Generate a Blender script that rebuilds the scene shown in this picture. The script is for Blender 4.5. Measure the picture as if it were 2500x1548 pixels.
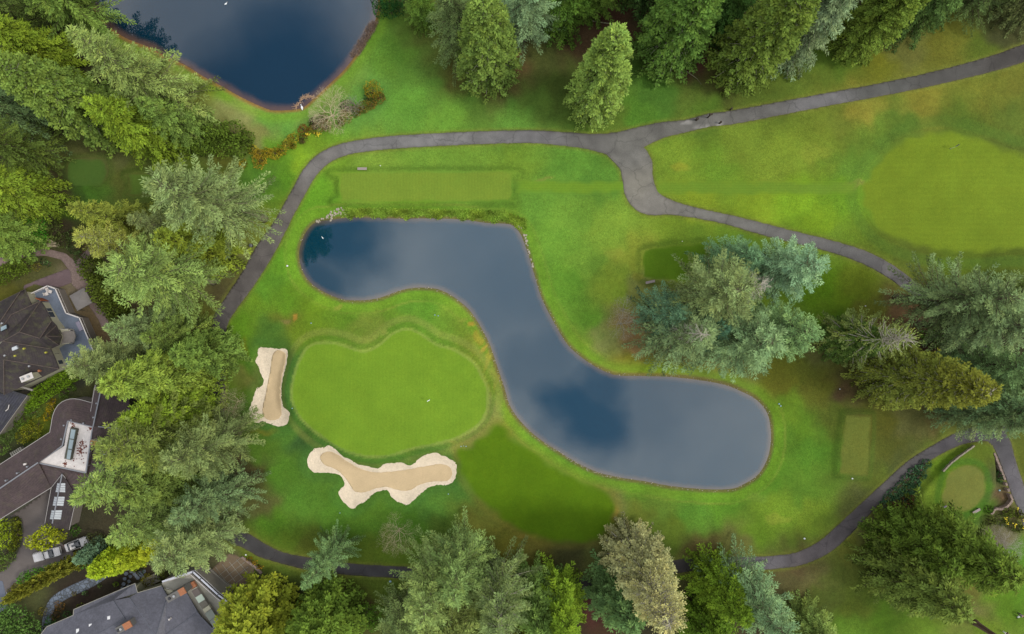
import bpy, math, random
import numpy as np
from mathutils import Vector, Matrix
R = math.radians
for o in list(bpy.data.objects): bpy.data.objects.remove(o)
sc = bpy.context.scene
C = sc.collection

# ------------------------------------------------------------------ camera
H = 140.0                                   # height of the drone above the lawn
S = 1 / 12.0                                # metres per photo pixel on the lawn
cam = bpy.data.cameras.new('camera')
cam.sensor_width = 36
cam.lens = 36 * H / (2500 * S)
cam.clip_start = 1; cam.clip_end = 4000
co = bpy.data.objects.new('camera', cam); C.objects.link(co)
co.location = (0, 0, H); sc.camera = co

# ------------------------------------------------------------------ sky
SUN_EL, SUN_AZ = 52, 100                    # azimuth clockwise from +Y
w = bpy.data.worlds.new('World'); sc.world = w; w.use_nodes = True
nt = w.node_tree; nt.nodes.clear()
def N(t, **k):
    n = nt.nodes.new(t)
    for a, b in k.items(): setattr(n, a, b)
    return n
out = N('ShaderNodeOutputWorld'); bg = N('ShaderNodeBackground'); bg.inputs[1].default_value = 0.1
sky = N('ShaderNodeTexSky'); sky.sky_type = 'NISHITA'; sky.sun_disc = False
sky.sun_elevation = R(SUN_EL); sky.sun_rotation = R(SUN_AZ)
tc = N('ShaderNodeTexCoord'); sep = N('ShaderNodeSeparateXYZ')
nt.links.new(tc.outputs['Generated'], sep.inputs[0])
mz = N('ShaderNodeMath', operation='MAXIMUM'); mz.inputs[1].default_value = 0.12
nt.links.new(sep.outputs[2], mz.inputs[0])
dx = N('ShaderNodeMath', operation='DIVIDE'); dy = N('ShaderNodeMath', operation='DIVIDE')
nt.links.new(sep.outputs[0], dx.inputs[0]); nt.links.new(mz.outputs[0], dx.inputs[1])
nt.links.new(sep.outputs[1], dy.inputs[0]); nt.links.new(mz.outputs[0], dy.inputs[1])
cmb = N('ShaderNodeCombineXYZ'); nt.links.new(dx.outputs[0], cmb.inputs[0]); nt.links.new(dy.outputs[0], cmb.inputs[1])
nz = N('ShaderNodeTexNoise'); nz.inputs['Scale'].default_value = 5.5; nz.inputs['Detail'].default_value = 5; nz.inputs['Roughness'].default_value = .5
nt.links.new(cmb.outputs[0], nz.inputs['Vector'])
nc = N('ShaderNodeVectorMath', operation='SUBTRACT'); nc.inputs[1].default_value = (.5, .5, .5)
nt.links.new(nz.outputs['Color'], nc.inputs[0])
nsx = N('ShaderNodeVectorMath', operation='SCALE'); nsx.inputs['Scale'].default_value = .24
nt.links.new(nc.outputs[0], nsx.inputs[0])
wv = N('ShaderNodeVectorMath', operation='ADD'); nt.links.new(cmb.outputs[0], wv.inputs[0]); nt.links.new(nsx.outputs[0], wv.inputs[1])
last = None
# gaps of blue between the clouds (direction x/z, y/z, radius, how open)
for gx, gy, gr, ga in [(.115, -.145, .07, 1.0), (.14, -.10, .05, .9), (-.335, .33, .17, 1.0), (-.225, .125, .085, .95), (-.29, .055, .075, .85), (-.16, .15, .05, .5),
                       (.06, -.075, .07, .5), (-.01, .02, .09, .22), (.21, -.11, .08, .4), (-.45, .45, .15, .45), (-1.4, .2, .5, .8), (1.5, 1.2, .6, .8), (.3, -1.5, .6, .8)]:
    ds = N('ShaderNodeVectorMath', operation='DISTANCE'); ds.inputs[1].default_value = (gx, gy, 0)
    nt.links.new(wv.outputs[0], ds.inputs[0])
    mr = N('ShaderNodeMapRange'); mr.interpolation_type = 'SMOOTHSTEP'
    mr.inputs[1].default_value = gr * .35; mr.inputs[2].default_value = gr * 1.5
    mr.inputs[3].default_value = ga; mr.inputs[4].default_value = 0
    nt.links.new(ds.outputs['Value'], mr.inputs[0])
    if last is None: last = mr.outputs[0]
    else:
        mx = N('ShaderNodeMath', operation='MAXIMUM'); nt.links.new(last, mx.inputs[0]); nt.links.new(mr.outputs[0], mx.inputs[1]); last = mx.outputs[0]
cl = N('ShaderNodeMix'); cl.data_type = 'RGBA'                 # cloud: grey to white
nz2 = N('ShaderNodeTexNoise'); nz2.inputs['Scale'].default_value = 3.2; nz2.inputs['Detail'].default_value = 4
nt.links.new(cmb.outputs[0], nz2.inputs['Vector'])
mr2 = N('ShaderNodeMapRange'); mr2.inputs[1].default_value = .32; mr2.inputs[2].default_value = .7
nt.links.new(nz2.outputs['Fac'], mr2.inputs[0]); nt.links.new(mr2.outputs[0], cl.inputs[0])
cl.inputs[6].default_value = (6.3, 6.9, 7.9, 1); cl.inputs[7].default_value = (11.5, 11.2, 10.9, 1)
fin = N('ShaderNodeMix'); fin.data_type = 'RGBA'
nt.links.new(last, fin.inputs[0]); nt.links.new(cl.outputs[2], fin.inputs[6]); nt.links.new(sky.outputs[0], fin.inputs[7])
nt.links.new(fin.outputs[2], bg.inputs[0]); nt.links.new(bg.outputs[0], out.inputs[0])

sl = bpy.data.lights.new('sun', 'SUN'); sl.energy = 1.5; sl.angle = R(12); sl.color = (1, .95, .87)
so = bpy.data.objects.new('sun', sl); C.objects.link(so)
az = R(SUN_AZ); el = R(SUN_EL)
sv = Vector((math.sin(az) * math.cos(el), math.cos(az) * math.cos(el), math.sin(el)))
so.rotation_euler = sv.to_track_quat('Z', 'Y').to_euler()
sc.view_settings.view_transform = 'Standard'; sc.view_settings.look = 'None'
sc.view_settings.exposure = 0.4; sc.view_settings.gamma = 1
sc.cycles.max_bounces = 6; sc.cycles.diffuse_bounces = 3; sc.cycles.glossy_bounces = 3
sc.cycles.transmission_bounces = 3; sc.cycles.transparent_max_bounces = 4
sc.cycles.caustics_reflective = False; sc.cycles.caustics_refractive = False

# ------------------------------------------------------------------ helpers
K = 1.45                                    # how bright a level white surface renders
def lin(v):
    v = v / 255.0
    return v / 12.92 if v <= .04045 else ((v + .055) / 1.055) ** 2.4
def col(r, g, b, k=None): return tuple(lin(v) / (k or K) for v in (r, g, b))
def P(px, py, z=0.0):                       # photo pixel + height -> point in the place
    f = S * (H - z) / H
    return Vector(((px - 1250) * f, (774 - py) * f, z))
def XY(pts, z=0.0): return [tuple(P(x, y, z)[:2]) for x, y in pts]
def tag(o, label=None, cat=None, group=None, kind=None):
    if label: o['label'] = label
    if cat: o['category'] = cat
    if group: o['group'] = group
    if kind: o['kind'] = kind
    return o
def empty(name, loc=(0, 0, 0), rz=0):
    o = bpy.data.objects.new(name, None); C.objects.link(o); o.location = loc; o.rotation_euler = (0, 0, rz)
    o.empty_display_size = .3
    return o
def mesh(name, V, F, mat=None, smooth=False, attrs=None, parent=None):
    me = bpy.data.meshes.new(name)
    V = np.asarray(V, dtype=np.float32).reshape(-1, 3)
    if isinstance(F, np.ndarray) and F.ndim == 2:
        n, k = F.shape
        me.vertices.add(len(V)); me.vertices.foreach_set('co', V.ravel())
        me.loops.add(n * k); me.loops.foreach_set('vertex_index', F.ravel().astype(np.int32))
        me.polygons.add(n); me.polygons.foreach_set('loop_start', np.arange(0, n * k, k, dtype=np.int32))
        me.update(calc_edges=True)
    else:
        me.from_pydata([tuple(v) for v in V.tolist()], [], [tuple(f) for f in F]); me.update()
    if attrs:
        for an, (typ, data) in attrs.items():
            a = me.attributes.new(an, typ, 'POINT')
            a.data.foreach_set('color' if typ == 'FLOAT_COLOR' else 'value', np.asarray(data, dtype=np.float32).ravel())
    if smooth: me.polygons.foreach_set('use_smooth', [True] * len(me.polygons))
    if mat: me.materials.append(mat)
    o = bpy.data.objects.new(name, me); C.objects.link(o)
    if parent: o.parent = parent
    return o
class MB:                                   # collects simple shapes into one mesh
    def __init__(s): s.v = []; s.f = []
    def add(s, V, F):
        b = len(s.v); s.v += [tuple(v) for v in V]; s.f += [tuple(i + b for i in f) for f in F]
    def box(s, c, size, rz=0, M=None):
        x, y, z = [d / 2 for d in size]; cs, sn = math.cos(rz), math.sin(rz); V = []
        for a in (-1, 1):
            for b in (-1, 1):
                for d in (-1, 1):
                    p = (a * x * cs - b * y * sn + c[0], a * x * sn + b * y * cs + c[1], d * z + c[2])
                    V.append(tuple(M @ Vector(p)) if M else p)
        s.add(V, [(0, 1, 3, 2), (4, 6, 7, 5), (0, 4, 5, 1), (2, 3, 7, 6), (0, 2, 6, 4), (1, 5, 7, 3)])
    def tube(s, pts, rad, n=6, cap=True):
        pts = [Vector(p) for p in pts]; rings = []
        for i, p in enumerate(pts):
            d = (pts[min(i + 1, len(pts) - 1)] - pts[max(i - 1, 0)]).normalized()
            u = d.orthogonal().normalized() if abs(d.z) < .999 else Vector((1, 0, 0)); v = d.cross(u)
            r = rad[i] if isinstance(rad, (list, tuple)) else rad
            rings.append([tuple(p + (u * math.cos(2 * math.pi * k / n) + v * math.sin(2 * math.pi * k / n)) * r) for k in range(n)])
        V = [q for rg in rings for q in rg]; F = []
        for i in range(len(pts) - 1):
            for k in range(n): F.append((i * n + k, i * n + (k + 1) % n, (i + 1) * n + (k + 1) % n, (i + 1) * n + k))
        if cap: F += [tuple(range(n - 1, -1, -1)), tuple((len(pts) - 1) * n + k for k in range(n))]
        s.add(V, F)
    def ball(s, c, r, n=8, m=6, jit=0, rnd=None):
        rx, ry, rz = r if isinstance(r, (tuple, list)) else (r, r, r); V = [(c[0], c[1], c[2] - rz)]
        for i in range(1, m):
            t = math.pi * i / m
            for k in range(n):
                a = 2 * math.pi * k / n; q = 1 + (rnd.uniform(-jit, jit) if rnd else 0)
                V.append((c[0] + rx * q * math.sin(t) * math.cos(a), c[1] + ry * q * math.sin(t) * math.sin(a), c[2] - rz * q * math.cos(t)))
        V.append((c[0], c[1], c[2] + rz)); F = []
        for k in range(n): F.append((0, 1 + (k + 1) % n, 1 + k)); F.append((len(V) - 1, 1 + (m - 2) * n + k, 1 + (m - 2) * n + (k + 1) % n))
        for i in range(m - 2):
            for k in range(n): F.append((1 + i * n + k, 1 + i * n + (k + 1) % n, 1 + (i + 1) * n + (k + 1) % n, 1 + (i + 1) * n + k))
        s.add(V, F)
    def prism(s, pts, z0, z1):              # polygon (x, y) extruded
        n = len(pts); V = [(x, y, z0) for x, y in pts] + [(x, y, z1) for x, y in pts]
        ar = sum(pts[i][0] * pts[(i + 1) % n][1] - pts[(i + 1) % n][0] * pts[i][1] for i in range(n))
        F = [tuple(range(n - 1, -1, -1)), tuple(range(n, 2 * n))] + [(i, (i + 1) % n, n + (i + 1) % n, n + i) for i in range(n)]
        if ar < 0: F = [f[::-1] for f in F]
        s.add(V, F)
    def slab(s, P3, t):                     # sloping planar polygon with thickness below
        n = len(P3); V = [tuple(p) for p in P3] + [(p[0], p[1], p[2] - t) for p in P3]
        ar = sum(P3[i][0] * P3[(i + 1) % n][1] - P3[(i + 1) % n][0] * P3[i][1] for i in range(n))
        F = [tuple(range(n)), tuple(range(2 * n - 1, n - 1, -1))] + [(i, n + i, n + (i + 1) % n, (i + 1) % n) for i in range(n)]
        if ar < 0: F = [f[::-1] for f in F]
        s.add(V, F)
    def build(s, name, mat=None, parent=None, smooth=False):
        return mesh(name, s.v, s.f, mat, smooth, None, parent)

# ------------------------------------------------------------------ materials
def mat(name, base, rough=.8, noise=None, spec=.3, bump=None, metal=0):
    """base colour, optional list of (scale, strength, stretch) brightness noises, optional (scale, dist) bump"""
    m = bpy.data.materials.new(name); m.use_nodes = True; t = m.node_tree; b = t.nodes['Principled BSDF']
    b.inputs['Base Color'].default_value = (*base, 1); b.inputs['Roughness'].default_value = rough
    b.inputs['Specular IOR Level'].default_value = spec; b.inputs['Metallic'].default_value = metal
    if noise or bump:
        tcn = t.nodes.new('ShaderNodeTexCoord')
    if noise:
        cur = None
        for sc_, st, strx in noise:
            mp = t.nodes.new('ShaderNodeMapping'); mp.inputs['Scale'].default_value = strx; t.links.new(tcn.outputs['Object'], mp.inputs[0])
            n = t.nodes.new('ShaderNodeTexNoise'); n.inputs['Scale'].default_value = sc_; n.inputs['Detail'].default_value = 4; t.links.new(mp.outputs[0], n.inputs['Vector'])
            r = t.nodes.new('ShaderNodeMapRange'); r.inputs[1].default_value = .25; r.inputs[2].default_value = .75
            r.inputs[3].default_value = 1 - st; r.inputs[4].default_value = 1 + st; t.links.new(n.outputs['Fac'], r.inputs[0])
            if cur is None: cur = r.outputs[0]
            else:
                q = t.nodes.new('ShaderNodeMath'); q.operation = 'MULTIPLY'; t.links.new(cur, q.inputs[0]); t.links.new(r.outputs[0], q.inputs[1]); cur = q.outputs[0]
        v = t.nodes.new('ShaderNodeVectorMath'); v.operation = 'SCALE'; v.inputs[0].default_value = base
        t.links.new(cur, v.inputs['Scale']); t.links.new(v.outputs[0], b.inputs['Base Color'])
    if bump:
        n = t.nodes.new('ShaderNodeTexNoise'); n.inputs['Scale'].default_value = bump[0]; n.inputs['Detail'].default_value = 3; t.links.new(tcn.outputs['Object'], n.inputs['Vector'])
        bp = t.nodes.new('ShaderNodeBump'); bp.inputs['Distance'].default_value = bump[1]; t.links.new(n.outputs['Fac'], bp.inputs['Height']); t.links.new(bp.outputs[0], b.inputs['Normal'])
    return m
U = (1, 1, 1)
def turf_mat(name, attr=None, base=(.1, .2, .03), stripes=None, mott=.17, fine=.3, warm=.35):
    """mown grass: base colour (or painted attribute) varied by patches, yellowing and blade-scale grain, with optional mowing stripes"""
    m = bpy.data.materials.new(name); m.use_nodes = True; t = m.node_tree; b = t.nodes['Principled BSDF']
    L = t.links.new; nn = t.nodes.new
    b.inputs['Roughness'].default_value = .9; b.inputs['Specular IOR Level'].default_value = .12
    tcn = nn('ShaderNodeTexCoord')
    if attr:
        a = nn('ShaderNodeAttribute'); a.attribute_name = attr; src = a.outputs['Color']
    else:
        a = nn('ShaderNodeRGB'); a.outputs[0].default_value = (*base, 1); src = a.outputs[0]
    def noise(scale, lo, hi, det=4, stretch=U, rot=0, rough=.55):
        mp = nn('ShaderNodeMapping'); mp.inputs['Scale'].default_value = stretch; mp.inputs['Rotation'].default_value = (0, 0, rot); L(tcn.outputs['Object'], mp.inputs[0])
        n = nn('ShaderNodeTexNoise'); n.inputs['Scale'].default_value = scale; n.inputs['Detail'].default_value = det; n.inputs['Roughness'].default_value = rough; L(mp.outputs[0], n.inputs['Vector'])
        r = nn('ShaderNodeMapRange'); r.inputs[1].default_value = .3; r.inputs[2].default_value = .7; r.inputs[3].default_value = lo; r.inputs[4].default_value = hi
        L(n.outputs['Fac'], r.inputs[0]); return r.outputs[0]
    def mul(x, y):
        q = nn('ShaderNodeMath'); q.operation = 'MULTIPLY'; L(x, q.inputs[0]); L(y, q.inputs[1]); return q.outputs[0]
    f = mul(noise(.16, 1 - mott, 1 + mott, 6), noise(2.2, 1 - fine * .6, 1 + fine * .6, 5, rough=.7))
    f = mul(f, noise(9, 1 - fine, 1 + fine, 2))
    f = mul(f, noise(.75, 1 - mott * .55, 1 + mott * .55, 5, rough=.7))
    if stripes:
        wn = nn('ShaderNodeTexWave'); wn.bands_direction = 'X'; wn.inputs['Scale'].default_value = stripes[0]; wn.inputs['Distortion'].default_value = .6
        wn.inputs['Detail'].default_value = 1
        mp = nn('ShaderNodeMapping'); mp.inputs['Rotation'].default_value = (0, 0, stripes[1]); L(tcn.outputs['Object'], mp.inputs[0]); L(mp.outputs[0], wn.inputs['Vector'])
        r = nn('ShaderNodeMapRange'); r.inputs[3].default_value = 1 - stripes[2]; r.inputs[4].default_value = 1 + stripes[2]; L(wn.outputs['Fac'], r.inputs[0]); f = mul(f, r.outputs[0])
    v = nn('ShaderNodeVectorMath'); v.operation = 'SCALE'; L(src, v.inputs[0]); L(f, v.inputs['Scale'])
    # yellow-brown thatch showing through in patches
    hs = nn('ShaderNodeVectorMath'); hs.operation = 'MULTIPLY'; hs.inputs[1].default_value = (1.32, 1.04, .95); L(v.outputs[0], hs.inputs[0])
    mx = nn('ShaderNodeMix'); mx.data_type = 'RGBA'; L(mul(noise(.33, 0, warm, 5, rough=.65), noise(1.7, .3, 1.3, 4)), mx.inputs[0]); L(v.outputs[0], mx.inputs[6]); L(hs.outputs[0], mx.inputs[7])
    L(mx.outputs[2], b.inputs['Base Color'])
    n = nn('ShaderNodeTexNoise'); n.inputs['Scale'].default_value = 6; n.inputs['Detail'].default_value = 4; L(tcn.outputs['Object'], n.inputs['Vector'])
    bp = nn('ShaderNodeBump'); bp.inputs['Distance'].default_value = .05; bp.inputs['Strength'].default_value = .6; L(n.outputs['Fac'], bp.inputs['Height']); L(bp.outputs[0], b.inputs['Normal'])
    return m
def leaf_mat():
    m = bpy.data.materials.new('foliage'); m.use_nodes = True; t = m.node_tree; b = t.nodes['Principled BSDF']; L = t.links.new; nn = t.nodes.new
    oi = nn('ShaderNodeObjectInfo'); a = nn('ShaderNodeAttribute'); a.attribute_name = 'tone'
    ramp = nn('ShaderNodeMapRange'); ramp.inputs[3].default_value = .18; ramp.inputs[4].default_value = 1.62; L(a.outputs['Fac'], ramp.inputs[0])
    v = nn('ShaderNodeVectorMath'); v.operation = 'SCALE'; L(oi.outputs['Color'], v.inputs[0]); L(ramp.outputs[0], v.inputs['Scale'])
    a2 = nn('ShaderNodeAttribute'); a2.attribute_name = 'hue'
    hs = nn('ShaderNodeVectorMath'); hs.operation = 'MULTIPLY'; hs.inputs[1].default_value = (1.22, 1.03, .8); L(v.outputs[0], hs.inputs[0])
    mx = nn('ShaderNodeMix'); mx.data_type = 'RGBA'; L(a2.outputs['Fac'], mx.inputs[0]); L(v.outputs[0], mx.inputs[6]); L(hs.outputs[0], mx.inputs[7])
    L(mx.outputs[2], b.inputs['Base Color']); b.inputs['Roughness'].default_value = .75; b.inputs['Specular IOR Level'].default_value = .06
    tr = nn('ShaderNodeBsdfTranslucent'); L(mx.outputs[2], tr.inputs[0]); ms = nn('ShaderNodeMixShader'); ms.inputs[0].default_value = .08
    L(b.outputs[0], ms.inputs[1]); L(tr.outputs[0], ms.inputs[2]); L(ms.outputs[0], t.nodes['Material Output'].inputs[0])
    return m
LEAF = leaf_mat()
BARK = mat('bark', (.09, .065, .045), .95, [(3, .4, (1, 1, .2))])
BARKP = mat('pale_bark', (.36, .33, .26), .9, [(3, .3, (1, 1, .3))])
BARKM = mat('mossy_bark', (.17, .16, .09), .9, [(3, .35, (1, 1, .3))])
# ------------------------------------------------------------------ outlines traced on the lawn (photo pixels)
POND = [(726,625),(729,598),(744,563),(769,539),(806,534),(841,529),(910,528),(978,531),(1047,530),(1133,533),(1185,541),(1247,545),(1271,567),(1283,594),(1295,629),(1307,670),(1324,725),(1344,766),(1369,811),(1393,846),(1441,885),(1499,913),(1561,916),(1630,918),(1699,925),(1768,937),(1812,954),(1849,974),(1876,1005),(1886,1045),(1886,1088),(1876,1128),(1853,1164),(1817,1187),(1785,1198),(1714,1198),(1635,1190),(1576,1179),(1516,1170),(1457,1156),(1406,1132),(1358,1102),(1311,1071),(1271,1033),(1243,993),(1230,950),(1212,897),(1195,846),(1174,804),(1150,766),(1126,742),(1092,718),(1057,706),(1009,705),(971,713),(934,727),(892,735),(841,734),(806,723),(772,705),(748,684),(732,656)]
NPOND = [(275,74),(310,96),(358,114),(402,138),(447,158),(492,186),(530,206),(585,237),(636,261),(667,270),(714,268),(740,262),(765,241),(806,203),(841,169),(868,134),(899,83),(916,52),(924,0),(930,-150),(900,-420),(560,-560),(230,-420),(170,-200),(200,-40),(240,40)]
BUNK1 = [(631,849),(652,849),(674,852),(696,851),(702,863),(700,883),(693,911),(688,938),(687,960),(691,993),(707,1005),(706,1021),(695,1040),(667,1039),(643,1029),(624,1033),(606,1009),(616,978),(621,959),(626,948),(636,945),(643,930),(634,911),(630,895),(621,883),(628,868)]
BUNK1I = [(662,870),(669,859),(681,855),(693,861),(697,873),(691,904),(685,938),(685,970),(685,1009),(677,1023),(659,1027),(643,1019),(638,1001),(645,966),(652,932),(658,897)]
BUNK2 = [(750,1124),(753,1114),(766,1096),(788,1093),(804,1086),(821,1098),(837,1112),(853,1120),(877,1134),(901,1138),(924,1144),(940,1132),(980,1129),(999,1136),(1015,1128),(1027,1116),(1059,1104),(1086,1114),(1110,1128),(1115,1148),(1110,1171),(1094,1183),(1063,1185),(1039,1195),(1019,1213),(995,1232),(968,1223),(954,1211),(948,1199),(936,1197),(912,1205),(893,1223),(877,1231),(861,1243),(841,1227),(827,1210),(829,1197),(841,1183),(837,1169),(825,1158),(798,1154),(770,1154),(754,1142)]
BUNK2I = [(780,1120),(788,1106),(806,1103),(825,1110),(853,1130),(893,1150),(936,1154),(988,1148),(1035,1140),(1075,1134),(1098,1142),(1103,1160),(1090,1175),(1055,1176),(1023,1185),(999,1198),(972,1198),(944,1189),(916,1193),(889,1203),(865,1201),(853,1183),(837,1160),(814,1144),(790,1136)]
GREEN = [(718,930),(730,888),(752,850),(790,836),(838,843),(882,858),(924,846),(956,818),(995,804),(1030,818),(1062,840),(1112,856),(1155,884),(1180,926),(1192,965),(1180,1020),(1140,1055),(1080,1078),(1010,1092),(960,1108),(905,1112),(850,1100),(800,1072),(755,1040),(725,1000),(714,965)]
TEES = {
 'long': [(838,422),(1238,418),(1249,428),(1252,470),(1245,488),(1232,493),(842,495),(832,485),(830,432)],
 'island': [(1572,612),(1600,605),(1690,596),(1722,592),(1738,600),(1745,640),(1735,690),(1580,682),(1568,668),(1566,625)],
 'east': [(2062,1018),(2070,1012),(2118,1013),(2126,1022),(2122,1090),(2116,1152),(2108,1160),(2052,1157),(2046,1148),(2050,1085)],
 'dark': [(172,398),(185,390),(245,388),(262,398),(268,425),(255,450),(238,456),(185,456),(172,445),(168,420)],
 'shade': [(330,425),(580,424),(592,440),(594,462),(580,474),(335,478),(322,468),(320,436)],
}
SGREEN = [(2306,1150),(2330,1136),(2360,1132),(2385,1142),(2398,1170),(2396,1200),(2384,1222),(2360,1242),(2335,1247),(2308,1241),(2292,1225),(2289,1205),(2296,1180)]
SPLAT = [(2246,1210),(2262,1185),(2295,1150),(2330,1118),(2368,1088),(2392,1082),(2415,1096),(2420,1130),(2422,1170),(2418,1200),(2402,1232),(2390,1245),(2372,1262),(2330,1268),(2262,1262),(2247,1240)]
FAIR_S = [(1112,1092),(1150,1080),(1205,1030),(1232,1040),(1262,1070),(1320,1110),(1378,1148),(1440,1180),(1490,1200),(1508,1235),(1500,1285),(1468,1318),(1420,1332),(1350,1330),(1285,1310),(1225,1272),(1170,1225),(1140,1190),(1120,1150)]
FAIR_E = [(2110,430),(2150,380),(2200,338),(2270,318),(2345,322),(2440,352),(2520,370),(2900,380),(2900,640),(2520,618),(2400,622),(2300,622),(2215,602),(2150,570),(2115,525),(2098,478)]
STRIP_E = [(1596,440),(1800,440),(2092,442),(2094,478),(1800,479),(1603,477)]
STRIP_W = [(1258,438),(1400,437),(1530,440),(1534,474),(1400,476),(1256,473)]

def cat_closed(pts, n=4):
    p = np.array(pts, float); o = []
    for i in range(len(p)):
        a, b, c, d = p[i - 1], p[i], p[(i + 1) % len(p)], p[(i + 2) % len(p)]
        for k in range(n):
            t = k / n; o.append(.5 * ((2 * b) + (c - a) * t + (2 * a - 5 * b + 4 * c - d) * t * t + (3 * b - a - 3 * c + d) * t ** 3))
    return np.array(o)
BIG = 50.0
class Poly:                                 # signed distance (metres) to a closed outline, negative inside
    def __init__(s, pts, smooth=3, z=0.0):
        q = cat_closed(pts, smooth) if smooth > 1 else np.array(pts, float)
        f = S * (H - z) / H
        s.p = np.stack([(q[:, 0] - 1250) * f, (774 - q[:, 1]) * f], 1)
        s.lo = s.p.min(0); s.hi = s.p.max(0)
    def bbox(s, m=0.): return (s.lo[0] - m, s.lo[1] - m, s.hi[0] + m, s.hi[1] + m)
    def __call__(s, X, Y, far=8.0):
        X = np.asarray(X, float); Y = np.asarray(Y, float); res = np.full(X.shape, BIG)
        sel = (X > s.lo[0] - far) & (X < s.hi[0] + far) & (Y > s.lo[1] - far) & (Y < s.hi[1] + far)
        x = X[sel]; y = Y[sel]
        if x.size == 0: return res
        d2 = np.full(x.shape, 1e9); ins = np.zeros(x.shape, bool); p = s.p; n = len(p)
        for i in range(n):
            x0, y0 = p[i]; x1, y1 = p[(i + 1) % n]; ex, ey = x1 - x0, y1 - y0; L2 = ex * ex + ey * ey
            if L2 < 1e-9: continue
            t = np.clip(((x - x0) * ex + (y - y0) * ey) / L2, 0, 1)
            d2 = np.minimum(d2, (x - x0 - t * ex) ** 2 + (y - y0 - t * ey) ** 2)
            c = (y0 > y) != (y1 > y)
            if abs(ey) > 1e-12: ins ^= c & (x < ex * (y - y0) / ey + x0)
        d = np.sqrt(d2); res[sel] = np.where(ins, -d, d); return res
class Ribbon:                               # a strip of varying width: (px, py, width px)
    def __init__(s, pts, smooth=4):
        p = np.array(pts, float); o = []
        for i in range(len(p) - 1):
            a = p[max(i - 1, 0)]; b = p[i]; c = p[i + 1]; d = p[min(i + 2, len(p) - 1)]
            for k in range(smooth):
                t = k / smooth; o.append(.5 * ((2 * b) + (c - a) * t + (2 * a - 5 * b + 4 * c - d) * t * t + (3 * b - a - 3 * c + d) * t ** 3))
        o.append(p[-1]); q = np.array(o)
        s.p = np.stack([(q[:, 0] - 1250) * S, (774 - q[:, 1]) * S, q[:, 2] * S / 2], 1)
        s.lo = s.p.min(0); s.hi = s.p.max(0)
    def bbox(s, m=4.): return (s.lo[0] - m, s.lo[1] - m, s.hi[0] + m, s.hi[1] + m)
    def __call__(s, X, Y, far=8.0):
        X = np.asarray(X, float); Y = np.asarray(Y, float); res = np.full(X.shape, BIG)
        p = s.p
        for i in range(len(p) - 1):
            x0, y0, w0 = p[i]; x1, y1, w1 = p[i + 1]
            sel = (X > min(x0, x1) - far) & (X < max(x0, x1) + far) & (Y > min(y0, y1) - far) & (Y < max(y0, y1) + far)
            x = X[sel]; y = Y[sel]
            if x.size == 0: continue
            ex, ey = x1 - x0, y1 - y0
            t = np.clip(((x - x0) * ex + (y - y0) * ey) / (ex * ex + ey * ey + 1e-9), 0, 1)
            res[sel] = np.minimum(res[sel], np.hypot(x - x0 - t * ex, y - y0 - t * ey) - (w0 + (w1 - w0) * t))
        return res
def union(*fs):
    def f(X, Y):
        r = fs[0](X, Y)
        for g in fs[1:]: r = np.minimum(r, g(X, Y))
        return r
    lo = [g.bbox() for g in fs]
    f.bbox = lambda m=0.: (min(b[0] for b in lo) - m, min(b[1] for b in lo) - m, max(b[2] for b in lo) + m, max(b[3] for b in lo) + m)
    return f
pond, npond = Poly(POND), Poly(NPOND)
def ragged(p, a, fr=1.0):
    def f(X, Y, *r): X = np.asarray(X, float); Y = np.asarray(Y, float); return p(X, Y, *r) + a * (np.sin(X * 2.3 * fr + 1.7 * np.sin(Y * 1.9 * fr)) * np.cos(Y * 2.7 * fr + X * .6) + .6 * np.sin(X * 5.9 * fr + Y * 4.1 * fr) + .4 * np.sin(Y * 9.7 * fr - X * 7.3 * fr))
    f.bbox = p.bbox; f.lo = p.lo; f.hi = p.hi; return f
bunk1, bunk2, bunk1i, bunk2i = ragged(Poly(BUNK1), .1), ragged(Poly(BUNK2), .1), ragged(Poly(BUNK1I), .05), ragged(Poly(BUNK2I), .05)
green, sgreen, splat = Poly(GREEN), Poly(SGREEN), Poly(SPLAT)
tees = {k: Poly(v, 2) for k, v in TEES.items()}
fairs = {'s': Poly(FAIR_S), 'e': Poly(FAIR_E), 'se': Poly(STRIP_E, 1), 'sw': Poly(STRIP_W, 1)}
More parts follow.
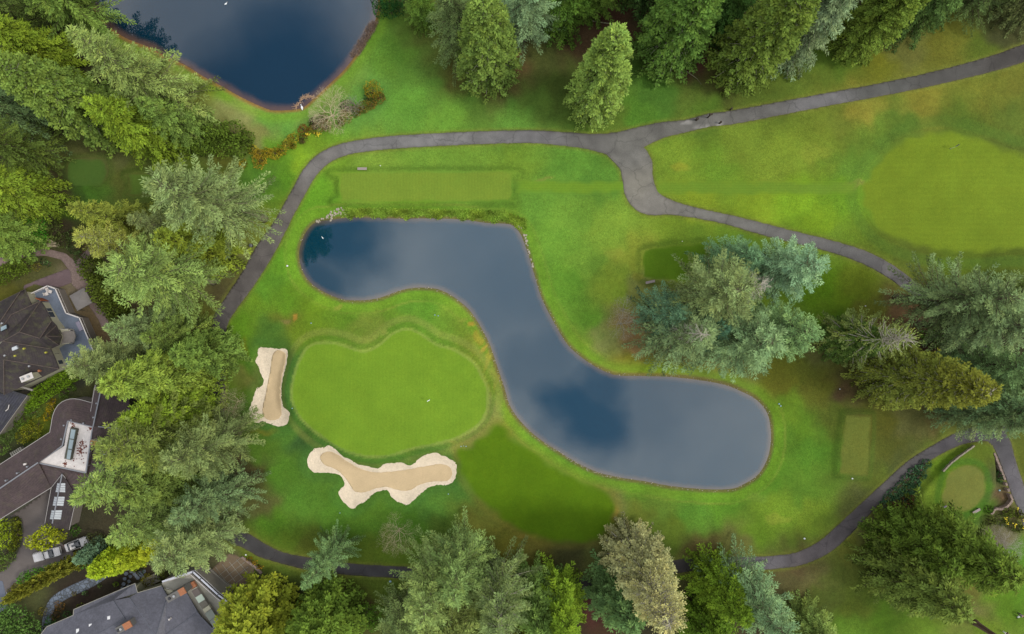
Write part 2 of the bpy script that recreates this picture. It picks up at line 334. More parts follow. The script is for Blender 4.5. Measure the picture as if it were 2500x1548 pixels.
PATHS = [
 Ribbon([(530,1290,34),(527,1180,34),(528,1100,34),(530,1000,34),(531,900,34),(531,830,35),(537,782,38),(563,740,38),(605,680,42),(646,612,46),(683,553,36),(702,518,33),(729,470,33),(755,424,34),(784,393,33),(813,375,31),(845,364,30),(880,357,30),(944,349,31),(1013,344,31),(1082,340,31),(1190,335,31),(1300,333,31),(1372,338,33),(1440,345,38),(1500,355,52)]),
 Ribbon([(1440,345,38),(1500,350,52),(1560,335,50),(1620,316,38),(1672,308,30),(1731,293,31),(1785,287,33),(1900,266,32),(2006,246,31),(2144,221,31),(2282,192,33),(2419,157,37),(2500,130,41),(2620,95,42),(2760,60,42)]),
 Ribbon([(1500,352,60),(1548,392,80),(1556,430,74),(1565,470,76),(1588,494,62),(1635,506,36),(1700,520,25),(1776,536,24),(1850,556,28),(1931,577,28),(2032,602,28),(2110,628,31),(2166,657,32),(2214,690,31),(2262,726,31),(2310,766,32),(2365,815,32),(2420,880,32),(2448,960,32),(2452,1040,36)]),
 Ribbon([(530,1250,34),(548,1290,34),(575,1310,34),(605,1321,36),(640,1342,34),(690,1361,27),(758,1376,30),(853,1389,28),(972,1397,28),(1100,1405,30),(1250,1418,32),(1400,1428,34),(1485,1433,36),(1560,1413,34),(1640,1387,32),(1700,1378,32),(1760,1376,32),(1850,1375,32),(1895,1372,32),(1948,1364,32),(2008,1337,36),(2063,1290,37),(2146,1209,30),(2225,1138,29),(2285,1100,28),(2345,1070,32),(2400,1058,36),(2440,1073,44),(2462,1130,38),(2482,1190,36),(2508,1255,36),(2530,1340,36)]),
]
path = union(*PATHS); path.lo = path.hi = None; path = ragged(path, .045, .8)
SE = [tuple(x) for x in ()]
def sst(a, b, x):
    t = np.clip((x - a) / (b - a), 0, 1); return t * t * (3 - 2 * t)
WL = -0.55
def lift(d, h, wdt): return h * (1 - sst(0, wdt, d))
def hgt(X, Y):
    """surface of the lawn"""
    X = np.asarray(X, float); Y = np.asarray(Y, float)
    z = .35 * np.sin(X * .045 + 1) * np.sin(Y * .06 + 2) * (1 - 0)
    z = z + lift(green(X, Y), .5, 4) + lift(sgreen(X, Y), .15, 2)
    z = z + lift(tees['long'](X, Y), .5, 1.2) + lift(tees['island'](X, Y), .7, 1.6) + lift(tees['east'](X, Y), .6, 1.6) + lift(tees['dark'](X, Y), .6, 2) + lift(tees['shade'](X, Y), .5, 1.6)
    z = z + lift(splat(X, Y), 1.0, 1.0)
    for b in (bunk1, bunk2):
        d = b(X, Y); z = z + .35 * (sst(-.2, 1.0, d) * (1 - sst(1.0, 4.0, d))) - .45 * (1 - sst(-1.6, .15, d))
    for q in (pond, npond):
        d = q(X, Y); k = sst(.0, 3.2, d)
        z = z * k + (1 - k) * (WL + .1) * 1.0
        z = np.where(d < .6, np.minimum(z, WL + .09 + d * .45), z)
        z = np.maximum(z, -2.2)
    return z
overs = [path, green, sgreen, bunk1, bunk2, *tees.values(), *fairs.values()]
def patch(name, f, bbox, step, zf, m, attrs=None, skirt=0., edge=None, **kw):
    """drape a sheet over the land inside f < 0; its rim follows f exactly"""
    x0, y0, x1, y1 = bbox; xs = np.arange(x0, x1 + step, step); ys = np.arange(y0, y1 + step, step)
    X, Y = np.meshgrid(xs, ys, indexing='ij'); D = f(X, Y); D = np.where(np.abs(D) < 1e-4, 1e-4, D); ny = len(ys)
    vid = {}; V = []; F = []
    def vert(key, x, y):
        if key not in vid: vid[key] = len(V); V.append((x, y))
        return vid[key]
    IN = D < 0
    cnt = IN[:-1, :-1].astype(int) + IN[1:, :-1] + IN[1:, 1:] + IN[:-1, 1:]
    rim = {}
    for i, j in zip(*np.nonzero(cnt)):
        cs = [(i, j), (i + 1, j), (i + 1, j + 1), (i, j + 1)]
        if cnt[i, j] == 4: F.append(tuple(vert(c, xs[c[0]], ys[c[1]]) for c in cs)); continue
        poly = []; cr = []
        for a in range(4):
            c, d = cs[a], cs[(a + 1) % 4]; dc, dd = D[c], D[d]
            if dc < 0: poly.append(vert(c, xs[c[0]], ys[c[1]]))
            if (dc < 0) != (dd < 0):
                t = dc / (dc - dd); t = min(max(t, .02), .98); key = (min(c, d), max(c, d))
                v = vert(key, xs[c[0]] + (xs[d[0]] - xs[c[0]]) * t, ys[c[1]] + (ys[d[1]] - ys[c[1]]) * t); poly.append(v); cr.append((v, dc < 0))
        if len(poly) >= 3: F.append(tuple(poly))
        if len(cr) == 2:
            a, b = (cr[0][0], cr[1][0]) if cr[0][1] else (cr[1][0], cr[0][0]); rim[b] = a
    V = np.array(V); Z = zf(V[:, 0], V[:, 1]); V3 = np.column_stack([V, Z])
    if skirt:
        n = len(V3); low = V3.copy(); low[:, 2] -= skirt; ids = sorted(set(rim) | set(rim.values())); mp = {k: n + q for q, k in enumerate(ids)}
        V3 = np.vstack([V3, low[ids]])
        for b, a in rim.items(): F.append((a, mp[a], mp[b], b))
    at = {}
    if attrs:
        for an, (typ, fn) in attrs.items(): at[an] = (typ, fn(V3[:, 0], V3[:, 1]))
    o = mesh(name, V3, F, m, True, at); return o

# ------------------------------------------------------------------ colours of the turf, soil and litter over the land; dark olive near trees is partly painted shade (px, py, r, g, b)
GC = """1000 250 98 152 54;900 230 92 150 62;1100 290 110 158 55;1250 300 104 152 58;950 130 98 142 48;1050 70 98 112 48;1060 210 96 140 52;1150 240 92 130 48
1330 130 82 92 44;1360 220 84 104 42;1330 260 96 128 50;1400 90 96 62 42;1480 45 92 52 40;1620 30 70 44 36;1300 55 84 74 42;1700 150 98 52 42;1760 210 80 82 40
1230 150 128 80 48;1200 200 112 76 44;1100 190 96 96 44;1600 230 78 122 44;1560 280 84 134 44;1500 300 100 128 46;1700 240 88 108 42;1720 260 96 132 44;1880 220 96 118 42
1820 350 124 150 50;1650 390 122 152 48;1750 420 112 150 46;1900 400 128 154 50;2000 350 120 142 46;2050 310 112 128 46;2080 400 104 142 48;2140 330 104 134 46;2200 290 96 124 44;2350 300 94 118 40;2480 300 90 108 40
2100 260 140 140 54;2250 250 134 134 50;2400 220 120 128 46;2480 190 114 120 44;2150 160 118 124 36;2050 130 92 124 40;2300 110 114 118 42;2400 130 98 118 40;2200 120 130 122 34;2450 80 84 80 40
1700 510 138 164 44;1850 520 134 164 42;2000 540 124 160 36;1950 500 128 170 40;2050 480 112 156 40;2030 590 112 146 44;2150 620 100 122 38;2200 640 96 112 40;2350 650 96 118 34;2480 660 86 104 32
1300 500 110 158 56;1400 540 116 160 56;1350 600 112 160 54;1500 560 128 164 56;1450 640 124 166 58;1380 700 112 164 52;1540 620 148 166 58;1500 700 140 168 54;1560 720 152 148 52;1440 780 110 160 50;1480 830 140 138 60;1540 800 168 116 62;1550 840 172 118 68;1540 880 132 136 44;1430 860 118 152 46
1700 560 108 140 42;1800 590 104 140 42;1650 580 118 148 44;1900 610 96 128 36;1600 900 132 140 38;1700 900 134 118 40;1800 915 122 116 36;1900 930 104 108 34;2000 950 98 104 36;2060 960 96 66 42;2000 700 100 140 26;2060 730 110 140 30;2100 690 114 134 34;2030 800 84 126 26;2010 840 110 100 44;2120 760 108 116 40;2150 800 122 80 48;2200 760 118 78 50;2250 800 96 56 44;2200 830 88 52 42;2300 830 72 42 36
1950 1050 88 126 34;1980 1100 78 128 38;1920 1000 104 138 38;1960 1200 98 140 44;2040 1010 92 108 38;2170 1100 92 100 38;2230 1030 108 100 42;2150 1180 100 116 42;2160 1030 92 96 34;2280 1010 120 96 46
1900 1250 118 152 44;1850 1300 104 140 38;1970 1260 126 156 48;1800 1330 118 110 42;1720 1345 116 92 42;1650 1290 100 124 40;1560 1260 112 128 48;1700 1250 86 138 46;1600 1230 106 140 50;1500 1240 130 128 44;1450 1350 112 110 42;1540 1340 100 92 40;1400 1360 84 78 38;1300 1350 96 96 40;1330 1400 76 56 38;1460 1480 88 38 38
1150 1290 110 116 46;1080 1270 84 112 40;1250 1340 112 114 40;1000 1280 84 132 40;1050 1240 82 140 52;1130 1180 72 126 48;900 1280 84 124 38;820 1260 78 128 40;720 1220 72 134 44;680 1150 76 130 40;660 1280 88 132 36;640 1230 108 100 44;630 1150 96 72 42;700 1320 96 124 36;760 1340 94 108 38;900 1350 90 112 34;950 1330 102 128 38;900 1430 92 112 38;870 1470 94 64 42;960 1450 92 116 40;640 1100 84 120 38
590 880 92 140 34;580 800 104 150 36;600 920 130 124 30;580 960 96 128 36;620 740 116 158 42;650 690 96 156 46;700 640 108 164 44;700 740 104 150 38;700 780 112 122 44;660 810 84 124 46;710 900 66 106 50;710 980 64 106 54;700 1050 76 122 44;735 1060 62 104 50
760 760 112 148 36;850 770 102 144 40;950 760 104 142 42;1050 760 96 148 44;1120 800 112 142 44;1160 870 128 142 48;1200 940 132 138 50;1210 990 150 142 62;1170 1050 146 138 56;1000 720 96 154 48;860 745 108 150 44;730 800 112 140 36;900 800 118 140 52;1080 800 108 148 46
1130 770 128 158 54;1240 1020 120 146 40;1290 1090 98 146 44;1400 1150 86 138 40;1550 1190 90 142 42;1750 1220 94 146 42;1880 1160 84 134 38;1910 1060 92 132 40
620 400 74 136 42;680 370 96 156 40;640 440 72 116 38;760 350 128 168 44;730 390 132 172 42;700 430 84 146 38;760 470 96 158 40;830 400 118 158 46;750 520 106 158 42;900 390 124 158 56;1100 390 116 156 54;1250 400 118 154 50;1400 400 102 152 54;1450 430 88 140 50;1250 505 100 140 44;1000 505 110 150 44
560 230 132 168 56;600 290 158 146 78;640 330 142 132 60;700 300 108 162 66;560 260 160 150 80;660 290 96 160 64;620 330 150 140 66;760 290 112 150 70;800 240 122 152 68;850 200 112 150 60;850 260 98 158 66;800 320 112 158 46;450 170 138 130 44;360 120 124 116 44;400 150 156 98 56;500 200 134 142 50
150 400 90 98 46;220 370 116 108 50;290 380 112 108 50;330 400 98 112 48;300 440 100 110 48;220 480 76 122 40;450 410 96 116 44;420 430 90 114 44;550 400 98 104 40;180 520 80 112 34;150 480 84 66 46;130 420 80 66 42;200 470 64 92 36;600 470 68 108 36
600 600 134 130 44;590 640 122 116 52;630 540 126 140 40;560 690 114 98 50;510 820 92 98 42;500 790 100 104 40;545 720 100 82 48;450 800 76 84 40;540 880 96 84 42;300 850 86 66 50;500 1000 92 60 48;560 1150 88 56 46;540 1240 70 62 40
200 600 92 66 44;150 560 88 68 52;230 560 84 92 40;170 600 84 78 46;60 610 66 72 44;100 660 104 96 48;180 690 130 102 92;20 740 96 96 34;240 700 132 106 96;255 760 126 92 72;240 820 120 86 62;200 900 62 58 54;250 930 76 78 44;20 980 60 56 58
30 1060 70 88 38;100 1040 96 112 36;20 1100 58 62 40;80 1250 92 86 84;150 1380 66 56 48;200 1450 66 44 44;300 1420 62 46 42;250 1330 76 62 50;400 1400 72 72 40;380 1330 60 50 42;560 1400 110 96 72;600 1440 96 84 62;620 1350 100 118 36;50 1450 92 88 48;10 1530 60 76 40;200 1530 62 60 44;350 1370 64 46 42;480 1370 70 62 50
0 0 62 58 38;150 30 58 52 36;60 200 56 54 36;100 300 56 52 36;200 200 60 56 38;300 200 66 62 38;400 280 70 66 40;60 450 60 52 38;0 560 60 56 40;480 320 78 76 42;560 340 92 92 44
2000 1450 96 112 46;2080 1480 104 122 42;1980 1420 122 104 54;1950 1390 112 84 52;2060 1530 100 138 42;2150 1520 96 134 36;2250 1530 106 138 42;2400 1530 108 136 40;2450 1470 96 134 34;2380 1500 128 116 52;2350 1450 108 110 48;2480 1430 92 138 36;2070 1330 108 116 46;2100 1290 110 106 44;2160 1250 104 92 46;2050 1400 96 110 44;1900 1440 104 90 50;1850 1500 80 60 44;2480 1360 84 128 34;2200 1400 92 90 44;2440 1320 132 112 84;2460 1250 104 88 52
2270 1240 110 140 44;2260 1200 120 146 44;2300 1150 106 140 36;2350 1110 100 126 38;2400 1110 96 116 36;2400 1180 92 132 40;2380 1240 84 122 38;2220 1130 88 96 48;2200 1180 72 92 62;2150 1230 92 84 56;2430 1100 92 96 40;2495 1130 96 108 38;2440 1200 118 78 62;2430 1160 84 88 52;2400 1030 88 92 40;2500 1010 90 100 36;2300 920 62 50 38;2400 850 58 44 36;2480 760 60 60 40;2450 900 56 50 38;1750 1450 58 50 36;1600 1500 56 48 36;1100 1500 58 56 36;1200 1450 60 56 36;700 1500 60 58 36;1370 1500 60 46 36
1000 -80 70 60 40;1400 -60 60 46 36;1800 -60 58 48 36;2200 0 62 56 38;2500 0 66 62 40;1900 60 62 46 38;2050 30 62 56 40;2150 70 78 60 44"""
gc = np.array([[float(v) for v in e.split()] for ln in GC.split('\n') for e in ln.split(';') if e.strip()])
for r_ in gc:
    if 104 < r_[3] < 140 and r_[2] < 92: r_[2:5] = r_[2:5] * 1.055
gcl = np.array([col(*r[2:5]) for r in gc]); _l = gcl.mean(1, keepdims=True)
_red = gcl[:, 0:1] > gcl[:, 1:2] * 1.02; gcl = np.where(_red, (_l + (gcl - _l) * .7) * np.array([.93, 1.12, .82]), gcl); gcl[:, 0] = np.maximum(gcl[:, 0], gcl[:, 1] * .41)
def ground_col(X, Y):
    px = X / S + 1250; py = 774 - Y / S
    sh = X.shape; px = px.ravel(); py = py.ravel(); X = X.ravel(); Y = Y.ravel()
    # a gentle wander so that patches have ragged outlines
    wx = 9 * np.sin(px * .061 + 1.3 * np.sin(py * .047)) + 5 * np.sin(py * .13 + px * .05); wy = 9 * np.sin(py * .058 + 1.7 * np.sin(px * .043)) + 5 * np.sin(px * .15 - py * .04)
    acc = np.zeros((len(px), 3)); ws = np.zeros(len(px))
    for (x, y, *_), c in zip(gc, gcl):
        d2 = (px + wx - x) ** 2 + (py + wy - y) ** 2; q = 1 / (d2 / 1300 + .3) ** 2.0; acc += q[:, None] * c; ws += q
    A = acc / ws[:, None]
    def mixc(mask, c, keep=0):
        nonlocal A
        A = A * (1 - mask[:, None]) + np.array(c) * mask[:, None]
    for q, rimc, w_ in ((pond, (118, 110, 66), .25), (npond, (150, 112, 62), .25)):
        d = q(X, Y)
        mixc(sst(3.6, 1.2, d) * sst(.2, .9, d) * .6, col(122, 166, 46))
        mixc(sst(w_ + .4, w_ * .4, d) * .85, col(*rimc)); mixc(sst(.0, -.8, d), col(104, 90, 66))
    d = pond(X, Y); mixc(sst(2.2, 2.5, d) * sst(2.9, 2.6, d) * (.15 + .25 * np.clip(np.sin(px * .021) * np.sin(py * .017 + 2), 0, 1)), col(160, 166, 74))
    for x, y, rx, ry, c, k in ((1152, 795, 9, 7, (186, 158, 62), .8), (1168, 822, 7, 14, (176, 156, 60), .6), (1178, 850, 5, 10, (190, 166, 70), .7), (1190, 885, 4, 22, (176, 164, 64), .6), (1205, 925, 5, 26, (160, 156, 62), .5), (1130, 780, 12, 6, (150, 156, 66), .4),
        (712, 778, 6, 10, (186, 142, 62), .7), (692, 785, 9, 7, (150, 132, 84), .5), (822, 745, 14, 5, (170, 170, 74), .5), (948, 812, 8, 4, (176, 176, 90), .6), (1095, 846, 10, 3, (166, 170, 76), .5), (1100, 1072, 14, 5, (170, 156, 74), .5), (2135, 448, 14, 5, (186, 168, 116), .8), (2090, 452, 20, 7, (150, 142, 76), .5), (1580, 408, 12, 4, (150, 132, 80), .6), (1330, 440, 22, 4, (150, 150, 72), .5), (1500, 620, 20, 14, (158, 168, 66), .4), (1560, 675, 14, 12, (164, 160, 60), .5),
        (1990, 375, 40, 18, (140, 158, 56), .4), (1660, 406, 22, 12, (160, 164, 54), .5), (2180, 262, 50, 14, (150, 144, 60), .2), (1900, 1265, 26, 10, (150, 160, 62), .4), (1850, 1215, 30, 14, (124, 156, 60), .4), (1495, 1255, 8, 26, (166, 132, 58), .55), (1298, 1306, 30, 6, (150, 136, 60), .5), (590, 850, 14, 30, (140, 130, 34), .5), (640, 1052, 40, 8, (140, 130, 44), .5), (1120, 1110, 16, 22, (130, 110, 44), .35)):
        q2 = ((px + wx * .6 - x) / rx) ** 2 + ((py + wy * .6 - y) / ry) ** 2; mixc(np.clip(1.6 - q2, 0, 1) * k, col(*c))
    d = green(X, Y)                                              # ring of longer grass and worn collar about the green
    mixc(sst(3.2, 2.6, d) * sst(1.3, 1.8, d) * .45, col(146, 160, 74)); mixc(sst(1.6, 1.2, d) * sst(.3, .7, d) * .45, col(96, 140, 40)); mixc(sst(.5, .25, d) * .75, col(146, 172, 74))
    for t in tees.values():
        d = t(X, Y); mixc(sst(1.7, .8, d) * sst(-.1, .3, d) * .35, col(74, 108, 34))
    for b in (bunk1, bunk2):
        d = b(X, Y); mixc(sst(2.6, 1.0, d) * .35, col(64, 112, 48)); 
    d = sgreen(X, Y); mixc(sst(1.7, 1.0, d) * sst(.0, .3, d) * .6, col(72, 118, 36))
    d = fairs['s'](X, Y); mixc(sst(1.5, .1, d) * sst(-3, 0, d) * .3, col(134, 126, 50)); mixc(sst(.6, -2.0, d) * .7, col(94, 126, 26))
    d = fairs['e'](X, Y); mixc(sst(3.4, 2.2, d) * sst(.2, 1.0, d) * .4, col(88, 126, 46))
    d = path(X, Y); mixc(sst(.9, .1, d) * .55, col(128, 138, 58)); mixc(sst(.25, .0, d) * .5, col(82, 74, 58))
    return np.column_stack([A, np.ones(len(A))])

xs = np.concatenate([-(104 + np.cumsum(1.0 * 1.22 ** np.arange(24)))[::-1], np.arange(-104, 104.01, .4), 104 + np.cumsum(1.0 * 1.22 ** np.arange(24))])
ys = np.concatenate([-(66 + np.cumsum(1.0 * 1.22 ** np.arange(25)))[::-1], np.arange(-66, 66.01, .4), 66 + np.cumsum(1.0 * 1.22 ** np.arange(25))])
GX, GY = np.meshgrid(xs, ys, indexing='ij')
GZ = hgt(GX, GY)
for f_ in overs: GZ = GZ - .16 * sst(-.15, -.7, f_(GX, GY))
nx, ny = GX.shape; idx = np.arange(nx * ny).reshape(nx, ny)
GF = np.stack([idx[:-1, :-1], idx[1:, :-1], idx[1:, 1:], idx[:-1, 1:]], -1).reshape(-1, 4)
gm = turf_mat('rough_grass', attr='turf')
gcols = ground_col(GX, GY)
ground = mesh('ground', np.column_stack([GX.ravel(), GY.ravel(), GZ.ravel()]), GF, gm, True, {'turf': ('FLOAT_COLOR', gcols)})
tag(ground, 'rough grass of the golf course with yellow and brown patches', kind='structure')

# water
def water_mat(name, deep, shallow, w0):
    m = bpy.data.materials.new(name); m.use_nodes = True; t = m.node_tree; b = t.nodes['Principled BSDF']; L = t.links.new; nn = t.nodes.new
    a = nn('ShaderNodeAttribute'); a.attribute_name = 'shore'
    tcn = nn('ShaderNodeTexCoord'); n = nn('ShaderNodeTexNoise'); n.inputs['Scale'].default_value = .5; n.inputs['Detail'].default_value = 5; L(tcn.outputs['Object'], n.inputs['Vector'])
    ma = nn('ShaderNodeMath'); ma.operation = 'MULTIPLY_ADD'; ma.inputs[1].default_value = -w0 * .8; L(n.outputs['Fac'], ma.inputs[0]); L(a.outputs['Fac'], ma.inputs[2])
    r = nn('ShaderNodeMapRange'); r.interpolation_type = 'SMOOTHSTEP'; r.inputs[1].default_value = -.3; r.inputs[2].default_value = w0; L(ma.outputs[0], r.inputs[0])
    mx = nn('ShaderNodeMix'); mx.data_type = 'RGBA'; mx.inputs[6].default_value = (*shallow, 1); mx.inputs[7].default_value = (*deep, 1); L(r.outputs[0], mx.inputs[0]); L(mx.outputs[2], b.inputs['Base Color'])
    b.inputs['Roughness'].default_value = .03; b.inputs['IOR'].default_value = 2.0
    n2 = nn('ShaderNodeTexNoise'); n2.inputs['Scale'].default_value = 1.6; n2.inputs['Detail'].default_value = 3; L(tcn.outputs['Object'], n2.inputs['Vector'])
    bp = nn('ShaderNodeBump'); bp.inputs['Distance'].default_value = .002; bp.inputs['Strength'].default_value = .5; L(n2.outputs['Fac'], bp.inputs['Height']); L(bp.outputs[0], b.inputs['Normal'])
    return m
wm1 = water_mat('pond_water', (.001, .033, .06), (.085, .072, .06), 1.0)
wm2 = water_mat('lake_water', (.002, .021, .042), (.1, .062, .05), 1.4)
for nm, q, wm, st, lb in (('pond_water', pond, wm1, .5, 'still blue grey water of the winding golf course pond'), ('lake_water', npond, wm2, .6, 'dark still water of the pond cut by the top edge')):
    o = patch(nm, lambda X, Y, q=q: q(X, Y) - .9, q.bbox(2), st, lambda x, y: np.full(x.shape, WL), wm, {'shore': ('FLOAT', lambda X, Y, q=q: -q(X, Y, 60))})
    tag(o, lb, kind='structure')

# path
asph = bpy.data.materials.new('path_asphalt'); asph.use_nodes = True
def asphalt(m, c1, c2):
    t = m.node_tree; b = t.nodes['Principled BSDF']; L = t.links.new; nn = t.nodes.new; tcn = nn('ShaderNodeTexCoord')
    a = nn('ShaderNodeAttribute'); a.attribute_name = 'turf'
    n = nn('ShaderNodeTexNoise'); n.inputs['Scale'].default_value = .35; n.inputs['Detail'].default_value = 6; L(tcn.outputs['Object'], n.inputs['Vector'])
    n2 = nn('ShaderNodeTexNoise'); n2.inputs['Scale'].default_value = 8; n2.inputs['Detail'].default_value = 3; L(tcn.outputs['Object'], n2.inputs['Vector'])
    r = nn('ShaderNodeMapRange'); r.inputs[1].default_value = .3; r.inputs[2].default_value = .7; r.inputs[3].default_value = .78; r.inputs[4].default_value = 1.2; L(n.outputs['Fac'], r.inputs[0])
    r2 = nn('ShaderNodeMapRange'); r2.inputs[1].default_value = .3; r2.inputs[2].default_value = .7; r2.inputs[3].default_value = .85; r2.inputs[4].default_value = 1.15; L(n2.outputs['Fac'], r2.inputs[0])
    q0 = nn('ShaderNodeMath'); q0.operation = 'MULTIPLY'; L(r.outputs[0], q0.inputs[0]); L(r2.outputs[0], q0.inputs[1])
    nw = nn('ShaderNodeTexNoise'); nw.inputs['Scale'].default_value = .8; L(tcn.outputs['Object'], nw.inputs['Vector']); mw = nn('ShaderNodeVectorMath'); mw.operation = 'MULTIPLY_ADD'; mw.inputs[1].default_value = (1.6, 1.6, 0); L(nw.outputs['Color'], mw.inputs[0]); L(tcn.outputs['Object'], mw.inputs[2])
    vo = nn('ShaderNodeTexVoronoi'); vo.feature = 'DISTANCE_TO_EDGE'; vo.inputs['Scale'].default_value = .16; L(mw.outputs[0], vo.inputs['Vector']); rv = nn('ShaderNodeMapRange'); rv.inputs[1].default_value = 0; rv.inputs[2].default_value = .02; rv.inputs[3].default_value = .72; rv.inputs[4].default_value = 1; L(vo.outputs['Distance'], rv.inputs[0])
    q = nn('ShaderNodeMath'); q.operation = 'MULTIPLY'; L(q0.outputs[0], q.inputs[0]); L(rv.outputs[0], q.inputs[1])
    v = nn('ShaderNodeVectorMath'); v.operation = 'SCALE'; L(a.outputs['Color'], v.inputs[0]); L(q.outputs[0], v.inputs['Scale']); L(v.outputs[0], b.inputs['Base Color'])
    b.inputs['Roughness'].default_value = .8; b.inputs['Specular IOR Level'].default_value = .3
asphalt(asph, None, None)
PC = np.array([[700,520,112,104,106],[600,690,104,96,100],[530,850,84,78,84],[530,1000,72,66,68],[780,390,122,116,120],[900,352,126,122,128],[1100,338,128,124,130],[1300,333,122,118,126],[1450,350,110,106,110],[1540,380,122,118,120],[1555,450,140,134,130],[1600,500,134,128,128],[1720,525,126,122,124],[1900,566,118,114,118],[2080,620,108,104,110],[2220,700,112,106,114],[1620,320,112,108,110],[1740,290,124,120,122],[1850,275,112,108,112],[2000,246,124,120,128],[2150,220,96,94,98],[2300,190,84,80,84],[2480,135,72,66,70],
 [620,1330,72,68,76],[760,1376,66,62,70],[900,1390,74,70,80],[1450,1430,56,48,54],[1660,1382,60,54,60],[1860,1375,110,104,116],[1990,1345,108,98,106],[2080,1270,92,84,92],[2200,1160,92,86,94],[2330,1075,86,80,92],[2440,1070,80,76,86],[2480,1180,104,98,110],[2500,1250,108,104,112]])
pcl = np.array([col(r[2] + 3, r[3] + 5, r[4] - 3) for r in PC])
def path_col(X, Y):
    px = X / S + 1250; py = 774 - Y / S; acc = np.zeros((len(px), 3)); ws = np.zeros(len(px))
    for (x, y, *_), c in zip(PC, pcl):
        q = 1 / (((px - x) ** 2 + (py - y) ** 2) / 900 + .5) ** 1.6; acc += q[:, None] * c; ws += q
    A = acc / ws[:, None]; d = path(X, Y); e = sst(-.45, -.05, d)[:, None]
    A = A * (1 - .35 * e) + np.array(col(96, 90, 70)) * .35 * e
    for x, y, rx, ry in ((1676,300,14,5),(1708,310,16,5),(1727,308,5,6),(1756,303,9,7),(1680,296,8,3)):
        k = np.clip(1.3 - ((px - x) / rx) ** 2 - ((py - y) / ry) ** 2, 0, 1)[:, None] * .5; A = A * (1 - k) + np.array(col(196, 192, 186)) * k
    return np.column_stack([A, np.ones(len(A))])
x0, y0, x1, y1 = path.bbox(1)
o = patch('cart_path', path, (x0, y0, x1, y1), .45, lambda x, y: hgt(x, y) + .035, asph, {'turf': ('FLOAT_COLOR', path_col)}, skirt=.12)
tag(o, 'grey asphalt cart path forking round the ponds', kind='structure')

# mown surfaces
def sheet(name, f, m, lb, step=.5, dz=.02, soft=None, base=None):
    at = None
    if base:
        def bl(X, Y):
            A = ground_col(X, Y); wob = .35 * soft * (np.sin(X * 1.3 + 2 * np.sin(Y * .7)) + np.sin(Y * 1.7 + X * .4)) * .5
            k = sst(-.05, -soft, f(X, Y) + wob)[:, None]; k = np.where(f(X, Y)[:, None] > -.02, 0, k); A[:, :3] = A[:, :3] * (1 - k) + np.array(base) * k; return A
        at = {'turf': ('FLOAT_COLOR', bl)}
    o = patch(name, f, f.bbox(1), step, lambda x, y: hgt(x, y) + dz, m, at)
    return tag(o, lb, kind='structure')
sheet('putting_green', green, turf_mat('green_turf', attr='turf', stripes=(.42, 0, .018), mott=.07, fine=.14, warm=.25), 'smooth bright putting green between the winding pond and the two bunkers', .35, soft=.3, base=col(122, 160, 44))
sheet('putting_green', sgreen, turf_mat('small_green_turf', attr='turf', mott=.07, fine=.16, warm=.35), 'small oval practice green beside the fork of the path', .45, soft=0.45, base=col(124, 132, 62))
sheet('tee_box', tees['long'], turf_mat('tee_turf', attr='turf', stripes=(.5, 0, .02), mott=.06, fine=.12, warm=.3), 'long mown tee above the winding pond', .45, soft=0.5, base=col(124, 152, 52))
sheet('tee_box', tees['island'], turf_mat('tee_turf_b', attr='turf', mott=.07, fine=.12, warm=.3), 'mown tee under the big clump of firs on the lawn', .45, soft=0.5, base=col(100, 138, 30))
sheet('tee_box', tees['east'], turf_mat('tee_turf_c', attr='turf', mott=.08, fine=.24, warm=.4), 'narrow upright tee east of the pond', .45, soft=0.5, base=col(112, 124, 52))
sheet('tee_box', tees['dark'], turf_mat('tee_turf_d', attr='turf', mott=.07, fine=.12, warm=.3), 'small dark square tee among the trees on the left', .45, soft=0.5, base=col(88, 120, 50))
sheet('tee_box', tees['shade'], turf_mat('tee_turf_e', attr='turf', mott=.07, fine=.12, warm=.3), 'shaded tee half hidden by the pale fir', .45, soft=0.5, base=col(96, 126, 48))
sheet('fairway', fairs['s'], turf_mat('fairway_turf', attr='turf', mott=.1, fine=.12, warm=.35), 'dark olive mown fairway below the winding pond', .45, soft=1.5, base=col(92, 128, 18))
sheet('fairway', fairs['e'], turf_mat('fairway_turf_e', attr='turf', stripes=(.3, R(90), .018), mott=.09, fine=.15, warm=.25), 'large round mown fairway at the right edge', .45, soft=1.5, base=col(120, 144, 38))
sheet('fairway', fairs['se'], turf_mat('fairway_strip', attr='turf', stripes=(.6, R(90), .03), mott=.06, fine=.1, warm=.4), 'mown strip leading from the path to the right fairway', .45, soft=1.0, base=col(116, 152, 48))
sheet('fairway', fairs['sw'], turf_mat('fairway_strip_w', attr='turf', stripes=(.6, R(90), .03), mott=.06, fine=.1, warm=.4), 'mown strip between the long tee and the fork of the path', .45, soft=1.0, base=col(116, 156, 46))
sand_o = mat('pale_sand', col(250, 232, 204), .95, [(.6, .05, U), (2.5, .10, U), (12, .12, U)], .1, (4, .12))
sand_i = mat('raked_sand', col(226, 200, 158), .95, [(.5, .06, U), (3, .07, (1, 3, 1)), (14, .08, U)], .1, (7, .05))
for f_, fi, lb in ((bunk1, bunk1i, 'tall narrow sand bunker left of the putting green'), (bunk2, bunk2i, 'wide curling sand bunker below the putting green')):
    o = sheet('sand_bunker', f_, sand_o, lb, .35)
    i_ = patch('raked_sand', fi, fi.bbox(1), .35, lambda x, y: hgt(x, y) + .06, sand_i, skirt=.05); i_.parent = o
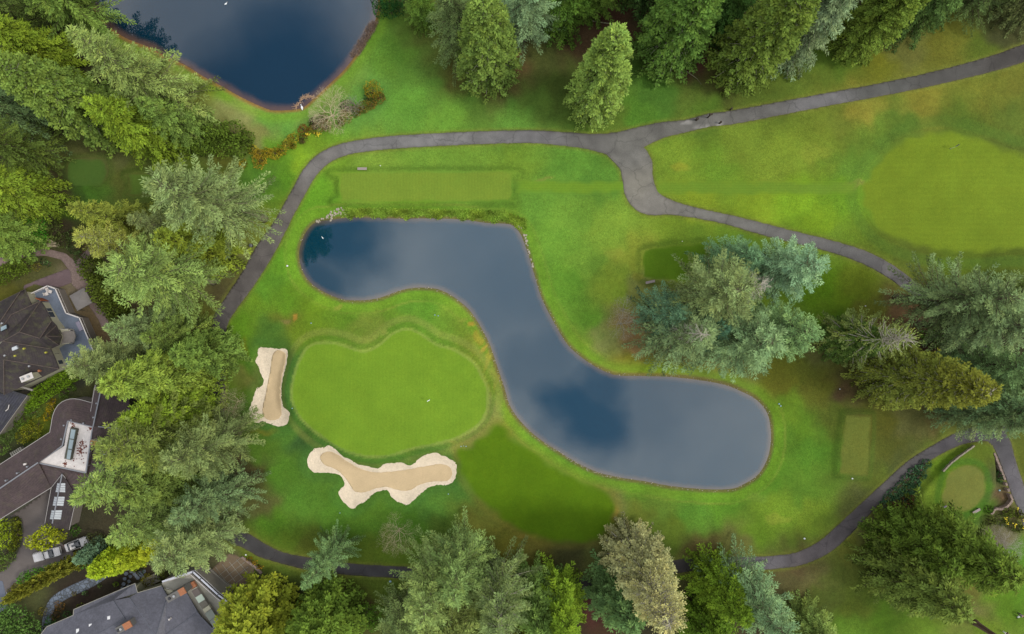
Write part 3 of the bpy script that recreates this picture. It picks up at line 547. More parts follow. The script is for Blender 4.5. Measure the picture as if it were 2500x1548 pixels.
# ------------------------------------------------------------------ trees
UP = np.array([0, 0, 1.0])
def norm(a): return a / (np.linalg.norm(a, axis=-1, keepdims=True) + 1e-9)
class Leaves:                               # kite-shaped sprays gathered into one crown
    def __init__(s, rng): s.r = rng; s.p = []; s.d = []; s.l = []; s.w = []; s.t = []; s.h = []
    def add(s, p, d, l, w, tone, hue):
        n = len(p); s.p.append(p); s.d.append(norm(d))
        for lst, v in ((s.l, l), (s.w, w), (s.t, tone), (s.h, hue)): lst.append(np.broadcast_to(np.asarray(v, float), (n,)))
    def mesh(s, name, up=None, roll=.7):
        p = np.concatenate(s.p); d = np.concatenate(s.d); l = np.concatenate(s.l)[:, None]; w = np.concatenate(s.w)[:, None]
        n = len(p); base = UP + s.r.normal(0, roll, (n, 3)) if up is None else np.concatenate(up) + s.r.normal(0, roll, (n, 3))
        side = norm(np.cross(d, base)); nrm = np.cross(side, d)
        V = np.stack([p, p + d * l * .45 + side * w / 2 - nrm * w * .12, p + d * l, p + d * l * .45 - side * w / 2 - nrm * w * .12], 1).reshape(-1, 3)
        F = np.arange(n * 4).reshape(-1, 4)
        t = np.repeat(np.concatenate(s.t), 4); h = np.repeat(np.concatenate(s.h), 4)
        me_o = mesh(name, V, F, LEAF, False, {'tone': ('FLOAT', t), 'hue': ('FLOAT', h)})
        return me_o
def grab(o):                                # keep only the mesh of a prototype
    me = o.data; bpy.data.objects.remove(o); return me
KINDS = {
 #        h   r    crown0 levels perlevel pitch(top,bottom) droop  prof   node  sub   card(l,w)    tips up
 'fir':    dict(h=32, r=6.6, c0=.08, step=.62, per=5, top=.75, bot=-.05, droop=.42, prof=.80, node=.29, sub=.18, subm=1.0, cl=.50, cw=.13, lim=.6, jl=.5, ntop=1.0),
 'fir_top':dict(h=38, r=5.0, c0=.55, step=.66, per=6, top=.9, bot=-.05, droop=.34, prof=.6, node=.36, sub=.24, subm=1.25, cl=.62, cw=.17, lim=.7, jl=.42, ntop=1.0),
 'fir_hi': dict(h=38, r=7.4, c0=.30, step=.58, per=5, top=.9, bot=-.05, droop=.38, prof=.52, node=.29, sub=.22, subm=1.05, cl=.52, cw=.135, lim=.7, jl=.5, ntop=1.0),
 'cedar_tan':dict(h=38, r=6.6, c0=.05, step=.52, per=8, top=.9, bot=-.1, droop=.35, prof=.42, node=.42, sub=.24, subm=.95, cl=.42, cw=.24, lim=1.3, jl=.2, ntop=1.0, bare=.62, tiph=.3),
 'cedar_gold':dict(h=34, r=6.6, c0=.05, step=.50, per=8, top=.7, bot=-.1, droop=.35, prof=.55, node=.42, sub=.24, subm=.95, cl=.44, cw=.2, lim=.9, jl=.18, ntop=1.0, tiph=.8),
 'fir_b':  dict(h=30, r=6.8, c0=.12, step=.60, per=5, top=.9, bot=.05, droop=.40, prof=.62, node=.29, sub=.19, subm=1.05, cl=.50, cw=.135, lim=.55, jl=.5, ntop=1.0),
 'cedar':  dict(h=32, r=5.6, c0=.05, step=.52, per=8, top=.9, bot=-.15, droop=.42, prof=.55, node=.42, sub=.24, subm=.95, cl=.42, cw=.26, lim=.75, jl=.16, ntop=1.0),
 'hemlock':dict(h=28, r=6.2, c0=.05, step=.60, per=7, top=.55, bot=-.1, droop=.62, prof=.62, node=.32, sub=.22, subm=1.05, cl=.54, cw=.19, lim=.6, jl=.30, ntop=1.0),
 'spruce': dict(h=26, r=5.6, c0=.03, step=.64, per=7, top=.6, bot=-.02, droop=.46, prof=.70, node=.36, sub=.22, subm=1.0, cl=.48, cw=.18, lim=.3, jl=.32, ntop=1.0),
 'larch':  dict(h=27, r=6.2, c0=.06, step=.80, per=5, top=.8, bot=.05, droop=.30, prof=.50, node=.34, sub=.24, subm=1.0, cl=.42, cw=.2, lim=1.5, jl=.3, ntop=1.0, bare=.42),
 'golden': dict(h=9, r=3.0, c0=.03, step=.26, per=8, top=.9, bot=.2, droop=.45, prof=.60, node=.22, sub=.26, subm=.7, cl=.38, cw=.17, lim=.3, jl=.2, ntop=1.0),
}
def conifer(kind, seed):
    k = KINDS[kind]; rng = np.random.default_rng(seed); lv = Leaves(rng); h, r = k['h'], k['r']
    tb = MB(); lean = rng.normal(0, .25, 2)
    def ax(z): t = z / h; return np.array([lean[0] * t + .12 * math.sin(t * 7 + seed), lean[1] * t + .12 * math.cos(t * 6), z])
    tr = .5 * (h / 30)
    tb.tube([ax(h * q) for q in (0, .03, .1, .25, .45, .65, .85, .985)], [tr * 1.5, tr * 1.1, tr * .95, tr * .8, tr * .6, tr * .4, tr * .18, .03], 8)
    z = h * k['c0'] + .5; lobes = rng.uniform(.75, 1.15, 8)
    while z < h - .3:
        t = (z / h - k['c0']) / (1 - k['c0'])
        R_ = r * max((1 - t), .02) ** k['prof'] * (min(1, (t + .16) / .22))
        per = max(3, int(round(k['per'] * (.6 + .4 * min(1, R_ / (r * .5))))))
        a0 = rng.uniform(0, 6.28)
        for b in range(per):
            az = a0 + 6.283 * (b + rng.uniform(-.3, .3)) / per
            lb = np.interp((az % 6.283) / 6.283 * 8, range(9), list(lobes) + [lobes[0]])
            L = R_ * rng.uniform(1 - k['jl'], 1 + k['jl'] * .6) * (.75 + .25 * lb) + .25
            if rng.random() < .06: L *= .5
            zz = z + rng.uniform(-.3, .3); o = ax(zz)
            hx = np.array([math.cos(az), math.sin(az), 0]); sx = np.array([-hx[1], hx[0], 0])
            pt = k['bot'] + (k['top'] - k['bot']) * t ** 1.2 + rng.normal(0, .07)
            dr = k['droop'] * (1 - .55 * t) * rng.uniform(.7, 1.3)
            sweep = rng.normal(0, .12)
            def spine(s): s = np.asarray(s)[:, None]; return o + hx * L * s + sx * L * sweep * s * s + UP * L * (pt * s - dr * s * s + .10 * s ** 4)
            n = max(3, int(L / k['node'])); s = (np.arange(n) + rng.uniform(.2, .8, n)) / n
            s = s[s > (.12 if k['ntop'] > .5 else .55)]
            if len(s) == 0: s = np.array([.9])
            pos = spine(s); fw = norm(spine(np.minimum(s + .05, 1.05)) - spine(s - .05))
            bt = np.clip(rng.normal(.5, .2) + .12 * t, 0, 1); bh = np.clip(rng.normal(.28, .2) + k.get('tiph', 0) * np.clip((t - .45) / .4, 0, 1), 0, 1.6)
            wmax = min(k['subm'], k['sub'] * L + .25)
            for sd in (-1, 1):
                ln = wmax * np.clip((1.06 - s), .08, 1) ** .75 * np.minimum(1, (s + .2) * 1.5) * 1.15 * rng.uniform(.7, 1.25, len(s))
                ang = rng.uniform(.75, 1.15, len(s))[:, None]
                d = norm(fw * np.cos(ang) + sx * sd * np.sin(ang) + UP * rng.normal(-.12 - .25 * k['droop'], .14, (len(s), 1)))
                m = max(2, int(wmax / (k['cl'] * .52)))
                for q in range(m):
                    u = (q + .15) / m; keep = ln * (1 - u) > -1
                    pp = pos + d * (ln * u)[:, None] + rng.normal(0, .05, pos.shape)
                    dd = norm(d + sx * rng.uniform(-.55, .55, (len(s), 1)) + fw * rng.uniform(-.1, .6, (len(s), 1)) + UP * rng.normal(0, .18, (len(s), 1)))
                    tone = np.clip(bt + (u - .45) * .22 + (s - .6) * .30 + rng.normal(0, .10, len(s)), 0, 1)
                    if 'bare' in k and t > k['bare']:
                        kp = rng.random(len(s)) < (.45 if kind == 'cedar_tan' else .28); pp, dd, tone = pp[kp], dd[kp], tone[kp]
                        lv.add(pp, dd, k['cl'] * .8, k['cw'] * .7, tone, np.full(len(pp), min(bh, 1.4))); continue
                    lv.add(pp, dd, k['cl'] * rng.uniform(.75, 1.3, len(s)), k['cw'] * rng.uniform(.75, 1.3, len(s)), tone, np.clip(bh + rng.normal(0, .12, len(s)), 0, 1.6))
            # tip and spine sprays
            lv.add(spine(np.linspace(.55, 1, 5)), norm(fw[-1:] + rng.normal(0, .25, (5, 3))), k['cl'], k['cw'], np.clip(bt + .2, 0, 1), bh)
            if L > 1.0 and k['lim'] > 0:
                rr = .035 * k['lim'] * (1 + L * .22)
                e = .97 if k['ntop'] < .5 else .8
                tb.tube(spine([0, .33, .66, e]), [rr * 1.5, rr * 1.1, rr * .7, rr * .3], 3, False)
                if k['ntop'] < .5:
                    for q in range(5):
                        s0 = rng.uniform(.3, .9); p0 = spine([s0])[0]; dd = norm(hx * .8 + sx * rng.choice([-1, 1]) * rng.uniform(.4, 1) + UP * rng.uniform(-.1, .3))
                        tb.tube([p0, p0 + dd * L * .22], [rr * .5, rr * .2], 3, False)
        z += k['step'] * (1 - .35 * t)
    lv.add(np.array([ax(h - .6)] * 8), rng.normal(0, .35, (8, 3)) + UP, k['cl'], k['cw'], .7, .2)
    c = grab(lv.mesh('crown')); tm = grab(tb.build('trunk', BARK, smooth=True)); return c, tm, h, r
def leafy(kind, seed, ells, dens=9, cl=.34, cw=.26, trunk=None):
    """broad-leaved crown: leaf clumps over a cluster of ellipsoids (centre, radii)"""
    rng = np.random.default_rng(seed); lv = Leaves(rng); ups = []
    for (cx, cy, cz, rx, ry, rz) in ells:
        area = 4 * math.pi * ((rx * ry) ** 1.6 / 3 + (rx * rz) ** 1.6 / 3 + (ry * rz) ** 1.6 / 3) ** (1 / 1.6)
        n = int(area * dens); v = norm(rng.normal(0, 1, (n, 3))); v = v[v[:, 2] > -.5]; n = len(v)
        nclump = max(6, int(area / .8)); cc = norm(rng.normal(0, 1, (nclump, 3))); ct = rng.normal(.5, .17, nclump); cr = rng.uniform(.80, 1.10, nclump)
        near = np.argmax(v @ cc.T, 1)
        dist = np.sqrt(np.maximum(0, 1 - np.max(v @ cc.T, 1)))
        rad = cr[near] * (1 - .55 * dist) * rng.uniform(.82, 1.03, n)
        p = np.array([cx, cy, cz]) + v * np.array([rx, ry, rz]) * rad[:, None]
        d = norm(v * .6 + rng.normal(0, .55, (n, 3)) + np.array([0, 0, .1]))
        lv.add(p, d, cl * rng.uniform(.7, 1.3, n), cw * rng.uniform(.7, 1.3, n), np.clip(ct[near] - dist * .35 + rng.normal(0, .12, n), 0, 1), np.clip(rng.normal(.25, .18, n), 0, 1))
        ups.append(v + UP * .6)
    o = lv.mesh('crown', ups, .5); c = grab(o)
    tb = MB()
    if trunk:
        th, trd = trunk; tb.tube([(0, 0, 0), (.05, 0, th * .3), (0, .08, th)], [trd * 1.4, trd, trd * .7], 8)
        for (cx, cy, cz, rx, ry, rz) in ells: tb.tube([(0, 0, th * .55), (cx * .5, cy * .5, (cz + th) * .5), (cx, cy, cz)], [trd * .6, trd * .4, trd * .15], 5)
        for q in range(int(4 + len(ells) * 2)):
            e = ells[q % len(ells)]; dv = norm(rng.normal(0, 1, 3)); dv[2] = abs(dv[2])
            tb.tube([(e[0], e[1], e[2]), (e[0] + dv[0] * e[3] * .8, e[1] + dv[1] * e[4] * .8, e[2] + dv[2] * e[5] * .8)], [trd * .2, trd * .05], 4)
    tm = grab(tb.build('trunk', BARKM, smooth=True)) if trunk else None
    return c, tm
def bare(seed, h, r, dead=False, rad=.16, depth=5, mats=BARKP):
    """leafless tree: forking limbs down to twigs; first forks returned apart as the trunk"""
    rnd = random.Random(seed); tr = MB(); tw = MB()
    def grow(p, d, L, rr, k):
        q = p + d * L * .5 + Vector((rnd.gauss(0, .06), rnd.gauss(0, .06), rnd.gauss(0, .03))) * L; e = p + d * L
        (tr if k < 1 else tw).tube([p, q, e], [rr, rr * .82, rr * .62], 5 if k < 2 else 3, False)
        if k >= depth: return
        n = rnd.choice([3, 3, 4]) if k else 7
        for i in range(n):
            az = 6.283 * (i + rnd.uniform(-.3, .3)) / n; o = d.orthogonal().normalized(); o.rotate(Matrix.Rotation(az, 3, d))
            sp = rnd.uniform(.45, .9) if k else rnd.uniform(.7, 1.3)
            nd = (d + o * sp + Vector((0, 0, .12 if k < 3 else 0))).normalized(); 
            st = e if k else p + d * L * rnd.uniform(.5, 1)
            grow(st, nd, L * rnd.uniform(.6, .85) if k else L * rnd.uniform(.7, .95), rr * (.55 if k else .5), k + 1)
    grow(Vector((0, 0, 0)), Vector((0, 0, 1)), 1.0, rad / h * 3, 0)
    vs = np.array(tr.v + tw.v); sx = r / max(1e-3, np.percentile(np.hypot(vs[:, 0], vs[:, 1]), 98)); sz = h / vs[:, 2].max()
    for mbx in (tr, tw):
        mbx.v = [(x * sx, y * sx, z * sz) for x, y, z in mbx.v]
    return grab(tw.build('branches', mats)), grab(tr.build('trunk', mats, smooth=True))
def deadconifer(seed, h, r):
    rng = np.random.default_rng(seed); tr = MB(); tw = MB()
    tr.tube([(0, 0, 0), (.1, 0, h * .5), (0, .1, h)], [.4, .25, .05], 7)
    z = h * .35
    while z < h * .99:
        t = (z / h - .35) / .65
        for b in range(3):
            az = rng.uniform(0, 6.28); L = r * (1 - t) ** .6 * rng.uniform(.5, 1.1) + .4; hx = Vector((math.cos(az), math.sin(az), 0)); sx_ = Vector((-hx.y, hx.x, 0))
            o = Vector((0, 0, z)); p1 = o + hx * L * .5 + Vector((0, 0, .12 * L)); p2 = o + hx * L + sx_ * L * rng.uniform(-.3, .3) + Vector((0, 0, rng.uniform(-.3, .2) * L))
            rr = .03 + .008 * L; tw.tube([o, p1, p2], [rr, rr * .7, rr * .25], 4, False)
            for q in range(4):
                f = rng.uniform(.4, .95); s = o.lerp(p2, f) + Vector((0, 0, .1 * L * (1 - f))); dd = (hx + sx_ * rng.choice([-1, 1]) * rng.uniform(.4, 1.2)).normalized()
                tw.tube([s, s + dd * L * .3], [rr * .4, rr * .15], 3, False)
        z += .7
    return grab(tw.build('branches', BARKP)), grab(tr.build('trunk', BARKP, smooth=True))

PROTO = {}
for kk, seeds in (('fir', (11, 12, 13)), ('fir_b', (21, 22)), ('fir_hi', (25, 26)), ('fir_top', (27,)), ('cedar_tan', (33,)), ('cedar_gold', (35,)), ('cedar', (31, 32)), ('hemlock', (41,)), ('spruce', (51, 52)), ('larch', (61,)), ('golden', (71,))):
    PROTO[kk] = [conifer(kk, s) for s in seeds]
rn = random.Random(5)
def trunk_copy(tm, m):                       # the same trunk mesh in another bark
    t = tm.copy(); t.materials.clear(); t.materials.append(m); return t
BARKS = {'brown': mat('brown_bark', (.12, .075, .055), .95, [(3, .35, (1, 1, .2))]), 'dark': BARK, 'pale': BARKP, 'moss': BARKM}
TR = {}
def place_tree(name, kind, tip, h, r, tint, label, group=None, cat=None, bark='dark', var=None, rz=None, base=None, tsc=None):
    """tip = photo pixel of the treetop; the trunk stands straight below it"""
    pr = PROTO[kind]; crown, trunk, ph, pr_r = pr[(var if var is not None else rn.randrange(len(pr))) % len(pr)]
    if base is None:
        q = P(tip[0], tip[1], h); bx, by = q.x, q.y
    else: q = P(base[0], base[1], 0); bx, by = q.x, q.y
    z0 = float(hgt(np.array([bx]), np.array([by]))[0]) - .15
    t = empty(name, (bx, by, z0)); tag(t, label, cat or 'tree', group)
    sc_ = (r / pr_r, r / pr_r, h / ph); a = rz if rz is not None else rn.uniform(0, 6.28)
    key = (trunk.name, bark)
    if key not in TR: TR[key] = trunk_copy(trunk, BARKS[bark])
    for nm, me in (('trunk', TR[key]), ('crown', crown)):
        o = bpy.data.objects.new(nm, me); C.objects.link(o); o.parent = t; o.scale = sc_; o.rotation_euler = (0, 0, a)
        j = [1 + rn.uniform(-.06, .06) for _ in range(3)]
        o.color = (tint[0] * j[0], tint[1] * j[1], tint[2] * j[2], 1)
    if tsc: t.children[0].scale = (tsc, tsc, h / ph)
    return t
def shade(r, g, b):
    m = (r + g + b) / 3; return col(m + (r - m) * .92, m + (g - m) * .92, m + (b - m) * .92, 1.1)
BLUE = shade(128, 148, 97); PALE = shade(132, 156, 78); PALEB = shade(132, 156, 94); OLIVE = shade(116, 142, 60); YEL = shade(132, 154, 58); BRIGHT = shade(124, 150, 44)
DKG = shade(99, 120, 52); MID = shade(119, 144, 64); TEAL = shade(117, 142, 92); GREY = shade(122, 142, 82); LIME = shade(140, 164, 34)
G1 = 'tall conifers beside the upper left pond'; G2 = 'conifers between the houses and the path'; G3 = 'conifers along the bottom edge'
G4 = 'firs of the big clump on the lawn'; G5 = 'conifers along the top edge'; G6 = 'conifers at the right edge'; G7 = 'dark trees at the lower right'
T = [  # name, kind, tip px, height, radius, tint, bark, group, label
 # upper left
 ('fir_tree','fir',(160,86),37,8.0,PALE,'moss',G1,'big pale green fir leaning its tip over the pond bank at upper left'),
 ('cedar_tree','cedar',(-20,150),34,6.8,OLIVE,'pale',G1,'olive cedar with pale limbs left of the big pale fir'),
 ('cedar_tree','spruce',(212,250),27,6.2,BRIGHT,'dark',G1,'yellow green conifer in front of the big pale fir, facing the small dark tee'),
 ('fir_tree','spruce',(345,248),20,5.2,MID,'dark',G1,'mid green conifer at the right end of the upper left trees'),
 ('fir_tree','fir_b',(-60,-160),34,7.6,MID,'dark',G1,'light green fir at the pond corner of the top left edge'),
 ('fir_tree','fir',(-250,-110),34,7.4,DKG,'dark',G1,'dark fir filling the top left corner'),
 ('fir_tree','fir',(-150,-220),30,6.6,MID,'moss',G1,'fir on the top edge left of the pond'),
 ('spruce_tree','spruce',(-60,40),24,6.0,BRIGHT,'dark',G1,'bright green spruce between the corner firs and the olive cedar'),
 ('fir_tree','fir',(-260,160),34,7.6,TEAL,'dark',G1,'dark blue green fir on the left edge above the dark tee'),
 ('fir_tree','fir_b',(-170,290),30,5.8,DKG,'dark',G1,'dark narrow fir on the left edge beside the dark tee'),
 ('cedar_tree','hemlock',(-120,425),24,6.4,BRIGHT,'dark',G1,'olive green drooping tree on the left edge below the dark tee'),
 ('cedar_tree','cedar',(-150,545),22,5.4,OLIVE,'moss',G1,'olive cedar on the left edge above the garden path'),
 # left block beside the path
 ('fir_tree','fir_hi',(392,436),41,7.8,PALEB,'moss',G2,'pale silvery fir nearest the bend of the path, reflected in the pond'),
 ('cedar_tree','spruce',(166,508),29,4.8,YEL,'moss',G2,'yellow tipped conifer below the small dark tee'),
 ('cedar_tree','fir_b',(190,580),29,5.4,shade(150,166,74),'pale',G2,'yellow green fir with pale top branches above the house'),
 ('fir_tree','fir',(315,535),27,5.2,GREY,'moss',G2,'grey green fir wedged behind the silvery fir'),
 ('cedar_tree','spruce',(385,578),24,7.2,BRIGHT,'dark',G2,'bright green conifer beside the path below the silvery fir'),
 ('fir_tree','fir_hi',(282,656),34,8.2,PALE,'moss',G2,'broad pale fir beside the gazebo, right of the tall hedge'),
 ('fir_tree','fir',(255,805),27,5.4,PALEB,'moss',G2,'pale green fir over the deck corner'),
 ('fir_tree','fir_b',(172,898),28,6.0,PALEB,'moss',G2,'pale blue green fir with its top over the upper house'),
 ('fir_tree','fir',(345,820),23,5.4,MID,'dark',G2,'mid green fir between the tall hedge and the path'),
 ('cedar_tree','hemlock',(242,938),33,6.4,YEL,'moss',G2,'olive yellow conifer stretching from the brown roof to the path'),
 ('cedar_tree','spruce',(420,870),22,5.6,OLIVE,'dark',G2,'small olive conifer on the path edge left of the narrow bunker'),
 ('cedar_tree','spruce',(300,1030),27,6.4,BRIGHT,'moss',G2,'bright yellow green conifer at the top of the lower left block'),
 ('fir_tree','fir_b',(244,1100),34,7.6,MID,'moss',G2,'light green fir with its top on the brown roof beside the white flat roof'),
 ('fir_tree','fir',(195,1222),34,8.4,PALE,'moss',G2,'broad light green fir beside the roof with the glazed ridge'),
 ('fir_tree','fir_b',(405,1134),29,6.8,GREY,'moss',G2,'grey green fir below the narrow bunker'),
 ('fir_tree','fir',(432,1275),26,6.2,TEAL,'dark',G2,'blue green fir on the lawn edge above the end of the path'),
 ('fir_tree','fir_b',(390,1376),28,7.0,PALEB,'moss',G2,'silvery blue fir above the terrace of the grey roofed house'),
 ('fir_tree','fir',(262,1332),27,6.6,PALE,'moss',G2,'pale green fir above the golden conifers'),
 ('fir_tree','spruce',(300,1215),26,6.4,MID,'dark',G2,'mid green fir in the middle of the lower left block'),
 # bottom
 ('cedar_tree','cedar',(556,1606),20,8.6,shade(140,150,44),'dark',G3,'rounded olive yellow conifer beside the grey house terrace'),
 ('cedar_tree','cedar',(735,1625),22,7.8,shade(104,130,44),'dark',G3,'dark green conifer right of the olive yellow one at the bottom'),
 ('fir_tree','fir',(748,1438),25,4.2,shade(118,146,92),'dark',G3,'slim grey green fir standing over the path below the wide bunker'),
 ('fir_tree','fir_b',(1032,1512),30,7.6,shade(136,164,88),'moss',G3,'big pale green fir where the bottom path vanishes, left one'),
 ('fir_tree','fir',(1106,1478),31,7.4,shade(122,156,84),'moss',G3,'green fir reaching furthest up the lawn in the bottom clump'),
 ('fir_tree','fir_b',(1215,1560),34,6.8,GREY,'pale',G3,'grey green fir at the right of the bottom clump'),
 ('fir_tree','fir',(935,1640),28,6.0,PALEB,'moss',G3,'pale fir on the bottom edge beside the clipped hedge'),
 ('fir_tree','fir_b',(1075,1640),32,7.6,shade(146,166,84),'moss',G3,'light yellow green fir on the bottom edge, middle of the clump'),
 ('fir_tree','fir',(1170,1700),30,6.6,PALE,'moss',G3,'pale fir cut by the bottom edge behind the grey green one'),
 ('spruce_tree','spruce',(1385,1585),27,6.2,shade(118,150,40),'dark',G3,'bright green spruce left of the tan topped tree'),
 ('spruce_tree','hemlock',(1330,1700),26,5.6,shade(132,148,50),'dark',G3,'yellow green conifer on the bottom edge left of the dark gap'),
 ('cedar_tree','cedar_tan',(1640,1528),38,6.4,shade(164,164,108),'pale',G3,'tall tree with bare tan top and pale limbs at the bottom'),
 ('fir_tree','spruce',(1548,1540),22,7.2,shade(92,130,72),'dark',G3,'dark green conifer at the foot of the tan topped tree'),
 ('spruce_tree','spruce',(1828,1520),24,6.0,shade(112,142,36),'dark',G3,'yellow green spruce right of the tan topped tree'),
 ('spruce_tree','hemlock',(1800,1650),25,6.0,shade(104,136,40),'dark',G3,'dark yellow green conifer on the bottom edge right of the tan topped tree'),
 ('fir_tree','fir',(1950,1590),33,7.4,shade(128,160,108),'moss',G3,'blue green fir with spiky branches over the path at the bottom'),
 ('spruce_tree','spruce',(2070,1630),21,5.6,shade(126,150,70),'dark',G3,'olive spruce on the bottom edge at the right end of the clump'),
 ('fir_tree','spruce',(1318,1560),24,6.4,shade(100, 134, 60),'dark',G3,'mid green conifer filling the gap between the grey green fir and the bright spruce'),
 # lower right
 ('dark_conifer','hemlock',(2366,1500),27,7.8,shade(100,122,50),'dark',G7,'broad dark drooping conifer beside the lower path bend'),
 ('dark_conifer','hemlock',(2490,1425),27,8.4,shade(98,120,42),'dark',G7,'dark drooping conifer pointing to the right edge'),
 ('dark_conifer','spruce',(2340,1395),22,6.6,shade(86,118,38),'dark',G7,'dark green conifer below the small practice green'),
 # right
 ('fir_tree','fir_hi',(2490,716),34,7.6,shade(116, 142, 84),'dark',G6,'large pale blue green fir over the end of the middle path'),
 ('fir_tree','fir_hi',(2550,796),33,6.6,shade(124,150,96),'dark',G6,'green fir on the right edge behind the pale one'),
 ('larch_tree','larch',(2232,832),27,6.0,shade(120,136,66),'pale',G6,'thin tree with bare white limbs left of the brown litter'),
 ('cedar_tree','cedar_gold',(2425,955),34,6.8,shade(116, 132, 52),'pale',G6,'olive cedar with golden tip pointing right'),
 ('fir_tree','fir',(2640,1030),31,7.4,shade(116,150,98),'dark',G6,'blue green fir hanging over the top of the lower path'),
 ('fir_tree','fir_b',(2560,905),28,6.4,shade(112,140,84),'dark',G6,'dull green fir on the right edge above the golden tipped cedar'),
 ('fir_tree','fir',(2690,960),28,6.2,shade(98,128,78),'dark',G6,'dark fir at the right edge, half way down'),
 ('fir_tree','spruce',(2720,730),26,5.6,DKG,'dark',G6,'dark conifer in the gap at the right edge beside the pale fir'),
 ('fir_tree','fir',(2560,1050),26,5.4,shade(116,146,92),'dark',G6,'small blue green fir at the fork of the lower path'),
 ('cedar_tree','cedar',(2158,834),18,4.8,shade(82, 112, 48),'pale',G6,'dark leafy conifer at the left foot of the thin white limbed tree'),
 # clump on the lawn
 ('fir_tree','fir_b',(2000,640),29,6.6,shade(134,170,124),'moss',G4,'pale silvery fir at the upper right of the big clump'),
 ('fir_tree','fir_hi',(1818,714),33,7.7,shade(126, 152, 92),'moss',G4,'largest pale green fir at the upper left of the big clump'),
 ('fir_tree','fir',(1680,775),22,6.4,shade(98,144,104),'dark',G4,'dark blue green fir at the left tip of the big clump'),
 ('fir_tree','fir',(1722,822),30,8.0,TEAL,'moss',G4,'blue green fir spreading long branches at the lower left of the big clump'),
 ('fir_tree','fir_b',(1885,838),31,8.0,shade(122,158,104),'moss',G4,'grey green fir at the bottom of the big clump'),
 ('fir_tree','fir_b',(1985,815),28,6.6,shade(122,154,94),'dark',G4,'green fir at the right side of the big clump'),
 ('fir_tree','fir',(1850,625),22,6.0,shade(106,146,100),'dark',G4,'green fir on the top side of the big clump beside the mown tee'),
 ('fir_tree','fir',(1770,800),24,6.2,shade(100,144,106),'dark',G4,'blue green fir in the middle of the big clump'),
 # top
 ('fir_tree','fir',(1090,-60),30,6.2,shade(110, 136, 76),'dark',G5,'blue green fir at the top edge beside the dark hedge'),
 ('fir_tree','fir_b',(1290,-105),32,6.6,shade(128,160,112),'dark',G5,'pale blue green fir right of the olive cedar at the top'),
 ('cedar_tree','cedar',(1180,-5),32,6.6,shade(112, 142, 60),'pale',G5,'olive cedar between the two blue green firs at the top'),
 ('cedar_tree','spruce',(1395,-130),28,6.2,shade(82,118,42),'dark',G5,'dark conifer behind the litter at the top edge, left one'),
 ('cedar_tree','spruce',(1490,-160),26,5.6,shade(90,122,46),'dark',G5,'dark conifer at the top edge above the lone pale cedar'),
 ('cedar_tree','cedar',(1512,76),36,6.1,shade(128, 158, 70),'pale',None,'lone pale green cedar on the lawn above the path'),
 ('cedar_tree','cedar',(1745,-80),34,7.4,shade(96, 130, 54),'pale',G5,'broad green cedar right of the lone pale one'),
 ('cedar_tree','cedar',(1985,-40),35,7.2,shade(106, 134, 52),'pale',G5,'olive lit cedar left of the silvery weeping fir'),
 ('cedar_tree','spruce',(1870,-150),30,6.6,shade(70,106,44),'dark',G5,'dark conifer in the gap left of the olive lit cedar'),
 ('weeping_fir','hemlock',(2118,-80),34,6.8,shade(122,150,100),'pale',G5,'silvery fir with long hanging branches at the top'),
 ('cedar_tree','cedar',(2290,-75),30,5.8,shade(106,134,46),'dark',G5,'green cedar right of the silvery weeping fir'),
 ('fir_tree','hemlock',(2440,-130),28,6.6,shade(86,118,54),'dark',G5,'dull green conifer above the path, near the top right'),
 ('fir_tree','fir',(2600,-170),28,6.4,shade(96,124,66),'dark',G5,'grey green fir near the top right corner'),
 ('fir_tree','hemlock',(2740,-150),26,6.0,shade(104,120,70),'dark',G5,'dull fir in the top right corner above the path'),
 ('cedar_tree','spruce',(1640,-220),28,6.4,shade(66,100,46),'dark',G5,'dark conifer cut by the top edge behind the broad green cedar'),
 ('cedar_tree','spruce',(2210,-190),28,6.4,shade(72,106,44),'dark',G5,'dark conifer cut by the top edge behind the weeping fir'),
 ('spruce_tree','spruce',(1010,-30),14,3.6,shade(100,136,52),'dark',G5,'small bright conifer between the dark hedge and the first fir'),
 ('fir_tree','fir',(2380,-260),28,6.6,shade(80,112,60),'dark',G5,'fir cut by the top edge right of the green cedar'),
]
for nm, kd, tip, h, r, tint, bark, grp, lb in T:
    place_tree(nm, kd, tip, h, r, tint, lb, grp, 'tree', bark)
place_tree('tall_tree', 'fir_top', (2800, 1797), 38, 4.0, MID, 'bare brown trunk of a tall tree leaning out of the picture at the bottom right', None, 'tree', 'brown', tsc=1.6)
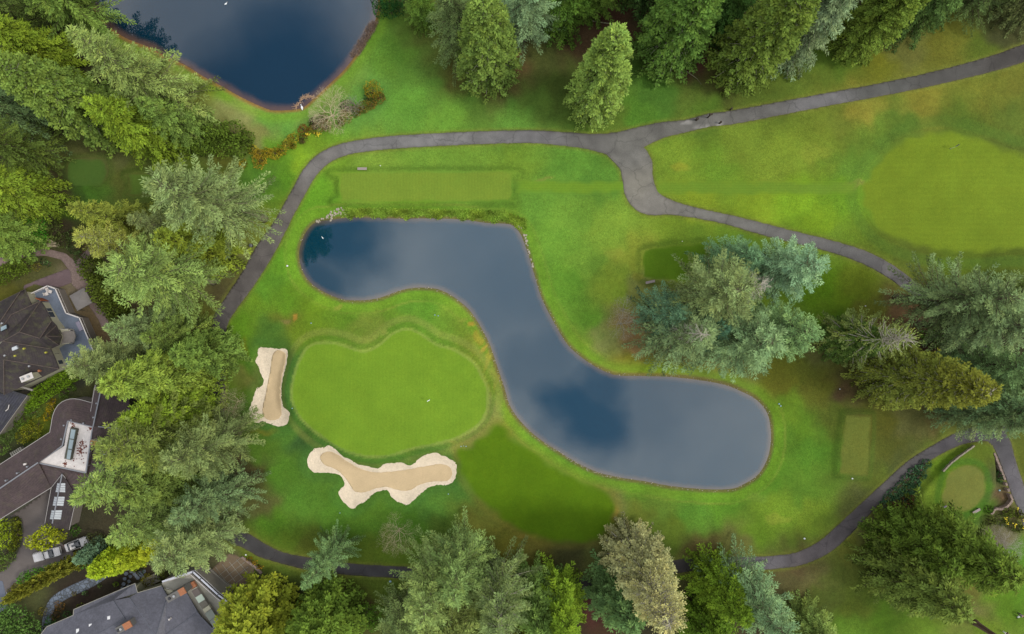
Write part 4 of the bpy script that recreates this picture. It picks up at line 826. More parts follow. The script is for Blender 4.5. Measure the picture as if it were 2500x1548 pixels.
# ------------------------------------------------------------------ hedges, shrubs and bare trees
def gz(x, y): return float(hgt(np.array([x]), np.array([y]))[0])
def shrub(name, px, py, ells, tint, label, group=None, cat='shrub', dens=10, cl=.3, cw=.24, trunk=None, seed=None, z0=None, kind=None):
    """ells: (dpx, dpy, z, rx, ry, rz) offsets in photo pixels, sizes in metres"""
    E = [(dx * S, -dy * S, z, rx, ry, rz) for dx, dy, z, rx, ry, rz in ells]
    c, tm = leafy('s', seed or rn.randrange(9999), E, dens, cl, cw, trunk)
    q = P(px, py); b = gz(q.x, q.y) if z0 is None else z0
    t = empty(name, (q.x, q.y, b)); tag(t, label, cat, group, kind)
    o = bpy.data.objects.new('foliage' if not trunk else 'crown', c); C.objects.link(o); o.parent = t; o.color = (*tint, 1)
    core = MB(); rnd = random.Random(px)
    if trunk:
        o2 = bpy.data.objects.new('trunk', tm); C.objects.link(o2); o2.parent = t
    else:
        for e in E[1:]: core.tube([(E[0][0], E[0][1], .03), (e[0], e[1], .03)], .05, 4)
        for e in E:
            core.tube([(e[0], e[1], 0), (e[0], e[1], e[2])], [.12, .06], 5)
            for k in range(4):
                a = rnd.uniform(0, 6.28); core.tube([(e[0], e[1], e[2] * .4), (e[0] + math.cos(a) * e[3] * .6, e[1] + math.sin(a) * e[4] * .6, e[2] + e[5] * .2)], [.05, .02], 4)
        core.build('stems', BARK, t)
    return t
def chain(pts, r, z, rz, jit=.12, seed=1):
    """ellipsoids strung along a line of photo pixels, relative to the first"""
    rnd = random.Random(seed); out_ = []; x0, y0 = pts[0]
    for (ax, ay), (bx, by) in zip(pts[:-1], pts[1:]):
        L = math.hypot(bx - ax, by - ay) * S; n = max(1, int(L / (r * .75)))
        for i in range(n + (1 if (bx, by) == pts[-1] else 0)):
            t = i / n; out_.append((ax + (bx - ax) * t - x0, ay + (by - ay) * t - y0, z * rnd.uniform(.9, 1.1), r * rnd.uniform(1 - jit, 1 + jit), r * rnd.uniform(1 - jit, 1 + jit), rz))
    return out_
GH = 'shrubs round the pond bank'; GG = 'garden shrubs between the houses'; GTOP = 'clipped topiary in a row below the upper house'
shrub('hedge', 245, 660, chain([(245, 660), (262, 700), (290, 745), (322, 785)], 2.7, 2.4, 2.6) + chain([(275, 690), (318, 750), (335, 790)], 2.4, 2.0, 2.4, seed=4), shade(96, 114, 38), 'tall broad laurel hedge between the gazebo and the broad pale fir', cat='hedge', dens=8, cl=.42, cw=.32)
shrub('hedge', 8, 688, [(a - 8, b - 688, 1.4, 1.9, 1.5, 1.5) for a, b in ((4, 684), (22, 678), (42, 668), (60, 658), (76, 650), (30, 664), (50, 652))], shade(104, 130, 40), 'olive hedge between the garden path and the purple grey drive', cat='hedge')
shrub('shrub', 97, 652, [(0, 0, .8, 1.0, 1.0, .9)], shade(138, 134, 56), 'small round olive ball at the end of the olive hedge', GG, dens=16, cl=.2, cw=.16)
shrub('shrub', 112, 640, [(0, 0, .6, .9, .9, .7), (10, 6, .5, .7, .7, .6)], shade(78, 108, 60), 'low dark bush right of the round olive ball', GG)
shrub('shrub', 98, 575, [(0, 0, 2.0, 2.9, 2.7, 2.2), (12, -22, 2.1, 2.2, 2.0, 2.1), (-22, 8, 1.6, 2.0, 2.0, 1.8)], shade(74, 142, 36), 'vivid green rhododendron above the garden path', GG, cl=.34, cw=.26)
shrub('shrub', 40, 606, [(0, 0, .8, 2.4, 1.4, .9), (-26, 12, .8, 1.8, 1.3, .9), (22, -4, .7, 1.6, 1.1, .8), (34, 8, .5, 1.3, .8, .6)], shade(88, 140, 82), 'blue green ground ivy along the top of the garden path', GG, dens=12)
shrub('shrub', 130, 540, [(0, 0, 1.5, 2.0, 2.6, 1.8), (14, 26, 1.3, 1.6, 2.2, 1.5), (30, 50, 1.0, 1.7, 1.7, 1.3)], shade(84, 98, 46), 'dull dark brushwood between the dark tee and the rhododendron', GG)
shrub('shrub', 190, 600, [(0, 0, .9, 1.7, 2.0, 1.2), (12, 30, .9, 1.3, 2.0, 1.1), (-6, -24, .8, 1.4, 1.4, 1)], shade(78, 100, 50), 'dark bush left of the tall laurel hedge top', GG)
# clipped hedge and topiary below the upper house
shrub('hedge', 195, 898, chain([(195, 898), (160, 914), (125, 936), (92, 962), (72, 986)], .85, 1.2, 1.5, .05), shade(122, 162, 34), 'bright clipped hedge nearest the upper house', cat='hedge', dens=18, cl=.2, cw=.16)
shrub('hedge', 205, 912, chain([(205, 912), (175, 932), (140, 955), (108, 975), (82, 998)], .9, 1.2, 1.5, .05, 3), shade(116, 156, 34), 'bright clipped hedge on the side of the curved brown roof', cat='hedge', dens=18, cl=.2, cw=.16)
for i, (x, y, r, h, tt, lb) in enumerate([(92, 1004, 1.7, 1.5, (96, 128, 62), 'grey green clipped dome under the end of the double hedge'), (62, 1022, 2.1, 1.7, (98, 134, 34), 'largest clipped dome, striped green, left of the olive mound'),
        (40, 1040, 1.8, 1.5, (104, 128, 68), 'pale grey green clipped dome, third from the double hedge'), (24, 1062, 1.7, 1.5, (98, 124, 62), 'clipped dome, fourth from the double hedge'), (6, 1090, 2.1, 1.7, (102, 140, 52), 'clipped dome cut by the left edge')]):
    shrub('topiary', x, y, [(0, 0, h * .5, r, r * .9, h)], shade(*tt), lb, GTOP, cat='topiary', dens=22, cl=.17, cw=.13)
shrub('shrub', 82, 1052, [(0, 0, .9, 2.3, 2.0, 1.3), (16, -18, .9, 1.9, 1.8, 1.2), (-18, 12, .8, 1.8, 1.6, 1.1)], shade(128, 134, 34), 'wide olive mound beside the curved brown roof', GG, dens=16, cl=.22, cw=.18)
shrub('shrub', 128, 995, [(0, 0, .6, .8, 1.5, .8), (-8, 20, .6, .8, 1.3, .8), (6, -16, .5, .7, 1, .7)], shade(170, 150, 26), 'golden yellow shrub hugging the curved brown roof', GG, dens=16, cl=.2, cw=.16)
shrub('shrub', 160, 960, [(0, 0, .7, 1.3, 1.0, .9), (18, -14, .7, 1.2, .9, .9)], shade(86, 118, 40), 'low green bush between the double hedge and the brown roof', GG)
# lower left garden
shrub('shrub', 14, 1292, [(0, 0, 1.6, 2.1, 2.3, 1.7), (8, 22, 1.4, 1.8, 1.8, 1.5), (-6, -16, 1.4, 1.7, 1.6, 1.5)], shade(146, 172, 34), 'lime yellow shrub at the left edge beside the drive', GG, cl=.36, cw=.28)
shrub('hedge', 44, 1270, chain([(44, 1270), (50, 1290), (48, 1314), (40, 1334)], .95, .9, 1.1, .08), shade(106, 118, 30), 'olive hedge curving round the lime yellow shrub', cat='hedge', dens=14)
shrub('shrub', 20, 1345, [(0, 0, 1.0, 2.0, 1.5, 1.2), (-16, 16, .9, 1.4, 1.3, 1.1), (12, 14, .7, 1.3, 1.0, .9), (-10, 34, .7, 1.4, 1.1, .9)], shade(104, 132, 54), 'rounded green shrub below the lime one at the left edge', GG)
shrub('shade_tree', 152, 1296, [(0, 0, 5.0, 2.7, 2.1, 1.8), (-28, 8, 4.8, 2.0, 1.5, 1.4), (28, -6, 5.0, 1.9, 1.5, 1.5), (-10, 16, 4.6, 1.9, 1.1, 1.2), (6, -20, 5.0, 2.0, 1.2, 1.3)], shade(158, 172, 34), 'small lime green tree overhanging the white car and the white pickup', cat='tree', trunk=(4.2, .16), cl=.4, cw=.32, dens=9)
shrub('shrub', 192, 1290, [(0, 0, 1.2, 1.0, 1.3, 1.2)], shade(70, 112, 34), 'dark green bush at the foot of the glazed ridge roof', GG)
shrub('hedge', 95, 1398, [(0, 0, 1.3, 2.2, 1.5, 1.5), (26, -8, 1.4, 2.0, 1.4, 1.5), (52, -16, 1.4, 2.0, 1.4, 1.5), (78, -22, 1.4, 2.0, 1.4, 1.4), (104, -26, 1.2, 1.8, 1.3, 1.3), (-22, 10, 1.2, 1.8, 1.4, 1.4)], shade(80, 132, 38), 'green hedge below the two parked white vehicles', cat='hedge')
shrub('shrub', 50, 1432, [(0, 0, .9, 1.5, 1.3, 1.1), (-16, 12, .6, 1.3, 1.1, .7), (14, 14, .6, 1.2, 1.0, .7), (-6, 26, .5, 1.3, .9, .6)], shade(120, 120, 48), 'brownish olive shrubs at the corner of the drive', GG)
shrub('shade_tree', 62, 1500, [(0, 0, 4.2, 4.2, 3.6, 2.8), (-36, 12, 3.8, 3.4, 3.2, 2.5), (30, 22, 3.8, 3.2, 3.0, 2.4), (0, 34, 4.0, 3.6, 3.2, 2.5), (-20, -20, 3.4, 2.8, 2.2, 2)], shade(92, 130, 56), 'broad green tree in the bottom left corner', cat='tree', trunk=(3.2, .25), cl=.38, cw=.3, dens=8)
shrub('shade_tree', 72, 1556, [(0, 0, 3.6, 3.2, 2.6, 2.4), (-36, 4, 3.4, 2.8, 2.4, 2.2)], shade(118, 138, 44), 'yellow green tree cut by the bottom edge in the corner', cat='tree', trunk=(3.0, .2), cl=.36, cw=.28, dens=9)
shrub('shrub', 250, 1316, [(0, 0, 2.0, 2.2, 2.2, 2.2), (10, 24, 1.6, 1.7, 1.7, 1.8)], shade(78, 88, 46), 'dark brownish bush right of the white car', GG)
for i, (x, y, r, tt, lb) in enumerate([(150, 1478, 1.3, (132, 100, 48), 'russet bush beside the curved stone walk'), (138, 1500, 1.1, (108, 84, 46), 'brown bush on the corner notch of the grey roof'), (168, 1497, .9, (80, 130, 62), 'green bush in the notch of the grey roof'), (128, 1513, 1.2, (76, 138, 50), 'green round bush nearest the corner of the grey roof'),
        (212, 1446, .8, (90, 124, 72), 'small grey green ball beside the stone walk'), (184, 1447, .7, (120, 112, 44), 'small olive ball beside the stone walk'), (246, 1428, .6, (100, 130, 60), 'tiny green ball right of the pale boulder'), (286, 1424, .7, (110, 142, 36), 'tiny lime bush near the grey roof edge'),
        (328, 1389, .75, (140, 166, 24), 'small bright lime ball among the stepping stones'), (346, 1392, .8, (46, 72, 30), 'small black green ball among the stepping stones'), (368, 1412, 1.6, (124, 124, 34), 'olive shrub in the walled bed beside the grey house'), (400, 1402, 1.3, (92, 108, 34), 'dark olive shrub left of the grey house terrace'),
        (200, 1478, 1.0, (110, 120, 40), 'flat olive bush along the grey roof edge'), (108, 1490, 1.1, (122, 118, 44), 'ochre tipped bush beside the bottom left trees'), (112, 1530, 1.0, (74, 92, 40), 'dark bush at the lower end of the stone walk')]):
    shrub('shrub', x, y, [(0, 0, r * .45, r, r * .9, r * .75)], shade(*tt), lb, GG, dens=18, cl=.2, cw=.16)
for tip, h, r, lb in (((228, 1398), 9.5, 3.1, 'left one of three golden conifers above the stone walk'), ((292, 1378), 9.5, 3.0, 'middle one of three golden conifers above the stone walk'), ((350, 1352), 9, 2.9, 'right one of three golden conifers, touching the silvery blue fir')):
    place_tree('golden_conifer', 'golden', tip, h, r, shade(160, 180, 40), lb, 'golden conifers in a row', 'tree')
place_tree('leaning_conifer', 'golden', (10, 1468), 21, 1.9, shade(134, 142, 48), 'slim yellow green conifer with its top over the bottom left tree', None, 'tree')
place_tree('small_conifer', 'golden', (186, 1370), 9, 2.2, shade(110, 146, 112), 'small blue grey conifer beside the white car', None, 'tree')
# upper left pond bank
shrub('shrub', 520, 352, [(0, 0, 2.2, 3.6, 3.0, 2.6), (38, 6, 2.0, 3.2, 2.8, 2.4), (72, 10, 1.6, 2.8, 2.6, 2.0), (-34, 4, 2.0, 3.0, 2.6, 2.3), (58, -24, 1.6, 2.8, 2.4, 2.0), (18, -22, 2.0, 3.0, 2.4, 2.2), (88, -8, 1.0, 1.8, 2.2, 1.4), (-62, -6, 2.0, 2.6, 2.4, 2.2)], shade(98, 126, 40), 'large dark green laurel mass between the upper trees and the yellow gorse', GH, dens=8, cl=.4, cw=.3)
rnd = random.Random(8)
for i, (x, y, r, tt) in enumerate([(598, 403, .85, (176, 160, 40)), (622, 368, 1.0, (176, 168, 52)), (637, 378, 1.0, (178, 158, 42)), (636, 396, 1.3, (182, 156, 46)), (656, 374, 1.0, (176, 158, 36)), (674, 378, 1.2, (178, 164, 46)), (692, 368, 1.0, (170, 156, 42)), (706, 356, 1.0, (164, 156, 46)), (720, 340, 1.0, (180, 170, 44)), (718, 356, .8, (150, 146, 44))]):
    r *= 1.25
    shrub('gorse_bush', x, y, [(0, 0, r * .4, r, r, r * .7), (rnd.uniform(-8, 8), rnd.uniform(-5, 5), r * .35, r * .7, r * .7, r * .55)], shade(*tt), ['yellow gorse bush nearest the laurel mass', 'tall yellow gorse bush at the left end of the upper row', 'second yellow gorse bush of the upper row, left to right', 'orange yellow gorse bush standing low in the bed', 'third yellow gorse bush of the upper row', 'deep yellow gorse bush in the middle of the row', 'olive yellow gorse bush past the middle of the row', 'olive gorse bush climbing towards the bare shrub', 'bright yellow gorse bush standing up at the right end', 'small olive gorse bush under the bright right end one'][i], 'yellow gorse bushes along the bed', dens=20, cl=.2, cw=.17)
for i, (x, y, r, tt, lb) in enumerate([(745, 322, 1.2, (134, 100, 40), 'rusty bush left of the bright yellow flowers'), (742, 340, .9, (88, 78, 44), 'dark small bush under the rusty one'), (775, 316, 1.2, (140, 122, 50), 'ochre bush below the bare fan shaped shrub'), (800, 310, 1.1, (134, 116, 48), 'ochre bush right under the bare shrub stem'), (770, 302, 1.1, (70, 56, 40), 'dark brown bush at the foot of the bare shrub'), (790, 292, 1.0, (92, 84, 46), 'dull olive bush behind the bare shrub stem'),
        (828, 302, 1.0, (124, 124, 54), 'olive bush right of the bare shrub'), (848, 288, 1.2, (132, 120, 50), 'tawny bush midway along the brown bed'), (868, 274, 1.2, (124, 120, 54), 'olive tawny bush in the brown bed'), (890, 264, 1.2, (128, 118, 46), 'tawny bush under the big golden bush'), (908, 256, 1.1, (138, 116, 44), 'orange brown bush at the right end of the bed'), (925, 242, 1.2, (132, 110, 44), 'brown fringe bush beside the big golden bush'),
        (912, 222, 1.7, (158, 146, 34), 'big golden olive bush at the right end of the bed'), (904, 238, 1.0, (70, 98, 50), 'dark green bush tucked under the big golden one'), (850, 262, 1.3, (128, 112, 104), 'greyish purple twiggy bush right of the bare shrub')]):
    r *= 1.2
    shrub('shrub', x, y, [(0, 0, r * .45, r, r, r * .75), (rnd.uniform(-9, 9), rnd.uniform(-6, 6), r * .4, r * .75, r * .75, r * .6)], shade(*tt), lb, GH, dens=18, cl=.2, cw=.15)
FLW = mat('yellow_petals', (.75, .6, .04), .6)
for x, y, lb in ((753, 331, 'bright yellow flowers on the left in the gorse bed'), (778, 329, 'bright yellow flowers on the right in the gorse bed')):
    mb = MB(); q = P(x, y); b = gz(q.x, q.y)
    for k in range(26): mb.ball((q.x + rnd.gauss(0, .32), q.y + rnd.gauss(0, .2), b + .5 + rnd.uniform(0, .2)), rnd.uniform(.07, .13), 5, 4)
    for k in range(10): mb.tube([(q.x + rnd.gauss(0, .2), q.y + rnd.gauss(0, .15), b), (q.x + rnd.gauss(0, .3), q.y + rnd.gauss(0, .2), b + .5)], .012, 3)
    tag(mb.build('flowering_plant', FLW), lb, 'flowers', 'yellow flowers in the bed')
shrub('hedge', 945, 22, [(-14, -14, 1.7, 1.9, 2.2, 1.9), (8, -12, 1.7, 1.9, 2.2, 1.9), (-12, 10, 1.7, 1.8, 1.9, 1.9), (12, 12, 1.7, 1.8, 1.6, 1.9), (30, 8, 1.5, 1.4, 1.5, 1.7), (28, -14, 1.6, 1.6, 1.8, 1.8), (0, -40, 1.7, 2.6, 2.0, 1.9)], shade(48, 96, 42), 'dense dark green clipped hedge on the pond corner at the top', cat='hedge', dens=16, cl=.24, cw=.2)
shrub('hedge', 900, 1488, [(-20, -4, 1.6, 1.7, 1.6, 1.8), (0, -6, 1.6, 1.8, 1.6, 1.8), (20, -2, 1.5, 1.6, 1.6, 1.7), (6, 16, 1.4, 1.6, 1.6, 1.6), (22, 22, 1.3, 1.4, 1.4, 1.6), (14, 36, 1.2, 1.1, 1.2, 1.4)], shade(92, 138, 40), 'clipped green hedge at the bottom between two conifer groups', cat='hedge', dens=16, cl=.22, cw=.18)
shrub('shrub', 965, 1480, [(0, 0, 1.6, 2.0, 2.2, 1.9), (4, 30, 1.5, 2.2, 2.0, 1.8), (-10, 52, 1.3, 2, 1.8, 1.7)], shade(44, 84, 36), 'black green bush right of the clipped bottom hedge', None)
shrub('shrub', 2262, 812, [(0, 0, 1.5, 2.4, 1.7, 1.8), (30, 10, 1.5, 2.2, 1.6, 1.7), (54, 14, 1.3, 2.0, 1.6, 1.5), (8, 20, 1.2, 2.0, 1.5, 1.5)], shade(84, 138, 34), 'bright green undergrowth below the pale fir at the right', None)
# slope above the small green
t_ = shrub('ground_cover', 2200, 1190, [(dx, dy, .25, 1.5, 1.2, .55) for dx, dy in ((58, -58), (44, -46), (30, -36), (46, -28), (14, -20), (32, -10), (-2, -4), (18, 4), (-18, 12), (4, 20), (24, 22), (-34, 26), (-12, 34), (10, 38), (-44, 42), (30, 0))], shade(70, 112, 74), 'blue green ivy bank between the path and the small green', None, 'ivy', dens=14, kind='stuff')
shrub('shrub', 2212, 1222, [(0, 0, .5, 1.5, 1.5, .8), (-32, 14, .5, 1.2, 1.2, .7)], shade(104, 70, 42), 'rusty brown bush in the ivy bank', None, dens=16)
shrub('shrub', 2404, 1240, [(0, 0, .6, 1.1, 1.0, .9)], shade(86, 130, 34), 'small green bush beside the bench on the small green', None, dens=16)
shrub('shrub', 2434, 1162, [(0, 0, .6, .7, 1.5, .8)], shade(60, 98, 44), 'narrow dark bush against the stone wall', None, dens=16)
for i, (x, y, r, tt, lb) in enumerate([(2455, 1246, 1.3, (98, 116, 40), 'olive shrub with yellow flowers below the stone wall'), (2480, 1252, 1.1, (110, 122, 36), 'shrub with yellow blooms touching the right path'), (2440, 1268, 1.4, (88, 108, 42), 'dark shrub between the bare grey shrub and the stone wall'), (2474, 1282, 1.4, (92, 110, 44), 'olive shrub right above the bare grey shrub'), (2410, 1268, 1.2, (96, 108, 46), 'dull shrub left of the bare grey shrub')]):
    shrub('shrub', x, y, [(0, 0, .6, r, r, .9), (8, 6, .5, r * .7, r * .7, .7)], shade(*tt), lb, 'shrubs under the stone wall', dens=16, cl=.22)
mb = MB()
for x, y in ((2474, 1236), (2487, 1266), (2466, 1276), (2447, 1272), (2489, 1284), (2444, 1262)):
    q = P(x, y); b = gz(q.x, q.y)
    for k in range(7): mb.ball((q.x + rnd.gauss(0, .18), q.y + rnd.gauss(0, .2), b + 1.25 + rnd.uniform(-.1, .2)), rnd.uniform(.08, .14), 5, 4)
tag(mb.build('blossom', FLW), 'scattered yellow blossom over the shrubs by the right path', 'flowers', kind='stuff')

# bare trees and shrubs
def place_bare(name, seed, x, y, h, r, label, m=BARKP, depth=5, rad=.16, group=None, cat='tree'):
    a, b = bare(seed, h, r, depth=depth, rad=rad, mats=m); q = P(x, y); t = empty(name, (q.x, q.y, gz(q.x, q.y) - .1)); tag(t, label, cat, group)
    for nm, me in (('branches', a), ('trunk', b)):
        o = bpy.data.objects.new(nm, me); C.objects.link(o); o.parent = t
TWG = mat('tan_twig', (.52, .43, .28), .9, [(2, .2, U)]); TWP = mat('purple_twig', (.22, .19, .17), .9, [(2, .25, U)])
place_bare('bare_shrub', 3, 815, 286, 5.5, 5.0, 'bare tan shrub fanning out above the gorse bed', TWG, 6, .15, cat='shrub')
place_bare('bare_tree', 7, 976, 1290, 7.0, 4.3, 'bare round tree on the lawn below the wide bunker', TWG, 6, .17)
place_bare('bare_tree', 9, 1513, 790, 6.5, 3.4, 'lower bare grey tree left of the big clump of firs', BARKP, 5, .15, 'two bare trees left of the big clump')
place_bare('bare_tree', 10, 1518, 757, 6.5, 3.0, 'upper bare grey tree left of the big clump of firs', BARKP, 5, .15, 'two bare trees left of the big clump')
place_bare('bare_tree', 14, 588, 978, 7.5, 3.4, 'bare twiggy tree left of the narrow bunker', TWG, 6, .12)
place_bare('bare_shrub', 16, 2405, 1312, 6, 4.0, 'dense bare grey shrub beside the dark drooping conifers', TWP, 6, .13, cat='shrub')
place_bare('bare_shrub', 18, 2440, 1330, 5, 3.8, 'grey brown leafless shrub by the right path', mat('grey_twig', (.36, .33, .28), .9), 6, .13, cat='shrub')
place_bare('bare_shrub', 22, 870, 262, 3.0, 2.2, 'low purple grey leafless bush right of the fan shaped shrub', TWP, 4, .1, cat='shrub')
a_, b_ = deadconifer(5, 33, 4.6); q = P(1874, 694, 33); t_ = empty('dead_tree', (q.x, q.y, gz(q.x, q.y))); tag(t_, 'dead leafless tree with white limbs in the middle of the big clump', 'tree')
for nm, me in (('branches', a_), ('trunk', b_)):
    o = bpy.data.objects.new(nm, me); C.objects.link(o); o.parent = t_
a_, b_ = deadconifer(6, 33, 2.8); q = P(1728, 818, 33); t_ = empty('dead_tree', (q.x, q.y, gz(q.x, q.y))); tag(t_, 'pale dead treetop at the lower left of the big clump', 'tree')
for nm, me in (('branches', a_), ('trunk', b_)):
    o = bpy.data.objects.new(nm, me); C.objects.link(o); o.parent = t_

# marsh plants on the north bank, ragged reed edge
rng = np.random.default_rng(77); lv = Leaves(rng); pts = []
while len(pts) < 1500:
    x = rng.uniform(835, 1285); y = rng.uniform(505, 566); u = (x - 835) / 450
    top = 508 + 8 * u; bot = 529 + (16 * max(0, u - .55) / .45) + 3.5 * math.sin(x * .09) + 3 * math.sin(x * .23)
    if u > .88: top += 20 * (u - .88) / .12; bot += 16 * (u - .88) / .12
    if top < y < bot: pts.append((x, y))
pts = np.array(pts)
for k in range(9):
    X_ = (pts[:, 0] - 1250) * S + rng.normal(0, .12, len(pts)); Y_ = (774 - pts[:, 1]) * S + rng.normal(0, .1, len(pts)); Z_ = np.maximum(hgt(X_, Y_), WL - .05)
    d = rng.normal(0, .6, (len(pts), 3)); d[:, 2] = np.abs(d[:, 2]) + .5
    cl_ = np.sin(X_ * 1.1) * np.cos(Y_ * 2.3 + X_ * .4)
    lv.add(np.column_stack([X_, Y_, Z_]), d, rng.uniform(.25, .55, len(pts)), .12, np.clip(.72 + .28 * cl_ + rng.normal(0, .15, len(pts)), 0, 1), np.clip(.18 + .35 * np.sin(X_ * .8 + 1) + rng.normal(0, .15, len(pts)), 0, 1))
o = lv.mesh('marsh_plants'); o.color = (*shade(142, 174, 62), 1); tag(o, 'yellow green marsh plants along the north bank of the winding pond', 'marsh plants', kind='stuff')
# rough weeds on the lake bank, upper right of it
lv = Leaves(rng); pts = np.array([(x, y) for x, y in zip(rng.uniform(855, 925, 1500), rng.uniform(50, 135, 1500))])
d_ = npond((pts[:, 0] - 1250) * S, (774 - pts[:, 1]) * S); pts = pts[(d_ > -1.2) & (d_ < .5)]
for k in range(8):
    X_ = (pts[:, 0] - 1250) * S + rng.normal(0, .15, len(pts)); Y_ = (774 - pts[:, 1]) * S + rng.normal(0, .15, len(pts)); Z_ = np.maximum(hgt(X_, Y_), WL)
    d = rng.normal(0, .7, (len(pts), 3)); d[:, 2] = np.abs(d[:, 2]) + .3
    lv.add(np.column_stack([X_, Y_, Z_]), d, rng.uniform(.2, .5, len(pts)), .05, rng.uniform(.1, .9, len(pts)), rng.uniform(.3, 1, len(pts)))
o = lv.mesh('dry_weeds'); o.color = (*shade(150, 136, 128), 1); tag(o, 'grey purple dry weeds on the bank of the upper pond', 'weeds', kind='stuff')
# stones along the shore
ST = mat('shore_stone', (.36, .32, .25), .9, [(2, .3, U)])
mb = MB(); rnd = random.Random(4)
mb.ball((0, 0, 0), (1, .8, .6), 8, 6, .12, rnd); proto = mb.build('shore_stone', ST); me_st = grab(proto)
nst = 0
for (xa, ya, xb, yb, n, sp) in ((772, 540, 806, 524, 14, 4), (800, 530, 838, 512, 34, 9), (1262, 545, 1284, 580, 10, 4), (1284, 585, 1300, 650, 16, 3)):
    for i in range(n):
        t = rnd.random(); x = xa + (xb - xa) * t + rnd.gauss(0, sp * .5); y = ya + (yb - ya) * t + rnd.gauss(0, sp * .5); q = P(x, y)
        o = bpy.data.objects.new('shore_stone', me_st); C.objects.link(o); s_ = rnd.uniform(.12, .30); o.location = (q.x, q.y, max(gz(q.x, q.y), WL) + s_ * .2); o.scale = (s_, s_, s_); o.rotation_euler = (rnd.uniform(-.3, .3), rnd.uniform(-.3, .3), rnd.uniform(0, 6))
        tag(o, 'pale rounded stone at the upper left shore of the winding pond' if x < 1000 else 'pale rounded stone on the right shore of the winding pond', 'stone', 'stones left of the marsh plants' if x < 1000 else 'stones right of the marsh plants')
mb = MB(); pp = pond.p
for i in range(len(pp)):
    a = pp[i]; b = pp[(i + 1) % len(pp)]; L = math.hypot(*(b - a)); px_ = a[0] / S + 1250; py_ = 774 - a[1] / S
    dn = 5 if (1340 < px_ < 1530 and py_ > 1080) else (1.6 if py_ > 700 or px_ > 1290 else .5)
    for k in range(int(L * dn + rnd.random())):
        t = rnd.random(); x = a[0] + (b[0] - a[0]) * t + rnd.gauss(0, .13); y = a[1] + (b[1] - a[1]) * t + rnd.gauss(0, .13); s_ = rnd.uniform(.05, .13)
        mb.ball((x, y, max(gz(x, y), WL) + .02), (s_, s_ * .8, s_ * .6), 5, 4, .15, rnd)
tag(mb.build('shore_gravel', ST), 'small pale stones strewn along the water line', 'gravel', kind='stuff')
# brushwood lying in the upper pond
mb = MB(); TAN = mat('tan_reed', (.5, .33, .2), .9)
for k in range(90):
    t = k / 90; x = 717 + 48 * t + rnd.gauss(0, 1.5); y = 263 - 26 * math.sin(t * 2.4) - 4 * t + rnd.gauss(0, 2); q = P(x, y)
    a = rnd.uniform(0, 6.28); L = rnd.uniform(.3, .9); mb.tube([(q.x, q.y, WL + .03), (q.x + math.cos(a) * L * .5, q.y + math.sin(a) * L * .5, WL + .12), (q.x + math.cos(a) * L, q.y + math.sin(a) * L, WL + .05)], .03, 3)
tag(mb.build('brushwood', TAN), 'curl of tan brushwood at the tip of the upper pond', 'brushwood')
mb = MB()
for k in range(9):
    q = P(150 + rnd.uniform(-3, 3), 598 + rnd.uniform(-6, 6)); a = R(180 + rnd.uniform(-40, 25)); L = rnd.uniform(2.5, 5)
    mb.tube([(q.x, q.y, .5), (q.x + math.cos(a) * L * .5, q.y + math.sin(a) * L * .5, .8), (q.x + math.cos(a) * L, q.y + math.sin(a) * L, .5)], [.06, .04, .015], 4)
tag(mb.build('fallen_branches', TWG), 'pale fallen branches lying over the garden path', 'branches')
for pts_, lb in (([(1445, 51), (1490, 58), (1532, 66)], 'thin fallen trunk on the brown litter at the top'), ([(1655, 163), (1682, 178), (1702, 192), (1712, 206)], 'dark fallen branch right of the lone pale cedar')):
    mb = MB(); mb.tube([P(x, y, .25) for x, y in pts_], [.16, .12] + [.05] * (len(pts_) - 2), 6)
    tag(mb.build('log', BARKM), lb, 'log', 'fallen wood on the lawn')
